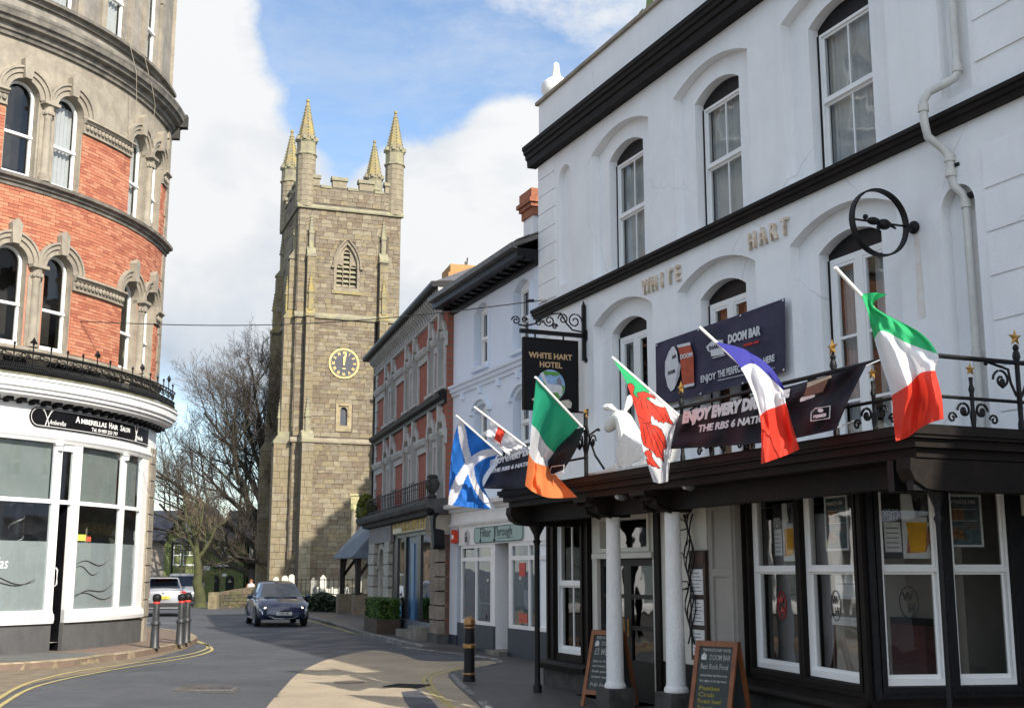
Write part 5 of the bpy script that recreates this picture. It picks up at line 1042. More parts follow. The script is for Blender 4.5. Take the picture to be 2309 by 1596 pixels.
# ------------------------------------------------------------------ green houses and neighbours beyond the tree
GH = Frame((-24.0, 81.0), 0.0)
def gat(px, py): return GH.at(px, py, 0)
GW = X['green_wall']; ZB = -.3
def win_px(parent, x0, x1, y0, y1, y=-.02, cols=1, rows=1, F=GH, off=0., arched=False, gm=None, curtain=None):
    (a, zt), (q, zb) = F.at(x0, y0, off), F.at(x1, y1, off)
    return sash(parent, a, q, zb, zt, y + off, cols, t=.07, gm=gm or X['glass_dark'], bar=.05, rows=rows, dp=.03, curtain=curtain)
def green_house():
    r = froot('green_house', 'green painted gabled house with a slate roofed bay and white windows', 'house', GH)
    ax, az = gat(429, 1140); xl, zl = gat(372, 1219); xr, zr_ = gat(487, 1221)
    b = MB(); b.prism([(xl, ZB), (xr, ZB), (xr, zr_), (ax, az), (xl, zl)], 0, 7); b.build('wall', GW, r)
    for (p, q) in (((xl - .25, zl - .22), (ax, az + .12)), ((xr + .25, zr_ - .22), (ax, az + .12))):
        m = MB(); m.add([(p[0], -.25, p[1]), (q[0], -.25, q[1]), (q[0], 7.2, q[1]), (p[0], 7.2, p[1]), (p[0], -.25, p[1] + .14), (q[0], -.25, q[1] + .14), (q[0], 7.2, q[1] + .14), (p[0], 7.2, p[1] + .14)], [(0, 1, 2, 3), (4, 5, 6, 7), (0, 1, 5, 4), (1, 2, 6, 5), (2, 3, 7, 6), (3, 0, 4, 7)]); m.build('roof', X['slate'], r)
    (a, zt), (q, zb) = gat(419, 1171), gat(437, 1210)
    w_ = MB(); o1 = opening((a + q) / 2, q - a, zb, zt - (q - a) / 2, 0, 10, True); w_.panel(o1, [inset_poly(o1, .09)], -.06, .04); w_.box(a, q, -.07, -.03, (zt + zb) / 2 - .05, (zt + zb) / 2 + .05); w_.box(a - .05, q + .05, -.12, -.02, zb - .3, zb); wo = w_.build('window', X['white_paint'], r)
    p = MB(); p.prism(inset_poly(o1, .07), -.03, -.025); p.build('pane', X['glass_dark'], wo)
    x0, z1 = gat(399, 1223); x1, _ = gat(454, 1223); m = MB(); m.box(x0, x1, -.6, -.001, ZB, z1); m.build('bay', GW, r)
    m = MB(); m.add([(x0 - .2, -.85, z1), (x1 + .2, -.85, z1), (x1 + .2, 0, z1), (x0 - .2, 0, z1), (x0 + .3, -.01, z1 + .4), (x1 - .3, -.01, z1 + .4)], [(0, 1, 5, 4), (0, 4, 3), (1, 2, 5), (0, 3, 2, 1), (3, 4, 5, 2)]); m.build('bay_roof', X['slate'], r)
    win_px(r, 398, 413, 1228, 1275, -.63, 1, 1); win_px(r, 420, 446, 1228, 1275, -.63, 2, 1)
    m = MB(); xa, za = gat(459, 1274); xb, zb = gat(473, 1285); m.box(xa, xb, -.05, -.001, zb, za); m.build('name_plate', X['white_paint'], r)
    m = MB(); xa, za = gat(468, 1215); xb, zb = gat(475, 1225); m.box(xa, xb, -.15, -.001, zb, za); m.build('alarm_box', X['white_paint'], r)
    m = MB(); xa, _ = gat(390, 1225); m.tube([(xa, -.08, ZB), (xa, -.08, 3.9)], .05, 5); m.build('down_pipe', X['black_iron'], r)
    t = froot('green_terrace', 'green terraced house with twin arched black doors and a lichened roof', 'house', GH)
    x0, x1 = xr + .004, gat(558, 1221)[0]; ze = zr_; zr = gat(520, 1150)[1]
    b = MB(); b.box(x0, x1, .05, 7, ZB, ze); b.build('wall', GW, t)
    m = MB(); m.sweep([(-.3, ze - .08), (3.5, zr), (7.2, ze - .08), (7.2, ze + .08), (3.5, zr + .16), (-.3, ze + .08)], x0, x1 + .5); m.build('roof', X['slate_lich'], t)
    MB().box(x0, x1 + .2, -.36, -.28, ze - .1, ze + .04).build('gutter', X['black_iron'], t)
    for (a, q) in ((485, 501), (506, 524)): win_px(t, a, q, 1233, 1276, .02, 1, 1, curtain=X['curtain'])
    xa, za = gat(482, 1277); xb, _ = gat(527, 1277); MB().box(xa, xb, -.1, .05, za - .12, za).build('window_sill', X['black_paint'], t)
    for (a, q) in ((478, 495), (509, 528)):
        (u0, zt), (u1, _) = gat(a, 1297), gat(q, 1297); o1 = opening((u0 + u1) / 2, u1 - u0, ZB, zt - (u1 - u0) / 2, 0, 8, True); m = MB(); m.prism(o1, .02, .055); m.build('door', X['black_paint'], t)
        m = MB(); m.prism([(u0 + .15, zt - .45), (u1 - .15, zt - .45), (u1 - .2, zt - .3), ((u0 + u1) / 2, zt - .18), (u0 + .2, zt - .3)], .0, .018); m.build('fanlight', X['glass_old'], t)
    xa, za = gat(554, 1225); m = MB(); m.tube([(xa, -.05, ZB), (xa, -.05, ze)], .05, 5); m.build('down_pipe', X['black_iron'], t)
    xa, za = gat(501, 1297); MB().box(xa, xa + .3, .0, .05, za - .05, za + .12).build('house_number', X['white_paint'], t)
    e = froot('green_end_house', 'green gabled house half hidden by the church tower and tree', 'house', GH)
    x0 = gat(558, 1221)[0] + .51; x1 = x0 + 4.2; xm = (x0 + x1) / 2 + .2; b = MB(); b.prism([(x0, ZB), (x1, ZB), (x1, 4.1), (xm, 6.6), (x0, 4.1)], -.2, 7); b.build('wall', GW, e)
    for (p, q) in (((x0 - .25, 3.9), (xm, 6.72)), ((x1 + .25, 3.9), (xm, 6.72))):
        m = MB(); m.add([(p[0], -.45, p[1]), (q[0], -.45, q[1]), (q[0], 7.2, q[1]), (p[0], 7.2, p[1]), (p[0], -.45, p[1] + .14), (q[0], -.45, q[1] + .14), (q[0], 7.2, q[1] + .14), (p[0], 7.2, p[1] + .14)], [(0, 1, 2, 3), (4, 5, 6, 7), (0, 1, 5, 4), (1, 2, 6, 5), (2, 3, 7, 6), (3, 0, 4, 7)]); m.build('roof', X['slate_lich'], e)
    win_px(e, 565, 590, 1233, 1277, -.23, 2, 1, curtain=X['curtain']); win_px(e, 573, 587, 1185, 1212, -.23, 1, 1)
    xa, za = gat(549, 1282); xb, zb = gat(580, 1287); MB().box(max(xa, x0), xb, -.7, -.201, zb, za).build('porch_roof', X['lead'], e)
    xa, za = gat(552, 1298); xb, zb = gat(562, 1345); MB().box(max(xa, x0 + .05), xb, -.24, -.19, zb, za).build('door', X['cream_paint'], e)
    s = froot('slate_roofed_house', 'low stone building with a long dark slate roof left of the green gable', 'house', GH)
    x1 = xl - .01; x0 = x1 - 9; zr = gat(340, 1150)[1]; ze = zl - .03
    b = MB(); b.box(x0, x1 - 1.4, .1, 7, ZB, ze); b.build('wall', mat('brown_rubble', (.17, .12, .085), .95, .25, 3, .6, 14, col2=(.10, .08, .06)), s); MB().box(x1 - 1.4, x1, .08, 7, ZB, ze).build('rendered_wall', mat('peeling_render', (.36, .33, .29), .95, .3, 2, .4, 16, col2=(.18, .15, .12), grime=.6), s)
    m = MB(); m.sweep([(-.35, ze - .05), (3.5, zr), (7.2, ze - .05), (7.2, ze + .1), (3.5, zr + .16), (-.35, ze + .1)], x0, x1 + .2); m.build('roof', X['slate'], s); MB().box(x0, x1, -.43, -.33, ze - .08, ze + .03).build('gutter', X['black_iron'], s)
green_house()
def near_wall():
    r = thing('stone_wall', 'curved low rubble wall with a pale end pier before the green houses', 'wall', (*gnd(520, 1371), 0)); o = Vector(r.location)
    P = [Vector((*gnd(*p), 0)) - o for p in ((486, 1372), (500, 1371), (530, 1370), (565, 1368.5), (600, 1366))]; rnd = random.Random(2); ms = [mat('rubble_%s' % n, c, .95, .25, 6, .5, 30) for n, c in (('brown', (.16, .125, .08)), ('dark', (.10, .085, .06)), ('mossy', (.13, .125, .06)))]
    b = MB(); vs = []
    for i, p in enumerate(P): h = (.72, .85, .95, 1.05, 1.05)[i]; vs += [p, p + Vector((0, 0, h)), p + Vector((.1, .4, h)), p + Vector((.1, .4, 0))]
    b.add(vs, [(4 * i + j, 4 * i + (j + 1) % 4, 4 * i + 4 + (j + 1) % 4, 4 * i + 4 + j) for i in range(len(P) - 1) for j in range(4)]); b.build('wall', ms[0], r)
    for i in range(len(P) - 1):
        a, c = P[i], P[i + 1]; L = (c - a).length; d = (c - a) / L; s = 0
        h = (.72, .85, .95, 1.05, 1.05)[i]
        z = 0; row = 0
        while z < h - .1:
            s = .1 * (row % 2); 
            while s < L - .1:
                ln = min(rnd.uniform(.3, .55), L - s); k = MB(); p = a + d * s; q = a + d * (s + ln - .03); n = Vector((d.y, -d.x, 0)) * rnd.uniform(.02, .05)
                k.add([p, q, q + n, p + n, p + Vector((0, 0, .15)), q + Vector((0, 0, .15)), q + n + Vector((0, 0, .14)), p + n + Vector((0, 0, .14))], [(0, 1, 2, 3), (4, 5, 6, 7), (2, 3, 7, 6), (1, 2, 6, 5), (0, 3, 7, 4)])
                for v in range(len(k.v)): k.v[v] = (k.v[v][0], k.v[v][1], k.v[v][2] + z)
                k.build('stone', ms[rnd.randrange(3)], r); s += ln
            z += .17; row += 1
    p = MB(); p.box(P[0].x - .3, P[0].x + .25, -.25, .3, 0, 1.02) if False else p.box(P[0].x - .32, P[0].x + .12, P[0].y - .3, P[0].y + .2, 0, .82); p.build('end_pier', mat('pier_stone', (.27, .22, .13), .95, .25, 4, .5, 20), r)
near_wall()

# ------------------------------------------------------------------ churchyard
def churchyard():
    y = MB(); y.slab([(-9.5, 55.2), (-5.6, 53.2), (4, 53), (4, 100), (-13.5, 100), (-13.6, 64)], -.1, .72); o = y.build('churchyard', mat('churchyard_turf', (.07, .085, .03), .95, .3, 1.5, .6, 20, col2=(.045, .05, .025))); o['kind'] = 'structure'
    WS = mat('white_headstone', (.66, .63, .54), .85, .12, 5, .4, 30); gs = ((623, 1300, 1326, .26, 52.5, 58.6), (643, 1297, 1330, .30, 0, 58.2), (658, 1294, 1332, .27, 0, 57.6), (707, 1301, 1344, .26, 0, 57), (729, 1295, 1340, .30, 0, 56.4), (809, 1297, 1342, .30, 0, 55.6))
    labs = ('small white headstone nearest the tower corner, above the parked car roof', 'white headstone just right of the smallest one, above the car roof', 'white round topped headstone above the right side of the car roof', 'grey headstone with a pointed top between the car and the tall white one', 'tallest white pointed headstone standing alone behind the hedge', 'white headstone beside the lychgate post')
    for i, (px, y0, y1, wd, _, Y) in enumerate(gs):
        d = ray(px, y0); k = Y / d.y; x = d.x * k; zt = EYE + d.z * k
        t = thing('headstone', labs[i], 'headstone', (x, Y, .70), .1, 'white headstones in the churchyard'); h = zt - .70; b = MB(); w2 = wd / 2
        pr = [(-w2, 0), (w2, 0), (w2, h - w2 * 1.1)] + ([(w2 * math.cos(a), h - w2 * 1.1 + w2 * 1.1 * math.sin(a)) for a in (.4, .8, 1.2, 1.57, 1.94, 2.34, 2.74)] if i not in (3, 4) else [(0, h)]) + [(-w2, h - w2 * 1.1)]
        b.prism(pr, -.05, .05); b.build('stone', WS if i != 3 else mat('grey_headstone', (.34, .33, .29), .9, .2, 5), t); b = MB(); b.box(-w2 - .05, w2 + .05, -.09, .09, -.05, .06); b.build('foot', TS[4], t)
    # memorial column with a lantern head
    Y = 60.0; X0 = ray(795, 1300).x / ray(795, 1300).y * Y; t = thing('memorial_cross', 'slender stone memorial shaft with a sunlit carved head on a tapered plinth', 'memorial', (X0, Y, .72))
    def zz(py): d = ray(795, py); return EYE + d.z * Y / d.y - .72
    b = MB(); b.add([(-.42, -.42, zz(1322)), (.42, -.42, zz(1322)), (.42, .42, zz(1322)), (-.42, .42, zz(1322)), (-.3, -.3, zz(1282)), (.3, -.3, zz(1282)), (.3, .3, zz(1282)), (-.3, .3, zz(1282))], [(0, 1, 5, 4), (1, 2, 6, 5), (2, 3, 7, 6), (3, 0, 4, 7), (4, 5, 6, 7)]); b.box(-.75, .75, -.75, .75, -.1, zz(1322) + .0); b.box(-.55, .55, -.55, .55, zz(1322), zz(1322) + .1); b.build('plinth', TS[4], t)
    b = MB(); b.lathe([(.18, zz(1282)), (.17, zz(1282) + .3), (.14, zz(1152)), (.14, zz(1150))], 0, 0, 8); b.build('shaft', TS[4], t)
    b = MB(); b.lathe([(.14, zz(1152)), (.2, zz(1148)), (.2, zz(1140)), (.15, zz(1137))], 0, 0, 8); b.box(-.15, .17, -.15, .15, zz(1137), zz(1116)); b.box(.17, .24, -.1, .1, zz(1133), zz(1120)); b.box(-.2, .2, -.19, .19, zz(1118), zz(1113)); b.build('head', mat('sunlit_head_stone', (.52, .47, .25), .9, .2, 6, .5, 30), t)  # sunlight on the head is put into its paler, yellower colour
    # railings, bank and hedge in front
    Lr = [Vector((*gnd(p, 1384 - (p - 690) * .02), 0)) for p in (690, 830)]; rl = thing('churchyard_railing', 'black iron railing along the churchyard bank behind the car', 'railing', (-8.8, 54.6, .7)); b = MB()
    for i in range(15): x = -.9 + i * .22; b.tube([(x, -x * .4, 0), (x, -x * .4, .85)], .014, 5); 
    b.tube([(-.9, .36, .78), (2.2, -.88, .78)], .018, 5); b.tube([(-.9, .36, .15), (2.2, -.88, .15)], .018, 5); b.build('bars', X['black_iron'], rl)
    rnd = random.Random(9); hd = thing('hedge', 'dark low hedge along the churchyard bank beside the pavement', 'hedge', (-8.0, 53.6, 0)); c = MB(); hm = [mat('hedge_leaf', (.032, .055, .018), .7, .2, 4), mat('hedge_leaf_dark', (.02, .035, .014), .7, .2, 4)]
    for i in range(5200):
        u = rnd.random(); p = Vector((-2.5 + 4.6 * u, 2.0 - 3.3 * u + rnd.gauss(0, .18), rnd.random() ** .8 * (.82 + .12 * math.sin(u * 17)))); a = Vector((rnd.gauss(0, 1), rnd.gauss(0, 1), rnd.gauss(0, 1))).normalized(); v = a.orthogonal().normalized(); s = .07 * rnd.uniform(.6, 1.4); c.add([p - a * s, p + v * s * .6, p + a * s, p - v * s * .6], [(0, 1, 2, 3)], rnd.randrange(2))
    c.build('foliage', hm, hd)
    # pale stone chest and kerbs seen through the railing
    tb = thing('chest_tomb', 'low white stone grave surround glimpsed through the railing', 'tomb', (-8.3, 56.6, .72)); b = MB(); b.box(-.8, .9, -.3, .3, 0, .12); b.box(-.6, .7, -.2, .2, .12, .34); b.build('tomb_stone', WS, tb)
    for k in range(5): MB().box(-.7 + k * .34, -.62 + k * .34, -.32, -.26, .12, .42).build('post', WS, tb)
    # lychgate
    lg = thing('lychgate', 'timber lychgate with a slate roof beside the church path', 'lychgate', (-5.8, 51.0, 0), math.radians(-70)); b = MB(); b.box(-1.4, 1.4, -.9, .9, 0, .95) if False else None
    s = MB(); s.add([(-1.9, -1.35, 2.42), (1.9, -1.35, 2.42), (1.9, 0, 3.95), (-1.9, 0, 3.95), (-1.9, 1.35, 2.42), (1.9, 1.35, 2.42)], [(0, 1, 2, 3), (3, 2, 5, 4), (0, 3, 4), (1, 5, 2)]); s.box(-1.92, 1.92, -1.38, 1.38, 2.36, 2.42); s.build('roof', mat('blue_slate', (.10, .125, .155), .6, .2, 2.2, .5, 12, col2=(.06, .075, .095)), lg)
    DW = mat('dark_oak', (.03, .022, .016), .8, .25, 6, .4, 20)
    for x in (-1.5, 1.5):
        for yy in (-1.0, 1.0):
            b = MB(); b.box(x - .1, x + .1, yy - .1, yy + .1, .9, 2.36); b.tube([(x, yy, 1.6), (x, yy * .45, 2.36)], .07, 5); b.tube([(x, yy, 1.6), (x * .6, yy, 2.36)], .07, 5); b.build('post', DW, lg)
    for x in (-1.5, 1.5): MB().box(x - .22, x + .22, -1.2, 1.2, 0, .9).build('base_wall', TS[2], lg)
    n = MB(); n.box(-1.9, 1.9, -1.36, 1.36, 3.97, 4.0) if False else None
churchyard()
cn = tag(MB().box(0, 15, 0, 9, 0, 8).build('church_nave', TS[2]), 'granite church nave running back from the tower', 'church'); cn.location = tuple(TW.P(6.5, 1.5, .5)); cn.rotation_euler = (0, 0, TW.ang + .0)
# ------------------------------------------------------------------ pale blue house with the coffee shop
blue = froot('blue_house', 'pale blue rendered house with black eaves and a white shopfront below', 'house', BL)
def build_blue():
    B = X['blue_render']; WPt = X['white_paint']; LN = 5.5
    ups = (2.02, 4.55); b = MB()
    b.panel([(-.2, 3.3), (LN, 3.3), (LN, 8.66), (-.2, 8.66)], [opening(c, .92, 6.66, 8.0, .2) for c in ups] + [opening(c, .92, 4.5, 5.55, .2) for c in ups], 0, .22); b.build('wall', B, blue)
    s = MB(); s.quad((LN, 0, 0), (LN, 8, 0), (LN, 8, 8.7), (LN, 0, 8.7)); s.build('side_wall', B, blue); s = MB(); s.quad((-.2, 0, 0), (-.2, 8, 0), (-.2, 8, 8.7), (-.2, 0, 8.7)); s.quad((-.2, 8, 0), (LN, 8, 0), (LN, 8, 8.7), (-.2, 8, 8.7)); s.build('side_wall', B, blue)
    for c in ups:
        for (z0, z1, r) in ((6.68, 8.0, 0), (4.52, 5.55, 1)):
            sash(blue, c - .42, c + .42, z0, z1 + .03, .15, 2 if r else 1, t=.06, curtain=X['curtain'], gm=X['glass_old']); m = MB(); m.prism([(a, z) for a, z in opening(c, .9, z1 + .03, z1 + .03, .17)], .16, .2); m.build('window_head', WPt, blue)
            MB().sweep([(.15, z0 - .14), (-.10, z0 - .14), (-.11, z0 - .05), (.15, z0)], c - .55, c + .55).build('window_sill', B, blue)
        m = MB(); R = (.75 ** 2 + .3 ** 2) / .6
        o = opening(c, 1.3, 5.5, 5.62, .28, 12)[2:]; i = opening(c, 1.06, 5.5, 5.62, .22, 12)[2:]
        n = len(o); m.add([(x, -.07, z) for x, z in o] + [(x, -.07, z) for x, z in i] + [(x, 0, z) for x, z in o] + [(x, 0, z) for x, z in i], [(k, k + 1, n + k + 1, n + k) for k in range(n - 1)] + [(k, k + 1, 2 * n + k + 1, 2 * n + k) for k in range(n - 1)] + [(n + k, n + k + 1, 3 * n + k + 1, 3 * n + k) for k in range(n - 1)]); m.box(c - .7, c - .5, -.09, 0, 5.52, 5.62); m.box(c + .5, c + .7, -.09, 0, 5.52, 5.62); m.build('hood_mould', B, blue)
        for q in (-.52, .52): MB().box(c + q - .06, c + q + .06, -.03, 0, 4.4, 5.5).build('architrave', B, blue); MB().box(c + q - .06, c + q + .06, -.03, 0, 6.6, 8.0).build('architrave', B, blue)
    MB().sweep([(0, 6.16), (-.04, 6.16), (-.05, 6.24), (-.09, 6.26), (-.10, 6.34), (-.14, 6.36), (-.15, 6.42), (0, 6.47)], -.2, LN).build('string_course', B, blue)
    for x in (.8, 2.0, 3.2, 4.4): MB().box(x - .07, x + .07, -.08, 0, 6.0, 6.159).build('corbel', B, blue)
    e = MB(); e.box(-.25, LN, -.5, 0, 8.46, 8.64); e.box(-.25, LN, -.09, -.001, 8.3, 8.46); x = -.1
    while x < LN - .1: e.box(x, x + .14, -.30, -.09, 8.40, 8.46); x += .42
    e.build('eaves', X['black_paint'], blue); g = MB(); g.sweep([(-.5, 8.62), (-.62, 8.64), (-.64, 8.74), (-.60, 8.76), (-.5, 8.70)], -.3, LN); g.build('gutter', mat('grey_gutter', (.16, .16, .165), .5, .2, 4), blue)
    m = MB(); m.sweep([(-.55, 8.66), (4.0, 10.6), (8.6, 8.66), (8.6, 8.76), (4.0, 10.72), (-.55, 8.76)], -.25, LN); m.build('roof', X['slate_lich'], blue)
    for i in range(9): MB().sweep([(-.5 + .28 * i, 8.80 + .119 * i), (-.2 + .28 * i, 8.94 + .119 * i), (-.2 + .28 * i, 8.97 + .119 * i), (-.5 + .28 * i, 8.83 + .119 * i)], 1.2, LN).build('slate_course', X['slate_lich'], blue)
    MB().box(-.1, .7, .4, 1.0, 9.0, 9.1).build('roof_light', X['glass_old'], blue)
    c = MB(); c.box(2.5, 3.1, .9, 1.75, 8.9, 10.2); co = c.build('chimney', X['white_render'], blue); k = MB(); k.box(2.46, 3.14, .86, 1.79, 10.2, 10.4); k.box(2.41, 3.19, .81, 1.84, 10.4, 10.5); k.box(2.36, 3.24, .76, 1.89, 10.5, 10.6); k.box(2.42, 3.18, .82, 1.83, 10.6, 10.85); k.build('brick_cap', mat('chimney_brick', (.42, .16, .09), .9, .2, 5, .6, 30), co)
    MB().box(2.45, 3.15, .85, 1.80, 8.7, 9.6).build('flashing', X['lead'], blue)
    # shopfront
    CR = mat('shop_white_paint', (.72, .69, .68), .45, .05, 2); f = MB()
    f.box(-.15, 5.9, -.05, 0, 2.86, 3.3); f.build('fascia', CR, blue); MB().sweep([(0, 3.22), (-.12, 3.24), (-.16, 3.3), (-.28, 3.34), (-.3, 3.42), (0, 3.5)], -.15, 5.9).build('cornice', CR, blue)
    MB().sweep([(0, 2.9), (-.09, 2.9), (-.11, 2.95), (-.05, 2.99), (0, 2.99)], -.1, 5.9).build('string_course', CR, blue)
    MB().box(.62, 5.9, -.04, .02, 2.44, 2.86).build('sign_band', CR, blue); MB().box(.02, .55, -.06, .1, .32, 2.9).build('pilaster', mat('grey_blue_pilaster', (.50, .53, .58), .5, .05, 2), blue); MB().box(.0, .57, -.08, .1, 0, .32).build('pilaster_base', X['navy'], blue)
    fr = MB()
    def bay(a, q):
        fr.frame(a, q, -.02, .06, .62, 2.44, .08); fr.box(a + .08, q - .08, -.018, .058, 2.06, 2.15); m_ = (a + q) / 2; fr.box(m_ - .035, m_ + .035, -.017, .057, .7, 2.06); fr.box(m_ - .03, m_ + .03, -.017, .057, 2.15, 2.36)
    bay(.72, 2.80); bay(3.92, 6.0); fr.box(2.80, 3.0, -.02, .3, .0, 2.44); fr.box(3.82, 3.92, -.02, .3, 0, 2.44); fr.box(3.0, 3.82, .5, .58, 2.06, 2.14); fr.box(3.0, 3.06, .5, .58, 0, 2.44); fr.build('shop_front', CR, blue)
    GT = glass('shop_glass', (.35, .45, .42), .10)
    for (a, q) in ((.80, 1.725), (1.795, 2.72), (4.0, 4.925), (4.995, 5.92)):
        for (za, zb) in ((.7, 2.06), (2.15, 2.36)): MB().quad((a, .02, za), (q, .02, za), (q, .02, zb), (a, .02, zb)).build('pane', GT, blue)
    MB().quad((3.06, .54, .3), (3.82, .54, .3), (3.82, .54, 2.06), (3.06, .54, 2.06)).build('door', mat('green_glass_door', (.02, .075, .075), .2, .1, 3), blue); MB().quad((3.06, .54, 2.14), (3.82, .54, 2.14), (3.82, .54, 2.44), (3.06, .54, 2.44)).build('transom_pane', X['glass_dark'], blue)
    MB().box(.58, 3.0, -.05, .0, 0, .62).build('plinth', X['navy'], blue); MB().box(3.84, 6.0, -.05, .0, 0, .62).build('plinth', X['navy'], blue); MB().box(3.0, 3.84, -.25, .5, 0, .12).build('doorstep', X['stone_dark'], blue)
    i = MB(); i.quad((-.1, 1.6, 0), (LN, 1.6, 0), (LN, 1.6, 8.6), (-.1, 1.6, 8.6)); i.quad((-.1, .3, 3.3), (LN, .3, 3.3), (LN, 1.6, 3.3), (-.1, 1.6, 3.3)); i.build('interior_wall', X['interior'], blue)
    # things stuck in the window
    for (nm, c, x, z, w_, h) in (('notice', (.55, .08, .06), 4.35, 1.72, .34, .28), ('notice', (.55, .58, .66), 3.2, 1.0, .42, .42), ('notice', (.12, .35, .10), 3.25, .78, .36, .18), ('notice', (.50, .10, .06), 4.35, .75, .45, .2), ('notice', (.45, .55, .70), 3.2, .55, .46, .18)):
        y = .015 if x > 4 else .53; MB().box(x, x + w_, y - .004, y, z, z + h).build(nm, mat('notice_paper_%.2f_%.2f' % (x, z), c, .7, .15, 9), blue)
    sh = MB(); sh.lathe([(.09, 0), (.09, .25), (.06, .4), (.02, .45)], 1.0, .35, 8, .75) ; sh.tube([(1.0, .35, 1.2), (1.02, .3, 1.5), (1.1, .3, 1.55), (1.12, .3, 1.4)], .02, 5)
    for k in range(5): sh.tube([(1.35 + .28 * k, .4, 1.1), (1.33 + .28 * k, .4, 1.5)], .012, 4)
    sh.box(.85, 2.7, .3, .5, 1.06, 1.10); sh.build('window_display', X['white_paint'], blue)
    # hanging black bracket at the party wall
    k = MB(); k.prism([(-.35, 3.55), (.05, 3.55), (.0, 3.2), (-.02, 2.9), (.06, 2.75), (.1, 2.45), (.04, 2.36), (-.06, 2.42), (-.1, 2.7), (-.2, 2.95), (-.28, 3.2)], -.5, -.22); k.ball((-.15, -.5, 3.35), .16, 8, 6); k.build('console_bracket', X['black_iron'], blue, smooth=True)
build_blue()
t = froot('cafe_sign', 'pale green rounded shop sign reading Filter Through', 'sign', BL, 1.76, -.05, 2.47)
pill = lambda d: [(3.0 - .13 + .13 * math.cos(a) - d, .13 + .13 * math.sin(a) * 1 + (0 if a > 0 else 0)) for a in ()]
def rrect(w_, h, r, n=5):
    out = []
    for (cx, cz, a0) in ((w_ - r, r, -math.pi / 2), (w_ - r, h - r, 0), (r, h - r, math.pi / 2), (r, r, math.pi)): out += [(cx + r * math.cos(a0 + math.pi / 2 * i / n), cz + r * math.sin(a0 + math.pi / 2 * i / n)) for i in range(n + 1)]
    return out
MB().prism(rrect(3.0, .36, .13), -.02, .0).build('board', mat('sage_green_sign', (.30, .40, .36), .6, .04, 4), t)
b = MB(); o_, i_ = rrect(3.0, .36, .13), [(x * .985 + .0225, z * .90 + .018) for x, z in rrect(3.0, .36, .13)]; n = len(o_); b.add([(x, -.024, z) for x, z in o_] + [(x, -.024, z) for x, z in i_], [(k, (k + 1) % n, n + (k + 1) % n, n + k) for k in range(n)]); b.build('border_line', X['navy'], t)
text('lettering', 'Filter  Through', .30, X['navy'], t, (.42, -.026, .13), 1.08); b = MB(); b.tube([(.46, -.026, .34), (.46, -.026, .06)], .008, 4); b.tube([(1.35, -.026, .33), (1.35, -.026, .06)], .008, 4); b.ball((.46, -.03, .05), .03, 6, 4); b.ball((1.35, -.03, .05), .03, 6, 4); b.box(1.5, 2.5, -.026, -.024, .08, .09); b.build('lettering', X['navy'], t)
t = froot('oval_sign', 'small oval plaque left of the green shop sign', 'sign', BL, 1.22, -.05, 2.45); b = MB(); b.prism([(.0 + .17 * math.cos(i * .449), .17 + .18 * math.sin(i * .449)) for i in range(14)], -.015, 0); b.build('plaque', mat('pale_plaque', (.50, .50, .48), .6, .1, 5), t); b = MB(); b.prism([(-.08, .06), (.08, .06), (.09, .2), (-.09, .2)], -.02, -.016); b.tube([(-.04, -.02, .22), (-.05, -.02, .3)], .01, 4); b.tube([(.03, -.02, .22), (.04, -.02, .29)], .01, 4); b.build('cup_emblem', X['plinth_grey'], t)
t = froot('alarm_box', 'red alarm box on the white pilaster by the coffee shop', 'alarm box', BL, .36, -.06, 2.5); b = MB(); b.prism([(0, .03), (.06, 0), (.24, 0), (.26, .05), (.25, .3), (.05, .33)], -.1, 0); b.build('casing', X['dragon'], t); b = MB(); b.box(.08, .2, -.11, -.101, .1, .2); b.build('badge', X['white_paint'], t)

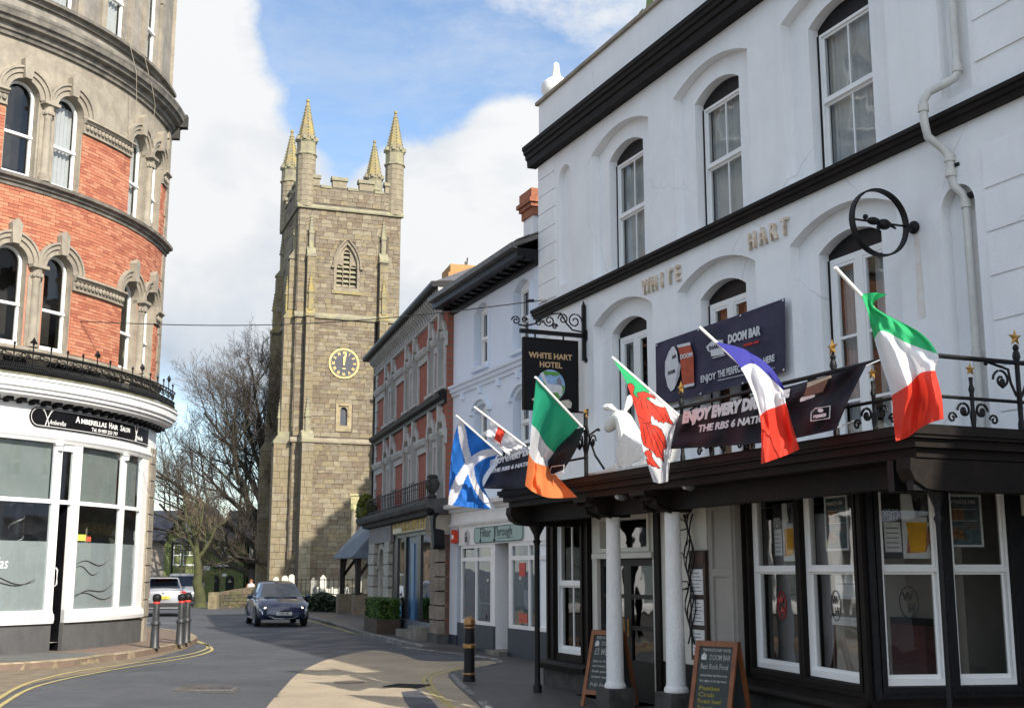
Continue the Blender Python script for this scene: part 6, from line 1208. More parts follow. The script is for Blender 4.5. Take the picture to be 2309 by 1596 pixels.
# ------------------------------------------------------------------ red brick arcaded building
red = froot('red_arcade_building', 'red brick building with paired round arched white windows over a dark shop', 'building', RD)
def build_red():
    LN = 11.15; RS = mat('painted_stone_trim', (.47, .46, .44), .85, .1, 3, .4, 30, grime=.3); rb = mat('arcade_brick', (.33, .085, .05), .9, .15, 6, .5, 40)
    nt = rb.node_tree; N = nt.nodes; L = nt.links; bt = N.new('ShaderNodeTexBrick'); bt.inputs['Scale'].default_value = 1.0; bt.inputs['Brick Width'].default_value = .23; bt.inputs['Row Height'].default_value = .077; bt.inputs['Mortar Size'].default_value = .008
    tc = N.new('ShaderNodeTexCoord'); mp = N.new('ShaderNodeMapping'); mp.inputs['Rotation'].default_value = (math.pi / 2, 0, 0); L.new(tc.outputs['Object'], mp.inputs[0]); L.new(mp.outputs[0], bt.inputs[0]); bt.inputs[1].default_value = (.34, .085, .05, 1); bt.inputs[2].default_value = (.27, .07, .042, 1); bt.inputs[3].default_value = (.21, .11, .08, 1); L.new(bt.outputs[0], N['Principled BSDF'].inputs['Base Color'])
    cs = []; X['wgp'] = glass('window_glass_pale', (.8, .8, .8), .0, k=.12); X['wsh'] = mat('white_shutter', (.50, .50, .49), .9, .05, 3, col2=(.36, .36, .36))
    for c in (2.9, 6.5, 9.95): cs += [c - .62, c + .62]
    floors = ((3.62, 5.0, 5.42, 6.05), (6.5, 7.5, 7.85, 8.45))
    for k, (z0, zc, zs, zt) in enumerate(floors):
        hw = .36; zb = 3.4 if k == 0 else 6.05
        b = MB(); b.panel([(0, zb), (LN, zb), (LN, zt + .02), (0, zt + .02)], [opening(c, 2 * hw, z0 + .02, zs - .12, 0, 8, True) for c in cs], 0, .16, 0, 1); b.build('wall', [rb, RS], red)
        for c in cs:
            a = MB(); a.arch(c, zs - .12, hw, .56, -.06, .01, n=10); a.prism([(c - .09, zs + hw - .2), (c + .09, zs + hw - .2), (c + .12, zs + .55), (c, zs + .62), (c - .12, zs + .55)], -.12, 0); a.build('arch', RS, red)
            MB().box(c - hw - .13, c - hw, -.05, .02, z0, zc).build('jamb', RS, red); MB().box(c + hw, c + hw + .13, -.05, .02, z0, zc).build('jamb', RS, red)
            o1 = opening(c, 2 * hw - .02, z0 + .02, zs - .12, 0, 8, True); w_ = MB(); w_.panel(o1, [inset_poly(o1, .07)], .10, .05); w_.box(c - hw, c + hw, .09, .14, (z0 + zs) / 2, (z0 + zs) / 2 + .06); wo = w_.build('window', RS, red)
            p = MB(); p.prism(inset_poly(o1, .05), .135, .14); p.build('pane', X['wgp'], wo)
            cu = MB(); cu.prism(inset_poly(o1, .04), .2, .21); cu.build('blind', X['wsh'], wo)
        for (a, q) in ((.3, cs[0] - .49), (cs[1] + .49, cs[2] - .49), (cs[3] + .49, cs[4] - .49), (cs[5] + .40, LN)):
            m = MB(); m.sweep([(0, zc), (-.05, zc), (-.06, zc + .16), (-.12, zc + .2), (-.16, zc + .3), (-.16, zc + .36), (0, zc + .38)], a - .05, q + .05); m.build('impost', RS, red)
        for i in (0, 2, 4): m = MB(); m.sweep([(0, zc), (-.05, zc), (-.06, zc + .16), (-.12, zc + .2), (-.16, zc + .3), (-.16, zc + .36), (0, zc + .38)], cs[i] + .36, cs[i + 1] - .36); m.build('impost', RS, red)
        for c in cs: MB().sweep([(.1, z0 - .1), (-.12, z0 - .1), (-.13, z0 - .02), (.1, z0 + .02)], c - .5, c + .5).build('window_sill', RS, red)
        z = zb + .05; q = 0
        while z < zt - .1: MB().box(-.02, .3 if q % 2 else .42, -.04, .1, z, min(z + .25, zt)).build('quoin', RS, red); z += .27; q += 1
    MB().sweep([(0, 6.02), (-.06, 6.04), (-.08, 6.12), (-.2, 6.18), (-.24, 6.28), (0, 6.36)], -.1, LN).build('string_course', X['black_paint'], red)
    MB().sweep([(0, 8.44), (-.08, 8.46), (-.1, 8.52), (0, 8.54)], -.1, LN).build('moulding', RS, red); MB().box(-.05, LN, -.03, .3, 8.54, 9.05).build('frieze', RS, red)
    x = 0
    while x < LN: m = MB(); m.sweep([(-.03, 8.56), (-.07, 8.56), (-.1, 8.7), (-.26, 8.85), (-.28, 9.0), (-.03, 9.0)], x, x + .14); m.build('modillion', RS, red); x += .30
    MB().sweep([(.2, 9.0), (-.42, 9.0), (-.46, 9.06), (-.46, 9.14), (.2, 9.2)], -.4, LN + .1).build('eaves', X['black_paint'], red)
    m = MB(); m.sweep([(-.45, 9.12), (3.6, 10.9), (7.5, 9.12)], -.3, LN); m.build('roof', X['slate'], red); m = MB(); m.quad((-.02, 0, 0), (-.02, 7, 0), (-.02, 7, 9.1), (-.02, 0, 9.1)); m.build('side_wall', rb, red); m = MB(); m.quad((LN, 0, 0), (LN, 7, 0), (LN, 7, 9.1), (LN, 0, 9.1)); m.build('side_wall', rb, red); m = MB(); m.add([(-.02, 0, 9.1), (-.02, 7, 9.1), (-.02, 3.6, 10.8)], [(0, 1, 2)]); m.build('gable', rb, red)
    c = MB(); c.box(6.9, 7.9, .85, 1.75, 8.9, 10.0); c.box(6.82, 7.98, .77, 1.83, 10.0, 10.12); c.box(6.75, 8.05, .70, 1.90, 10.12, 10.24); c.box(6.82, 7.98, .77, 1.83, 10.24, 10.5); c.build('chimney', mat('lichened_chimney_brick', (.46, .20, .09), .9, .2, 2.5, .6, 30, col2=(.38, .26, .10)), red)
    for k in range(4): c = MB(); c.tube([(7.0 + k * .25, 1.3, 10.5), (7.02 + k * .25, 1.32, 10.62 + .05 * k)], .02, 4); c.build('chimney_weed', TWIG, red)
    # shop below
    SDK = X['stone']; sb = mat('sooty_shop_stone', (.09, .09, .085), .9, .2, 3, .4, 30, col2=(.04, .04, .04))
    MB().sweep([(0, 3.22), (-.3, 3.25), (-.34, 3.34), (-.5, 3.38), (-.55, 3.48), (-.55, 3.58), (0, 3.62)], -.5, LN + .2).build('shop_cornice', sb, red)
    MB().box(-.1, 4.1, -.15, .1, 2.72, 3.22).build('door_head', mat('grey_shop_stone', (.26, .25, .245), .85, .1, 3, .3, 30), red)
    def pil(a, q, m):
        z = .3; i = 0
        MB().box(a - .05, q + .05, -.2, .1, 0, .3).build('pilaster_base', sb, red)
        while z < 2.7: MB().box(a, q, -.16 - .02 * (i % 2), .1, z + .01, min(z + .33, 2.72)).build('block', m, red); z += .35; i += 1
    PS = mat('pale_rusticated_stone', (.46, .43, .37), .9, .15, 3, .5, 30, grime=.3)
    pil(.0, 1.15, PS); pil(3.05, 3.95, PS); pil(10.1, 11.15, mat('brown_rusticated_stone', (.27, .22, .17), .9, .2, 3, .6, 25, grime=.4)); MB().box(10.05, 11.2, -.26, .1, 2.72, 3.22).build('pilaster_capital', SDK, red)
    for k in range(5): MB().box(10.1 + k * .23, 10.19 + k * .23, -.29, -.261, 2.8, 3.18).build('flute', SDK, red)
    b = MB(); b.panel([(1.15, 0), (3.05, 0), (3.05, 2.72), (1.15, 2.72)], [opening(2.1, 1.1, .02, 2.0, 0, 10, True)], -.02, .2); b.arch(2.1, 2.0, .55, .72, -.08, 0, n=10); b.sweep([(-.02, 1.9), (-.12, 1.9), (-.14, 2.0), (-.02, 2.02)], 1.2, 1.55); b.sweep([(-.02, 1.9), (-.12, 1.9), (-.14, 2.0), (-.02, 2.02)], 2.65, 3.0); b.build('doorway', PS, red); MB().quad((1.5, .18, 0), (2.7, .18, 0), (2.7, .18, 2.6), (1.5, .18, 2.6)).build('door', mat('pale_door', (.40, .36, .34), .6, .1, 3), red)
    f = MB(); f.box(3.95, 10.1, -.06, 0, 2.88, 3.22); f.build('fascia', X['black_paint'], red)
    SB = mat('dark_shop_paint', (.014, .018, .024), .3, .2, 4); f = MB()
    for (a, q) in ((3.95, 4.75), (5.85, 6.1), (7.9, 8.25), (9.9, 10.1)): f.box(a, q, -.04, .1, .35, 2.88)
    f.box(3.95, 10.1, -.04, .1, 2.8, 2.88); f.build('shop_front', SB, red)
    GT = glass('shop_mirror_glass', (.3, .33, .35), .30)
    for (a, q) in ((4.75, 5.85), (8.25, 9.9)): MB().quad((a, .0, .5), (q, .0, .5), (q, .0, 2.8), (a, .0, 2.8)).build('pane', GT, red)
    MB().quad((6.1, .03, .3), (7.9, .03, .3), (7.9, .03, 2.8), (6.1, .03, 2.8)).build('door', mat('blue_shop_door', (.03, .085, .18), .3, .2, 2), red); MB().box(6.7, 7.1, .0, .03, .3, 2.6).build('door_panel', mat('pale_blue_panel', (.10, .22, .38), .35, .1, 2), red)
    MB().box(3.95, 10.1, -.05, .1, .0, .5).build('stall_riser', mat('grey_blue_riser', (.12, .15, .18), .6, .2, 3), red); MB().box(7.2, 10.0, -.5, -.05, 0, .28).build('step', X['stone_dark'], red); MB().box(8.2, 10.0, -.35, -.05, .28, .42).build('step', X['stone_dark'], red)
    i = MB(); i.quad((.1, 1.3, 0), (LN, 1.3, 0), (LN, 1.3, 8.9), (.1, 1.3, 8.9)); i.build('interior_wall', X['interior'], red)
    b = MB(); yr = -.42
    b.tube([(1.2, yr, 4.08), (11.3, yr, 4.08)], .022, 6); b.tube([(1.2, yr, 3.66), (11.3, yr, 3.66)], .02, 6); b.tube([(1.2, yr, 3.95), (11.3, yr, 3.95)], .012, 5); x = 1.2
    while x < 11.3: b.tube([(x, yr, 3.6), (x, yr, 4.1 if int(x * 10) % 3 else 4.16)], .011, 4); x += .27
    b.build('balcony_railing', X['black_iron'], red)
    u = MB(); u.lathe([(.1, 0), (.12, .06), (.06, .12), (.17, .26), (.2, .4), (.13, .5), (.15, .55), (.1, .6)], 10.9, -.3, 12, 3.62); u.build('stone_urn', X['stone_black'], red, smooth=True)
build_red()
t = froot('gilt_shop_sign', 'peeling gold lettered shop sign over the dark blue shopfront', 'sign', RD, 4.2, -.07, 2.92); b = MB(); b.box(0, 5.8, -.03, 0, 0, .34); b.build('board', mat('peeling_gilt', (.50, .36, .12), .35, .3, 5, .4, 20, col2=(.05, .04, .025), metal=.4), t)
text('lettering', 'Gifts', .3, X['white_paint'], t, (.12, -.034, .07), 1.4, .3) if False else None
b = MB(); rnd = random.Random(3)
for k in range(26): x = .1 + k * .215; b.tube([(x, -.036, .05), (x + rnd.uniform(-.03, .08), -.036, .16), (x + rnd.uniform(-.05, .05), -.036, .3)], .014, 4)
o = b.build('gilt_scroll', mat('gilt_bright', (.70, .52, .18), .3, .1, 9, metal=.5), t); o['kind'] = 'stuff'; MB().box(.1, 1.5, -.036, -.031, .04, .16).build('white_plate', X['white_paint'], t)
BX = [mat('box_leaf', (.05, .115, .018), .6, .2, 6), mat('box_leaf_light', (.08, .16, .025), .6, .2, 6), mat('box_leaf_dark', (.03, .065, .012), .6, .2, 6)]
def bush(name, label, F, x, y, z, sx, sy, sz, n, m, seed, cat='plant', pot=None, r=.05, dome=False):
    rnd = random.Random(seed); t = froot(name, label, cat, F, x, y, z); c = MB()
    for i in range(n):
        p = Vector((rnd.uniform(-1, 1), rnd.uniform(-1, 1), rnd.random())); k = rnd.randrange(3)
        if rnd.random() < .75: setattr(p, 'xyz'[k], (1 if rnd.random() < .5 else -1) if k < 2 else 1)
        if dome and (p.x ** 2 + p.y ** 2 + p.z ** 2) > 1: p.normalize()
        p = Vector((p.x * sx / 2, p.y * sy / 2, p.z * sz)) + Vector((rnd.gauss(0, .015), rnd.gauss(0, .015), rnd.gauss(0, .015))); a = Vector((rnd.gauss(0, 1), rnd.gauss(0, 1), rnd.gauss(0, 1))).normalized(); v = a.orthogonal().normalized(); s = r * rnd.uniform(.6, 1.3); c.add([p - a * s, p + v * s * .6, p + a * s, p - v * s * .6], [(0, 1, 2, 3)], rnd.randrange(len(m)))
    c.build('foliage', m, t); b = MB(); b.box(-sx * .44, sx * .44, -sy * .44, sy * .44, .02, sz * .9 if not dome else sz * .4); b.build('stems', m[-1], t)
    if pot: b = MB(); b.box(-sx / 2 - .04, sx / 2 + .04, -sy / 2 - .04, sy / 2 + .04, -pot, .0); b.build('planter', mat('planter_' + name, (.07, .045, .03), .8, .2, 4), t)
    return t
bush('box_hedge', 'clipped bright green box bush in a planter at the dark shopfront', RD, 5.2, -.55, .50, 2.2, .6, .52, 3800, BX, 3, 'bush', pot=.5)
bush('balcony_conifer', 'yellow green rounded conifer standing on the corner of the red building balcony', RD, .35, -.35, 3.62, .75, .6, .75, 900, [mat('golden_leaf', (.27, .27, .03), .7, .2, 4), mat('golden_leaf_b', (.18, .20, .03), .7, .2, 4), mat('golden_leaf_dark', (.10, .12, .03), .7, .2, 4)], 5, 'shrub', r=.06, dome=True)
t = froot('bin_bag', 'turquoise plastic sack leaning on the pale stone pier', 'bag', RD, 2.75, -.42, .1); b = MB(); b.lathe([(.12, 0), (.17, .08), (.17, .35), (.12, .55), (.05, .62), (.09, .72)], 0, 0, 10); o = b.build('sack', mat('turquoise_plastic', (.03, .30, .48), .35, .2, 6, .6, 8), t, smooth=True); o.scale = (1, .6, 1)
# ------------------------------------------------------------------ vehicles
def paint(name, col, metal=.5):
    m = mat(name, col, .28, .03, 3, metal=metal, spec=.6); m.node_tree.nodes['Principled BSDF'].inputs['Coat Weight'].default_value = .8; m.node_tree.nodes['Principled BSDF'].inputs['Coat Roughness'].default_value = .06; return m
TYRE = mat('tyre_rubber', (.018, .018, .018), .85, .2, 9); RIM = mat('alloy_rim', (.30, .30, .31), .35, .1, 6, metal=.8); TRIM = mat('black_plastic_trim', (.02, .02, .022), .6, .15, 8); CHR = mat('chrome_trim', (.55, .56, .58), .2, .05, 5, metal=.9)
CG = glass('car_glass', (.02, .045, .10), .03, k=1.0); REDL = mat('red_lamp_lens', (.55, .02, .02), .25, .1, 8); LENS = mat('headlamp_lens', (.50, .53, .56), .15, .2, 14, metal=.5); WPL = mat('white_plate', (.70, .70, .66), .5, .04, 8); YPL = mat('yellow_plate', (.75, .58, .06), .5, .04, 8)
def vehicle(name, label, cat, pos, heading, st, gh, pm, wheels, wr, tr, ww=.2):
    """st: body stations (x, half width, z bottom, z shoulder, z top); gh: glass house stations (x, half belt, half roof, z belt, z roof)"""
    t = thing(name, label, cat, (*pos, 0), heading); b = MB(); n = 11; vs = []
    for (x, w, zb, zs, zt) in st:
        half = [(w * .86, zb), (w * .97, zb + (zs - zb) * .18), (w, zb + (zs - zb) * .55), (w * .975, zs), (w * .80, zt - .01)]
        vs += [(x, y, z) for y, z in half] + [(x, 0, zt + .025)] + [(x, -y, z) for y, z in half[::-1]]
    fs = [(i * n + j, i * n + j + 1, (i + 1) * n + j + 1, (i + 1) * n + j) for i in range(len(st) - 1) for j in range(n - 1)] + [(i * n + n - 1, i * n, (i + 1) * n, (i + 1) * n + n - 1) for i in range(len(st) - 1)]
    fs += [tuple(range(n)), tuple((len(st) - 1) * n + j for j in range(n))[::-1]]
    b.add(vs, fs); body = b.build('body', pm, t, smooth=True)
    m = body.modifiers.new('round', 'BEVEL'); m.width = .03; m.segments = 2; m.limit_method = 'ANGLE'; m.angle_limit = math.radians(30)
    # roof and pillars as solid shell, glass set proud of it
    g = MB(); vs = []
    for (x, wb, wr_, zb, zr) in gh: vs += [(x, wb, zb), (x, wr_, zr - .05), (x, wr_ * .85, zr - .005), (x, 0, zr + .02), (x, -wr_ * .85, zr - .005), (x, -wr_, zr - .05), (x, -wb, zb)]
    k = len(gh); fs = [(i * 7 + j, i * 7 + j + 1, (i + 1) * 7 + j + 1, (i + 1) * 7 + j) for i in range(k - 1) for j in range(6)] + [tuple(range(7)), tuple((k - 1) * 7 + j for j in range(7))[::-1]]
    g.add(vs, fs); g.build('roof', pm, t, smooth=True)
    def scr(i0, i1, nm, f0, f1, sw=.93):
        a, c = gh[i0], gh[i1]; d = -.012 if a[0] < c[0] else .012; q = MB()
        def P(f, s, lift): 
            return (a[0] + (c[0] - a[0]) * f + d, s * (a[1] + (c[1] - a[1]) * f) * sw if f < .5 else s * (a[2] + (c[2] - a[2]) * f) * sw * .97, lift)
        za, zc = a[4], c[4]
        z0 = za + (zc - za) * f0 + .02; z1 = za + (zc - za) * f1 + .0
        q.quad(P(f0, 1, z0), P(f0, -1, z0), P(f1, -1, z1 + .012), P(f1, 1, z1 + .012)); q.build(nm, CG, t)
    scr(0, 1, 'windscreen' if gh[0][0] > gh[-1][0] else 'rear_window', .05, .93); scr(-1, -2, 'rear_window', .06, .92)
    for s in (1, -1):
        for i in range(1, k - 2):
            a, c = gh[i], gh[i + 1]; f = .04; q = MB()
            def S(u, v): x = a[0] + (c[0] - a[0]) * u; wb = a[1] + (c[1] - a[1]) * u; w2 = a[2] + (c[2] - a[2]) * u; zb = a[3] + (c[3] - a[3]) * u; zr = a[4] + (c[4] - a[4]) * u - .05; return (x, s * (wb + (w2 - wb) * v + .012), zb + (zr - zb) * v)
            q.quad(S(.05, .1), S(.95, .1), S(.95, .93), S(.05, .93)); q.build('side_window', CG, t)
    for x in wheels:
        for s in (1, -1):
            q = MB(); y0 = s * (tr - ww); y1 = s * tr
            def ring(prof, m_=None):
                nn = 20; vs = []
                for (r, y) in prof: vs += [(x + r * math.cos(2 * math.pi * i / nn), y, wr + r * math.sin(2 * math.pi * i / nn)) for i in range(nn)]
                q.add(vs, [(j * nn + i, j * nn + (i + 1) % nn, (j + 1) * nn + (i + 1) % nn, (j + 1) * nn + i) for j in range(len(prof) - 1) for i in range(nn)] + [tuple(range(nn)), tuple((len(prof) - 1) * nn + i for i in range(nn))], m_)
            ring([(wr * .9, y0), (wr, y0 + s * .03), (wr, y1 - s * .03), (wr * .9, y1), (wr * .66, y1)]); wo = q.build('wheel', TYRE, t, smooth=True)
            q = MB(); ring([(wr * .66, y1 - s * .01), (wr * .64, y1 + s * .004), (wr * .52, y1 - s * .015), (wr * .18, y1 + s * .0), (wr * .02, y1 + s * .005)])
            for j in range(5): a = j * 1.2566; q.tube([(x + wr * .1 * math.cos(a), y1 + s * .004, wr + wr * .1 * math.sin(a)), (x + wr * .62 * math.cos(a), y1 + s * .002, wr + wr * .62 * math.sin(a))], .025, 4)
            q.build('rim', RIM, wo)
            q = MB(); q.arch(x, wr, wr * 1.03, wr * 1.16, y1 - s * .12, y1 + s * .012, -.15, math.pi + .15, 12); q.build('wheel_arch', TRIM, t)
    return t
def lamp(t, nm, pts, m): q = MB(); q.add(pts, [tuple(range(len(pts)))]); return q.build(nm, m, t)
# dark blue hatchback driving towards the camera
NAVY = paint('navy_car_paint', (.006, .014, .055), .1)
hd = math.atan2(-.95, .31); fx, fy = gnd(632, 1411); d = Vector((.31, -.95, 0)); pos = Vector((fx, fy, 0)) - d * 1.32
t = vehicle('parked_car', 'dark blue hatchback with lit headlights coming up the road past the churchyard', 'car', pos.xy[:], hd,
    [(-2.05, .70, .42, .72, .95), (-1.98, .84, .28, .85, 1.02), (-1.4, .89, .22, .90, 1.0), (-.4, .90, .2, .90, .96), (.75, .90, .2, .88, .97), (1.35, .89, .22, .82, .92), (1.85, .84, .24, .70, .78), (2.08, .72, .28, .58, .66), (2.16, .56, .32, .5, .56)],
    [(1.35, .76, .60, .90, .93), (.35, .78, .58, .93, 1.44), (-.35, .79, .59, .95, 1.50), (-1.35, .76, .56, .98, 1.43), (-1.95, .70, .5, 1.0, 1.05)], NAVY, (1.32, -1.3), .315, .885); t.name = 'blue_car'
LIT = emit('lit_headlamp', (1.0, .78, .55), 5.0)
for s in (1, -1):
    lamp(t, 'headlight', [(1.52, s * .90, .80), (1.72, s * .87, .70), (2.07, s * .62, .60), (2.09, s * .50, .63), (1.86, s * .62, .76)], LENS); q = MB(); q.ball((2.06, s * .60, .615), .055, 10, 6, (.5, 1, .8)); q.build('headlight_bulb', LIT, t)
    q = MB(); q.ball((.72, s * 1.0, .98), .1, 10, 6, (.6, 1, .72)); q.box(.66, .76, s * .86 - .06, s * .86 + .06, .93, .97); q.build('wing_mirror', NAVY, t, smooth=True)
    q = MB(); q.tube([(2.02, s * .80, .56), (2.1, s * .72, .52), (2.12, s * .70, .42)], .015, 5); q.build('fog_lamp_trim', CHR, t)
    MB().box(-.9, .95, s * .885 - .02, s * .885 + .02, .24, .30).build('sill_trim', CHR, t)
lamp(t, 'grille', [(2.135, -.52, .54), (2.17, .0, .54), (2.135, .52, .54), (2.13, .46, .34), (2.18, 0, .31), (2.13, -.46, .34)], TRIM)
q = MB(); q.tube([(2.10, .56, .52), (2.15, .48, .36), (2.20, .3, .29), (2.215, 0, .28), (2.20, -.3, .29), (2.15, -.48, .36), (2.10, -.56, .52)], .018, 5); q.build('grille_trim', CHR, t)
q = MB(); q.box(2.185, 2.2, -.26, .26, .395, .50); pl = q.build('number_plate', WPL, t)
def plate_text(t, par, body, x, z, h, sgn):
    o = text('plate_lettering', body, h, TRIM, par, (0, 0, 0), .78, align='CENTER', bold=.002)
    for v in o.data.vertices: a, y_, c = v.co; v.co = (x, a * sgn, z + c)
plate_text(t, pl, 'WU61 VEZ', 2.204, .42, .085, 1)
q = MB(); q.tube([(2.03, -.1, .70), (2.07, -.05, .65), (2.08, 0, .64), (2.07, .05, .65), (2.03, .1, .70)], .014, 4); q.ball((2.06, 0, .69), .03, 6, 4); q.build('badge', CHR, t)
q = MB(); q.tube([(1.32, -.5, .945), (1.1, .1, 1.02)], .01, 4); q.tube([(1.34, .1, .95), (1.12, .6, 1.02)], .01, 4); q.build('wiper', TRIM, t)
# silver SUV seen from behind
SILV = paint('silver_car_paint', (.42, .43, .45), .55)
rx, ry = gnd(366, 1390); d = Vector((-.285, .958, 0)); pos = Vector((rx, ry, 0)) + d * 2.1
t = vehicle('silver_car', 'silver crossover car seen from behind at the salon corner', 'car', pos.xy[:], math.atan2(d.y, d.x),
    [(-2.15, .74, .42, .80, .96), (-2.08, .86, .34, .92, 1.06), (-1.4, .91, .28, .98, 1.08), (-.4, .92, .26, .98, 1.04), (.75, .92, .26, .95, 1.05), (1.4, .9, .28, .90, 1.02), (1.95, .84, .32, .78, .9), (2.15, .7, .38, .65, .75)],
    [(1.3, .78, .62, .98, 1.02), (.35, .80, .62, 1.02, 1.54), (-.4, .80, .63, 1.04, 1.60), (-1.6, .77, .60, 1.06, 1.55), (-2.08, .72, .55, 1.06, 1.12)], SILV, (1.34, -1.3), .345, .90)
for s in (1, -1):
    lamp(t, 'tail_light', [(-2.15, s * .52, .98), (-2.12, s * .80, 1.04), (-1.85, s * .915, 1.0), (-1.95, s * .90, .88), (-2.15, s * .80, .87), (-2.17, s * .55, .92)], REDL); lamp(t, 'reflector', [(-2.14, s * .62, .50), (-2.12, s * .78, .52), (-2.12, s * .78, .44), (-2.14, s * .62, .42)], REDL)
q = MB(); q.box(-2.2, -2.16, -.26, .26, .72, .83); pl = q.build('number_plate', YPL, t); plate_text(t, pl, 'WF14 JFU', -2.204, .745, .085, -1)
MB().box(-2.17, -2.0, -.8, .8, .36, .56).build('bumper', TRIM, t); MB().box(-2.19, -2.1, -.6, .6, .34, .38).build('bumper_trim', CHR, t); MB().box(-1.72, -1.62, -.3, .3, 1.535, 1.56).build('brake_light', REDL, t); MB().box(-1.95, -1.55, -.56, .56, 1.55, 1.585).build('roof_spoiler', SILV, t)
q = MB(); q.ball((-2.17, 0, .98), .05, 8, 5, (.3, 1, 1)); q.build('badge', CHR, t)
# silver van facing the camera
vx, vy = gnd(412, 1366); d = Vector((.262, -.965, 0)); pos = Vector((vx, vy, 0)) - d * 2.2
t = vehicle('silver_van', 'silver van facing the camera behind the crossover car', 'van', pos.xy[:], math.atan2(d.y, d.x),
    [(-2.3, .86, .4, .95, 1.05), (-2.2, .93, .3, 1.0, 1.08), (0, .95, .28, 1.0, 1.05), (1.2, .95, .28, .98, 1.06), (1.75, .93, .3, .92, 1.0), (2.15, .86, .34, .75, .84), (2.28, .76, .4, .62, .7)],
    [(1.75, .84, .72, .98, 1.0), (.95, .88, .74, 1.02, 1.64), (.2, .9, .78, 1.03, 1.74), (-1.8, .9, .78, 1.03, 1.74), (-2.25, .86, .74, 1.03, 1.66)], SILV, (1.45, -1.5), .33, .93)
for s in (1, -1): lamp(t, 'headlight', [(1.98, s * .90, .90), (2.2, s * .84, .70), (2.27, s * .58, .68), (2.16, s * .62, .84)], LENS)
lamp(t, 'grille', [(2.27, -.45, .74), (2.27, .45, .74), (2.31, .4, .60), (2.31, -.4, .60)], TRIM); MB().box(2.2, 2.31, -.8, .8, .36, .5).build('bumper', TRIM, t); q = MB(); q.box(2.315, 2.325, -.26, .26, .44, .55); pl = q.build('number_plate', WPL, t)
for s in (1, -1): MB().box(1.35, 1.45, s * 1.03 - .1, s * 1.03 + .1, 1.0, 1.25).build('wing_mirror', TRIM, t)

# ------------------------------------------------------------------ person beyond the car
def person():
    px, Y = 566.5, 66.0; dr = ray(px, 1306); x = dr.x / dr.y * Y; ztop = EYE + dr.z / dr.y * Y
    r = thing('person', 'person with reddish hair in a pale top standing by the low wall beyond the car', 'person', (x, Y, ztop - 1.64)); s_ = 1.0
    skin = mat('skin', (.50, .27, .18), .6, .1, 9); me = bpy.data.meshes.new('body')
    J = [((0, 0, .92), .13), ((0, 0, 1.12), .12), ((0, -.01, 1.32), .14), ((0, 0, 1.43), .06), ((0, -.01, 1.53), .09), ((0, -.01, 1.6), .08), ((.17, 0, 1.36), .055), ((.22, -.02, 1.1), .042), ((.22, -.1, .88), .032), ((-.17, 0, 1.36), .055), ((-.22, -.02, 1.1), .042), ((-.2, -.12, .9), .032), ((.09, 0, .82), .085), ((.1, -.02, .46), .06), ((.1, .02, .06), .045), ((.1, -.12, .03), .035), ((-.09, 0, .82), .085), ((-.1, -.04, .46), .06), ((-.1, .02, .06), .045), ((-.1, -.12, .03), .035)]
    me.from_pydata([p for p, _ in J], [(0, 1), (1, 2), (2, 3), (3, 4), (4, 5), (2, 6), (6, 7), (7, 8), (2, 9), (9, 10), (10, 11), (0, 12), (12, 13), (13, 14), (14, 15), (0, 16), (16, 17), (17, 18), (18, 19)], []); o = bpy.data.objects.new('body', me); COL.objects.link(o); o.parent = r
    o.modifiers.new('skin', 'SKIN'); o.modifiers.new('ss', 'SUBSURF').levels = 1
    for i, (_, q) in enumerate(J): me.skin_vertices[0].data[i].radius = (q, q)
    me.skin_vertices[0].data[0].use_root = True; me.materials.append(skin)
    b = MB(); b.lathe([(.15, .86), (.155, 1.0), (.145, 1.12), (.165, 1.3), (.13, 1.4), (.07, 1.44)], 0, 0, 14); o = b.build('top', mat('pale_top', (.62, .60, .58), .9, .05, 5), r, smooth=True); o.scale = (1.15, .85, 1)
    b = MB(); b.ball((0, .015, 1.575), .105, 12, 8, (.95, 1.0, .9)); b.build('hair', mat('auburn_hair', (.22, .075, .03), .7, .2, 20), r, smooth=True)
    b = MB(); 
    for s in (1, -1): b.ball((s * .035, -.098, 1.55), .013, 6, 4)
    b.ball((0, -.112, 1.52), .018, 6, 4); b.box(-.03, .03, -.1, -.09, 1.475, 1.485); b.build('face', skin, r)
    b = MB(); b.tube([(.09, 0, .84), (.1, -.02, .46), (.1, .02, .1)], [.1, .085, .07], 10); b.tube([(-.09, 0, .84), (-.1, -.04, .46), (-.1, .02, .1)], [.1, .085, .07], 10); b.ball((0, 0, .88), .15, 10, 6, (1.1, .8, .7)); b.build('trousers', mat('dark_trousers', (.03, .035, .05), .9, .1, 6), r, smooth=True)
person()

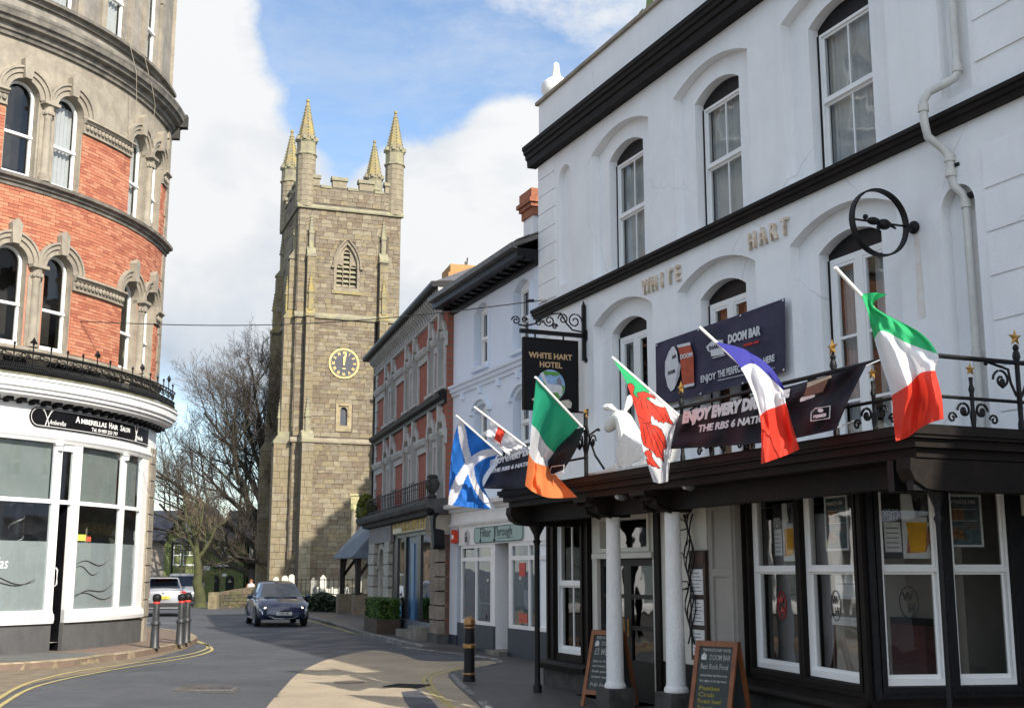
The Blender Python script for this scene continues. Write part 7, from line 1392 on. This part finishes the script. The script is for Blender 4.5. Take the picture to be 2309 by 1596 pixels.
# ------------------------------------------------------------------ flags on the railing
def cat4(a, b, c, d, t): return tuple(.5 * ((2 * q) + (r - p) * t + (2 * p - 5 * q + 4 * r - s) * t * t + (3 * q - p - 3 * r + s) * t ** 3) for p, q, r, s in zip(a, b, c, d))
def samp(row, t):
    n = len(row) - 1; x = min(t * n, n - 1e-6); i = int(x); return cat4(row[max(i - 1, 0)], row[i], row[i + 1], row[min(i + 2, n)], x - i)
def patch(rows, s, t): return samp([samp(r, t) for r in rows], s)
def flag(name, label, tip, base, rows, colour, mats, ys=(-4.15, -3.25), ns=70, nt=50, amp=.05, fold=(1.5, 2.0), seed=0, group='flags of the six rugby nations on the hotel railing'):
    (u0, z0), (u1, z1) = WH.at(*tip, ys[0]), WH.at(*base, ys[1]); O = Vector((u1, ys[1], z1)); r = froot(name, label, 'flag', WH, *O, group=group)
    p = MB(); a = Vector((u0, ys[0], z0)) - O; p.tube([a, a * .5, Vector((0, 0, 0)), -a * .12], .016, 8); p.build('pole', X['white_paint'], r, smooth=True)
    tl = Vector(tip); bs = Vector(base); ax = (bs - tl); L2 = ax.length_squared; b = MB(); vs = []; pix = []
    for i in range(ns + 1):
        s = i / ns
        for j in range(nt + 1):
            t = j / nt; q = patch(rows, s, t); f = max(-.1, min(1.15, (Vector(q) - tl).dot(ax) / L2)) if i == 0 else None
            if i == 0: pix.append(f)
            y = ys[0] + (ys[1] - ys[0]) * pix[j] + amp * min(1, s * 2.2) * (math.sin(2 * math.pi * (fold[0] * t + fold[1] * s * .4) + seed) + .5 * math.sin(2 * math.pi * (fold[1] * t - .7 * s) + seed * 2) + .16 * math.sin(2 * math.pi * (5.2 * t + 2.6 * s) + seed * 3) + .12 * math.sin(2 * math.pi * (3.1 * t - 4.3 * s) + seed))
            u, z = WH.at(q[0], q[1], y); vs.append(Vector((u, y, z)) - O)
    for i in range(ns):
        for j in range(nt):
            k = i * (nt + 1) + j; s, t = (i + .5) / ns, (j + .5) / nt; b.add([], []); b.f.append(((k, k + 1, k + nt + 2, k + nt + 1), colour(s, t, patch(rows, s, t))))
    b.v = [tuple(v) for v in vs]; b.build('cloth', mats, r, smooth=True); return r
def cloth(n, c): return mat(n, c, .75, .03, 6, trans=.35)
FW, FG, FO, FB, FR, FN = cloth('white_flag_cloth', (.74, .74, .77)), cloth('green_flag_cloth', (.02, .36, .20)), cloth('orange_flag_cloth', (.80, .22, .07)), cloth('blue_flag_cloth', (.02, .16, .56)), cloth('red_flag_cloth_bright', (.74, .055, .03)), cloth('navy_flag_cloth', (.05, .05, .32))
FG2 = cloth('bright_green_flag_cloth', (.03, .44, .16)); FBK = cloth('black_print_cloth', (.03, .015, .015))
tri3 = lambda a, b: (lambda s, t, p: 0 if s < a else (1 if s < b else 2))
flag('irish_flag', 'green white and orange flag hanging in front of the pub sign', (1207, 850), (1312, 962),
     [[(1209, 853), (1243, 888), (1277, 922), (1307, 959)], [(1199, 955), (1213, 968), (1231, 1000), (1254, 1022)], [(1193, 1022), (1204, 1039), (1222, 1047), (1240, 1052)], [(1184, 1094), (1205, 1110), (1240, 1122), (1302, 1121)]], tri3(.34, .67), [FG, FW, FO], amp=.05, seed=1)
def scot(s, t, p):
    a = abs(s - t) ; c = abs(s - (1 - t)); return 1 if a < .105 or c < .105 else 0
flag('scottish_flag', 'blue flag with a white diagonal cross at the far end of the railing', (1029, 937), (1128, 1024),
     [[(1036, 944), (1068, 971), (1098, 996), (1124, 1019)], [(1022, 995), (1049, 1012), (1082, 1028), (1110, 1045)], [(1015, 1058), (1042, 1072), (1068, 1085), (1088, 1088)], [(1011, 1138), (1045, 1142), (1082, 1146), (1117, 1147)]], scot, [FB, FW], amp=.03, seed=2, ns=90, nt=70)
flag('english_flag', 'white flag with a red cross, half hidden behind the blue one', (1069, 917), (1187, 1007),
     [[(1106, 946), (1130, 965), (1155, 984), (1180, 1003)], [(1098, 972), (1121, 990), (1145, 1007), (1172, 1018)], [(1096, 984), (1120, 1004), (1145, 1024), (1164, 1028)]], lambda s, t, p: 1 if abs(t - .36) < .10 and s < .62 else 0, [FW, FR], amp=.05, seed=.5, ys=(-4.1, -3.2))
def zw(x, y): return (1323.9 + .20746 * x, 769.7 + .20746 * y)
DR = [zw(*p) for p in ((445, 460), (470, 455), (500, 470), (515, 500), (505, 530), (500, 560), (520, 590), (560, 620), (540, 560), (600, 545), (640, 550), (690, 575), (730, 600), (745, 630), (700, 612), (660, 602), (640, 622), (690, 650), (740, 690), (800, 715), (850, 715), (870, 760), (900, 840), (938, 893), (925, 908), (880, 880), (850, 868), (830, 892), (800, 868), (775, 880), (760, 848), (735, 855), (728, 822), (700, 800), (690, 840), (700, 900), (760, 920), (810, 960), (845, 1040), (865, 1150), (830, 1180), (835, 1315), (790, 1260), (755, 1252), (710, 1190), (660, 1160), (610, 1120), (590, 1040), (570, 950), (545, 860), (520, 760), (480, 680), (450, 610), (435, 530))]
DT = [zw(*p) for p in ((640, 1185), (680, 1180), (705, 1210), (702, 1250), (740, 1310), (795, 1382), (700, 1350), (645, 1325), (640, 1280), (662, 1268), (640, 1240), (622, 1210))]
DL = [(zw(*a), zw(*b)) for a, b in (((640, 890), (740, 1220)), ((660, 885), (830, 1290)), ((600, 890), (690, 880)), ((700, 900), (850, 1150)), ((610, 930), (640, 1120)), ((690, 660), (730, 720)), ((500, 620), (540, 700)), ((740, 720), (830, 850)), ((840, 790), (900, 880)), ((660, 1215), (690, 1300)), ((540, 800), (620, 860)), ((580, 640), (600, 740)), ((640, 640), (660, 740)))]
def inside(p, poly):
    x, y = p; c = False; j = len(poly) - 1
    for i in range(len(poly)):
        if (poly[i][1] > y) != (poly[j][1] > y) and x < (poly[j][0] - poly[i][0]) * (y - poly[i][1]) / (poly[j][1] - poly[i][1]) + poly[i][0]: c = not c
        j = i
    return c
def segd(p, a, b):
    ax, ay = b[0] - a[0], b[1] - a[1]; t = max(0, min(1, ((p[0] - a[0]) * ax + (p[1] - a[1]) * ay) / (ax * ax + ay * ay))); return math.hypot(p[0] - a[0] - ax * t, p[1] - a[1] - ay * t)
def edged(p, poly): return min(segd(p, poly[i], poly[i - 1]) for i in range(len(poly)))
def welsh(s, t, p):
    ins = inside(p, DR) or inside(p, DT)
    if ins or min(edged(p, DR), edged(p, DT)) < .8:
        return 3 if (not ins or min(edged(p, DR), edged(p, DT)) < .7 or any(segd(p, a, b) < .8 for a, b in DL)) else 2
    return 0 if (t < .56 - s * .16 and s < .35) or (t < .3 and s < .62) else 1
flag('welsh_flag', 'green and white flag with a red dragon beside the hart statue', (1380, 805), (1541, 946),
     [[(1383, 811), (1430, 850), (1480, 893), (1535, 942)], [(1415, 869), (1445, 895), (1485, 925), (1532, 955)], [(1440, 950), (1465, 965), (1490, 978), (1523, 990)], [(1449, 1010), (1469, 1016), (1490, 1022), (1512, 1030)], [(1473, 1086), (1484, 1089), (1495, 1088), (1507, 1085)]], welsh, [FG2, FW, FR, FBK], ns=150, nt=90, amp=.035, seed=3)
flag('french_flag', 'blue white and red flag falling across the dark beer banners', (1577, 737), (1772, 915),
     [[(1613, 770), (1680, 788), (1735, 825), (1768, 873)], [(1671, 831), (1700, 821), (1738, 853), (1770, 884)], [(1713, 936), (1728, 924), (1747, 917), (1772, 908)], [(1716, 1046), (1745, 1036), (1775, 1025), (1803, 1013)]], tri3(.333, .667), [FN, FW, FR], amp=.06, seed=4.2)
flag('italian_flag', 'sunlit green white and red flag twisted at the nearest corner of the railing', (1883, 603), (2052, 783),
     [[(1941, 663), (1957, 661), (1978, 660), (2000, 664)], [(1956, 702), (1962, 693), (1968, 690), (1973, 692)], [(1963, 732), (1985, 716), (2022, 728), (2075, 750)], [(1971, 763), (1990, 744), (2045, 772), (2114, 797)], [(1990, 830), (2022, 806), (2060, 806), (2112, 818)], [(2010, 893), (2050, 868), (2076, 842), (2109, 836)], [(2014, 945), (2052, 925), (2088, 900), (2123, 890)], [(2020, 994), (2048, 985), (2087, 958), (2128, 944)]], lambda s, t, p: 0 if s < 3 / 7 else (1 if s < 5 / 7 else 2), [FG2, FW, FR], amp=.07, seed=5, ns=90)

# ------------------------------------------------------------------ banners
VIN = mat('dark_banner_vinyl', (.022, .022, .032), .6, .25, 3, col2=(.014, .014, .02), spec=.15); VINP = mat('purple_banner_vinyl', (.05, .046, .085), .6, .3, 1.4, col2=(.026, .026, .05), spec=.2); INK = mat('banner_white_ink', (.62, .62, .64), .6, .05, 8)
def sheetpatch(rows, y, O, amp=.02, n=40, m=14, seed=0, yv=None):
    b = MB(); vs = []
    for i in range(m + 1):
        for j in range(n + 1):
            q = patch(rows, i / m, j / n); yy = y + amp * math.sin(j * .55 + seed + i * .12) + amp * .6 * math.sin(i * .8 + j * .2); u, z = WH.at(q[0], q[1], yy); vs.append(Vector((u, yy, z)) - O)
    b.add(vs, [(i * (n + 1) + j, i * (n + 1) + j + 1, (i + 1) * (n + 1) + j + 1, (i + 1) * (n + 1) + j) for i in range(m) for j in range(n)]); return b
def pxpoly(par, name, pts, y, m, O):
    b = MB(); b.prism([((WH.at(*p, y)[0] - O.x), (WH.at(*p, y)[1] - O.z)) for p in pts], y - O.y - .004, y - O.y); return b.build(name, m, par)
def pxtext(par, body, p0, p1, hpx, y, O, m, shear=0., bold=.004):
    (u0, z0), (u1, z1) = WH.at(*p0, y), WH.at(*p1, y); h = WH.at(p0[0], p0[1] - hpx, y)[1] - z0; o = text('lettering', body, h / .72, m, par, (0, 0, 0), 1, shear, .001, bold=bold); w_ = max(v.co.x for v in o.data.vertices); k = (u1 - u0) / w_
    for v in o.data.vertices: f = v.co.x / w_; v.co = (u0 - O.x + v.co.x * k, y - O.y + v.co.y, z0 + (z1 - z0) * f - O.z + v.co.z)
    return o
def zd(x, y): return (1462.4 + .28936 * x, 538.8 + .28936 * y)
def doom():
    O = Vector((4.87, -.06, 4.63)); r = froot('beer_banner', 'purple ale banner with a rugby ball and pint stretched below a first floor window', 'banner', WH, *O); b = sheetpatch([[(1478, 775), (1575, 741), (1670, 708), (1770, 672)], [(1480, 915), (1575, 893), (1670, 868), (1771, 837)]], -.10, O, .014, seed=1); b.build('sheet', VINP, r); y = -.14
    pxpoly(r, 'rugby_ball', [zd(*p) for p in ((200, 836), (222, 880), (235, 980), (225, 1100), (200, 1170), (175, 1187), (150, 1150), (130, 1060), (130, 960), (158, 880), (185, 840))], y, INK, O)
    pxpoly(r, 'rugby_ball_panel', [zd(*p) for p in ((215, 1080), (240, 960), (252, 985), (240, 1070), (210, 1150))], y - .006, mat('ball_grey', (.38, .38, .4), .6, .1, 9), O)
    pxpoly(r, 'beer_glass', [zd(*p) for p in ((228, 842), (325, 822), (350, 900), (356, 1125), (268, 1145), (262, 1090), (245, 900))], y, mat('amber_ale', (.46, .075, .03), .6, .15, 8), O); pxpoly(r, 'beer_head', [zd(*p) for p in ((220, 828), (322, 804), (328, 826), (230, 848))], y - .006, INK, O); pxpoly(r, 'glass_base', [zd(*p) for p in ((268, 1140), (357, 1120), (355, 1142), (275, 1160))], y - .006, INK, O)
    pxtext(r, 'DOOM', zd(246, 936), zd(342, 914), 10, y - .008, O, INK); pxtext(r, 'BAR', zd(185, 935), zd(216, 918), 7, y - .008, O, TRIM); pxtext(r, 'DOOM', zd(150, 1060), zd(205, 1040), 8, y - .008, O, TRIM)
    pxpoly(r, 'brewery_emblem', [zd(*p) for p in ((450, 840), (490, 800), (500, 790), (580, 785), (590, 900), (490, 915), (485, 880), (465, 875))], y, INK, O); pxtext(r, "SHARP'S", zd(470, 868), zd(575, 838), 9, y - .008, O, VINP)
    pxtext(r, 'DOOM BAR', zd(618, 815), zd(872, 742), 19, y, O, INK, .1, .01); pxtext(r, 'AMBER ALE', zd(740, 838), zd(858, 806), 4.5, y, O, FR)
    pxtext(r, 'ENJOY', zd(405, 1118), zd(525, 1088), 15, y, O, INK); pxtext(r, 'THE PERFECT MATCH', zd(540, 1082), zd(862, 990), 16, y, O, INK); pxtext(r, 'HERE', zd(895, 975), zd(982, 948), 15, y, O, INK); pxpoly(r, 'underline', [zd(*p) for p in ((540, 1100), (985, 1000), (985, 1004), (540, 1105))], y, INK, O)
    pxpoly(r, 'small_print', [zd(*p) for p in ((500, 925), (600, 900), (600, 905), (500, 931))], y, INK, O)
    for p in ((1481, 779), (1575, 745), (1670, 712), (1766, 678), (1484, 911), (1580, 888), (1675, 864), (1767, 834)): q = MB(); u, z = WH.at(*p, -.13); q.ball((u - O.x, -.13 - O.y, z - O.z), .018, 6, 4); q.build('eyelet', CHR, r)
doom()
def stout():
    O = Vector((10.9, -3.33, 3.2)); r = froot('rugby_banner', 'long black stout banner with slanted white slogan tied to the nearer railing', 'banner', WH, *O); b = sheetpatch([[(1528, 936), (1640, 906), (1790, 868), (1955, 820)], [(1520, 972), (1640, 952), (1780, 925), (1915, 900)], [(1512, 1012), (1640, 1005), (1770, 992), (1886, 968)]], -3.335, O, .032, 60, seed=2); b.build('sheet', VIN, r); y = -3.40
    pxtext(r, 'ENJOY EVERY DROP OF', zd(262, 1432), zd(1105, 1262), 23, y, O, INK, .25, .012); pxtext(r, 'THE RBS 6 NATIONS', zd(385, 1503), zd(1010, 1406), 15, y, O, INK, .25)
    pxpoly(r, 'pint_head', [zd(*p) for p in ((1240, 1120), (1420, 1062), (1425, 1080), (1235, 1160))], y, mat('cream_head', (.45, .36, .26), .6, .1, 5), O); pxpoly(r, 'pint_body', [zd(*p) for p in ((1230, 1165), (1400, 1095), (1360, 1190), (1210, 1230))], y - .004, mat('stout_brown', (.16, .065, .03), .6, .2, 5), O)
    pxtext(r, 'GUINNESS', zd(1180, 1268), zd(1300, 1225), 8, y, O, INK, .3); pxtext(r, 'GUINNESS', zd(1285, 1396), zd(1385, 1378), 6, y, O, INK)
    b = MB(); pts = [zd(*p) for p in ((1265, 1418), (1268, 1350), (1300, 1320), (1415, 1300), (1410, 1395), (1265, 1418))]; b.tube([Vector((WH.at(*p, y)[0], y, WH.at(*p, y)[1])) - O for p in pts], .006, 4); b.build('logo_outline', INK, r); pxpoly(r, 'logo_ball', [(zd(1342 + 22 * math.cos(i * .6), 1335 + 16 * math.sin(i * .6))) for i in range(10)], y, INK, O)
    b = MB()
    for p in ((1530, 940), (1512, 1008), (1950, 826), (1888, 964)): u, z = WH.at(*p, -3.30); b.tube([Vector((u, -3.30, z)) - O, Vector((u + .1, -3.18, z + .06)) - O], .006, 4)
    b.build('tie', INK, r)
    O = Vector((5.2, -3.33, 3.1)); r = froot('small_rugby_banner', 'black slogan banner sagging over the far canopy end behind the orange striped flag', 'banner', WH, *O)
    b = sheetpatch([[(1128, 1040), (1180, 1020), (1240, 985), (1318, 962)], [(1105, 1070), (1180, 1062), (1245, 1030), (1300, 1012)], [(1088, 1101), (1180, 1100), (1240, 1072), (1272, 1058)]], -3.335, O, .025, 40, seed=1); b.build('sheet', VIN, r)
    pxtext(r, 'ENJOY EVERY DROP OF', (1104, 1050), (1236, 1012), 12, y, O, INK, .25, .006); pxtext(r, 'THE RBS 6 NATIONS', (1108, 1066), (1215, 1044), 8, y, O, INK, .25)
    b = MB(); b.tube([Vector((WH.at(*p, y)[0], y, WH.at(*p, y)[1])) - O for p in ((1240, 1062), (1244, 1052), (1272, 1048), (1270, 1066), (1240, 1070))], .006, 4); b.build('logo_outline', INK, r)
stout()

# ------------------------------------------------------------------ boards, posters, notices
CHALK = mat('chalk_white', (.58, .58, .56), .9, .15, 20); CHALKY = mat('chalk_yellow', (.50, .42, .10), .9, .15, 20); SLB = mat('chalkboard', (.045, .055, .052), .7, .2, 3, col2=(.03, .036, .036)); OAK = mat('orange_stained_wood', (.24, .085, .030), .5, .2, 6, .3, 30, col2=(.15, .05, .02))
def aboard(label, px, py, Y, rz, lines, H=1.0, Wd=.56):
    dr = ray(px, py); x = dr.x / dr.y * Y; r = thing('a_board', label, 'chalkboard', (x, Y, .02), rz, 'chalkboards by the columns')
    lean = .26
    def leaf(sg, nm):
        b = MB(); f = lambda a, z, y: (a, sg * (lean * (1 - z / H)) + y * sg, z)
        for (a, c, z0, z1) in ((0, .055, 0, H), (Wd - .055, Wd, 0, H), (.055, Wd - .055, H - .06, H), (.055, Wd - .055, .16, .22)):
            b.add([f(a, z0, 0), f(c, z0, 0), f(c, z1, 0), f(a, z1, 0), f(a, z0, .03), f(c, z0, .03), f(c, z1, .03), f(a, z1, .03)], [(0, 1, 2, 3), (4, 5, 6, 7), (0, 1, 5, 4), (1, 2, 6, 5), (2, 3, 7, 6), (3, 0, 4, 7)])
        fo = b.build('frame', OAK, r); q = MB(); q.quad(f(.05, .2, .012), f(Wd - .05, .2, .012), f(Wd - .05, H - .05, .012), f(.05, H - .05, .012)); po = q.build('slate_panel', SLB, fo); return po, f
    po, f = leaf(-1, 'front'); leaf(1, 'back')
    MB().tube([(.03, -lean * .6, .4), (.03, lean * .6, .4)], .006, 4).build('stay', TRIM, r)
    for (body, z, h, m, x0, x1) in lines:
        o = text('chalk_lettering', body, h / .72, m, po, (0, 0, 0), 1, 0, .0005, bold=.002); w_ = max(v.co.x for v in o.data.vertices)
        for v in o.data.vertices: xx = x0 + (x1 - x0) * v.co.x / w_; zz = z + v.co.z; v.co = f(xx, zz, .016)
    q = MB(); q.add([f(a, z, .016) for a, z in ((.09, .79), (.16, .79), (.16, .84), (.125, .87), (.09, .84))], [(0, 1, 2, 3, 4)]); q.build('chalk_drawing', CHALK, po)
aboard('orange framed chalkboard half hidden behind the left white column', 1338, 1427, 17.0, math.radians(-45), [('THE WHITE HART', .885, .035, CHALK, .1, .47), ('DOOM BAR', .80, .055, CHALK, .2, .47), ('£5 MEALS', .68, .085, CHALK, .1, .46), ('Mon to Fri lunch', .58, .03, CHALK, .1, .45), ('and evening menu', .52, .03, CHALK, .1, .45), ('fresh pasties', .45, .03, CHALK, .1, .42), ('cream teas', .38, .03, CHALK, .1, .40), ('Pub food', .27, .05, CHALK, .1, .44)])
aboard('orange framed chalkboard with yellow chalk lines right of the second column', 1573, 1443, 14.4, math.radians(-42), [('THE WHITE HART HOTEL', .885, .03, CHALK, .1, .48), ('DOOM BAR', .79, .06, CHALK, .2, .48), ('Best Rock Food', .69, .06, CHALK, .09, .46), ('served every day from noon', .61, .025, CHALK, .1, .46), ('live rugby on the big screen', .55, .025, CHALK, .1, .46), ('Pasties', .46, .045, CHALKY, .1, .38), ('Crab', .39, .045, CHALKY, .1, .32), ('Roast beef', .32, .045, CHALKY, .1, .42), ('Soup', .25, .045, CHALKY, .1, .32)])
def pframe(F): return lambda x, y, z: F.P(x, y, z)
def poster(name, label, F, x0, x1, z0, z1, y, bits, cat='poster', group=None, bg=None, frame=None):
    r = froot(name, label, cat, F, x0, y, z0, group); w_, h = x1 - x0, z1 - z0; MB().box(0, w_, 0, .004, 0, h).build('paper', bg, r)
    if frame: MB().frame(-.02, w_ + .02, -.012, .004, -.02, h + .02, .022).build('frame', frame, r)
    for i, (nm, pts, c) in enumerate(bits):
        m = MB(); m.prism([(a * w_, b * h) for a, b in pts], -.004 - .0012 * i, -.003 - .0012 * i); m.build(nm, c, r)
    return r, w_, h
PG = mat('poster_grey', (.16, .16, .165), .7, .4, 12, col2=(.05, .05, .05)); PWH = mat('poster_white', (.74, .74, .74), .7, .1, 10); PBL = mat('poster_black', (.02, .02, .022), .7, .2, 10); PYE = mat('poster_beer', (.85, .42, .015), .6, .15, 5); PSK = mat('poster_hand', (.50, .22, .13), .7, .2, 12); PTE = mat('poster_teal', (.10, .16, .19), .7, .4, 14, col2=(.05, .06, .06)); POR = mat('poster_orange', (.40, .20, .08), .7, .4, 14)
def beer(F, x0, x1, z0, z1, lab):
    r, w_, h = poster('beer_poster', lab, F, x0, x1, z0, z1, .115, [('photo', [(.38, .0), (1, 0), (1, 1), (.38, 1)], PWH), ('photo_shade', [(.62, .56), (1, .56), (1, 1), (.58, 1), (.66, .8)], PG), ('waistcoat', [(.60, .95), (.68, .88), (.76, .96), (.78, .8), (.70, .66), (.62, .78)], PBL), ('shade', [(.9, .12), (1, .1), (1, .5), (.88, .5)], PG), ('slogan_panel', [(0, 0), (.36, 0), (.36, 1), (0, 1)], PBL), ('slip', [(.03, .1), (.35, .1), (.34, .56), (.02, .56)], PWH), ('hand', [(.44, .08), (.5, .5), (.86, .5), (.92, .3), (.82, .1)], PSK), ('beer', [(.52, .1), (.80, .1), (.86, .56), (.46, .56)], PYE), ('foam', [(.455, .56), (.865, .56), (.87, .64), (.45, .64)], PWH)], 'poster', 'beer posters in the bay windows', PG)
    text('lettering', 'CARLING', .05, PWH, r, (.01, -.016, h * .71), .34 * w_ / .18 * .75); text('lettering', 'AND A', .06, PWH, r, (.01, -.016, h * .645), .34 * w_ / .16 * .8); text('lettering', 'CURRY', .06, PWH, r, (.01, -.016, h * .58), .34 * w_ / .17 * .75)
    for k in range(5): MB().box(w_ * .06, w_ * .3, -.017, -.016, h * (.16 + .075 * k), h * (.175 + .075 * k)).build('printed_line', PTE, r)
beer(R2, .24, .80, 1.94, 2.60, 'beer and curry poster in the window facing the camera, left of the corner post'); beer(R1, .62, 1.2, 1.93, 2.60, 'beer poster in the street side window of the bay')
for (F, x0, x1, z0, z1, lab) in ((R2, .96, 1.32, 2.08, 2.58, 'white framed events poster right of the post in the front bay window'), (R1, 1.88, 2.32, 2.05, 2.6, 'dim framed events poster in the street side bay window')):
    r, w_, h = poster('framed_poster', lab, F, x0, x1, z0, z1, .115, [('photo', [(.05, .5), (.5, .5), (.5, .75), (.05, .75)], POR), ('photo', [(.1, .12), (.5, .12), (.45, .3), (.1, .35)], POR), ('text_block', [(.55, .55), (.95, .55), (.95, .72), (.55, .72)], PTE), ('title_band', [(.05, .82), (.95, .82), (.95, .93), (.05, .93)], PG), ('text_block', [(.5, .3), (.95, .3), (.95, .45), (.5, .45)], PG)], 'poster', 'framed posters in the bay windows', PTE, PWH)
    for k in range(4): MB().box(w_ * .12, w_ * .9, -.013, -.012, h * (.38 + .12 * k) - .004, h * (.38 + .12 * k)).build('printed_line', PWH if k % 2 else POR, r)
    text('lettering', 'WHATS ON', .055, PWH, r, (.03, -.014, h * .85), w_ / .36 * .95)
def etched(F, x, z, lab, m):
    r = froot('window_monogram', lab, 'window sign', F, x, .084, z); b = MB(); b.tube([(.10 * math.cos(a) * (1 if abs(math.sin(a)) < .8 else .9), 0, .16 * math.sin(a)) for a in [i * math.pi / 12 for i in range(25)]], .005, 4); b.build('outline', m, r)
    text('lettering', 'W', .12, m, r, (-.07, -.004, .02), .9, bold=.002); text('lettering', 'H', .12, m, r, (-.015, -.004, -.10), .9, bold=.002)
etched(R2, .47, 1.50, 'dark WH monogram on the lower pane of the front bay window', TRIM); etched(R1, .80, 1.42, 'red WH monogram on the first lower pane of the street side bay', REDL); etched(R1, 2.05, 1.45, 'dark WH monogram above a pale sheet in the second street side pane', TRIM)
for (x0, x1, z0, z1, lab) in ((1.85, 2.42, 1.52, 1.78, 'pale notice sheet hung inside the second street side bay window'), (1.75, 2.5, 1.24, 1.33, 'cream strip of paper low in the second street side bay window'), (.98, 1.25, 1.40, 1.58, 'small white card beside the red monogram')):
    poster('window_notice', lab, R1, x0, x1, z0, z1, .2, [('printed_line', [(.1, .6), (.9, .6), (.9, .63), (.1, .63)], PTE)], 'notice', None, PWH)
# red panel and furniture inside the bay
b = froot('red_settle', 'dull red upholstered settle seen through the street side bay window', 'settle', R1, .6, .45, 0); q = MB(); q.box(0, 1.9, 0, .5, .0, .55); q.box(0, 1.9, .4, .52, .55, 1.25); q.build('upholstery', mat('dull_red_upholstery', (.15, .045, .04), .8, .2, 3), b); q = MB(); q.box(-.05, 1.95, .4, .55, 1.25, 1.32); q.build('top_rail', X['black_wood'], b)
# menu case on the porch wall
r = froot('menu_case', 'tall dark menu case with three printed sheets on the porch wall', 'menu board', WH, 9.10, -2.03, .70); MB().box(0, .38, 0, .05, 0, 1.38).build('case', mat('dark_walnut', (.04, .022, .015), .5, .2, 6), r)
MB().box(.03, .35, -.006, 0, 1.20, 1.34).build('title_panel', mat('title_brown', (.10, .05, .04), .6, .3, 9), r)
for k, z in enumerate((.06, .44, .82)):
    MB().box(.05, .33, -.006, 0, z, z + .32).build('menu_sheet', PWH, r)
    for j in range(6): MB().box(.08, .30 - .03 * (j % 3), -.008, -.0065, z + .04 + .045 * j, z + .05 + .045 * j).build('printed_line', PG if k or j > 2 else REDL, r)
r = froot('wall_notice', 'small dark notice beside the door on the cream porch wall', 'notice', WH, 8.42, .0 - 1.985, 1.2); MB().box(0, .16, 0, .01, 0, .4).build('board', PG, r); MB().box(.02, .14, -.004, 0, .3, .38).build('label', PYE, r)
r = froot('climbing_stem', 'bare twisting climber stem trained up the porch wall', 'plant', WH, 9.2, -2.04, .9); b = MB(); rnd = random.Random(4)
for k in range(4):
    x = .05 * k - .12; pts = [(x + .06 * math.sin(i * 1.1 + k), -.02, i * .11) for i in range(16)]; b.tube(pts, .011, 5)
for k in range(14): z = rnd.uniform(.5, 1.7); b.tube([(-.1, -.02, z), (rnd.uniform(-.3, .2), -.05, z + rnd.uniform(-.1, .15))], .008, 4)
b.build('stem', X['black_iron'], r)
for i, (px, py, lab) in enumerate(((1403, 1117, 'small round spotlight on the left column bracket'), (1556, 1093, 'small round spotlight on the bracket over the second column'))):
    u, z = WH.at(px, py, -3.0); r = froot('spotlight', lab, 'lamp', WH, u, -3.0, z, 'spotlights under the canopy'); b = MB(); b.ball((0, 0, 0), .07, 12, 8); b.tube([(0, .0, .03), (.02, .12, .12)], .015, 5); b.build('housing', X['lead'], r, smooth=True); b = MB(); b.ball((-.03, -.045, -.01), .045, 10, 6); b.build('lens', mat('spot_lens_%d' % i, (.45, .46, .48), .25, .2, 9), r, smooth=True)
# overhead cable across the street
p1 = LC + LW(Vector((1.62, -.03, 7.42))); u, z = WH.at(1226, 677, -.05); p2 = WH.P(u, -.06, z)
r = thing('overhead_cable', 'thin dark cable strung across the street from the brick corner to the hotel', 'cable', tuple(p1)); b = MB(); b.tube([(p2 - p1) * (i / 24) + Vector((0, 0, -.28 * math.sin(math.pi * i / 24))) for i in range(25)], .011, 5); b.build('wire', TRIM, r)
b = MB(); q = (p2 - p1); b.tube([q * .965, q * .982], .035, 6); b.build('insulator', TRIM, r); b = MB(); b.ball(tuple(q), .05, 8, 5); b.build('anchor', X['cream_paint'], r)
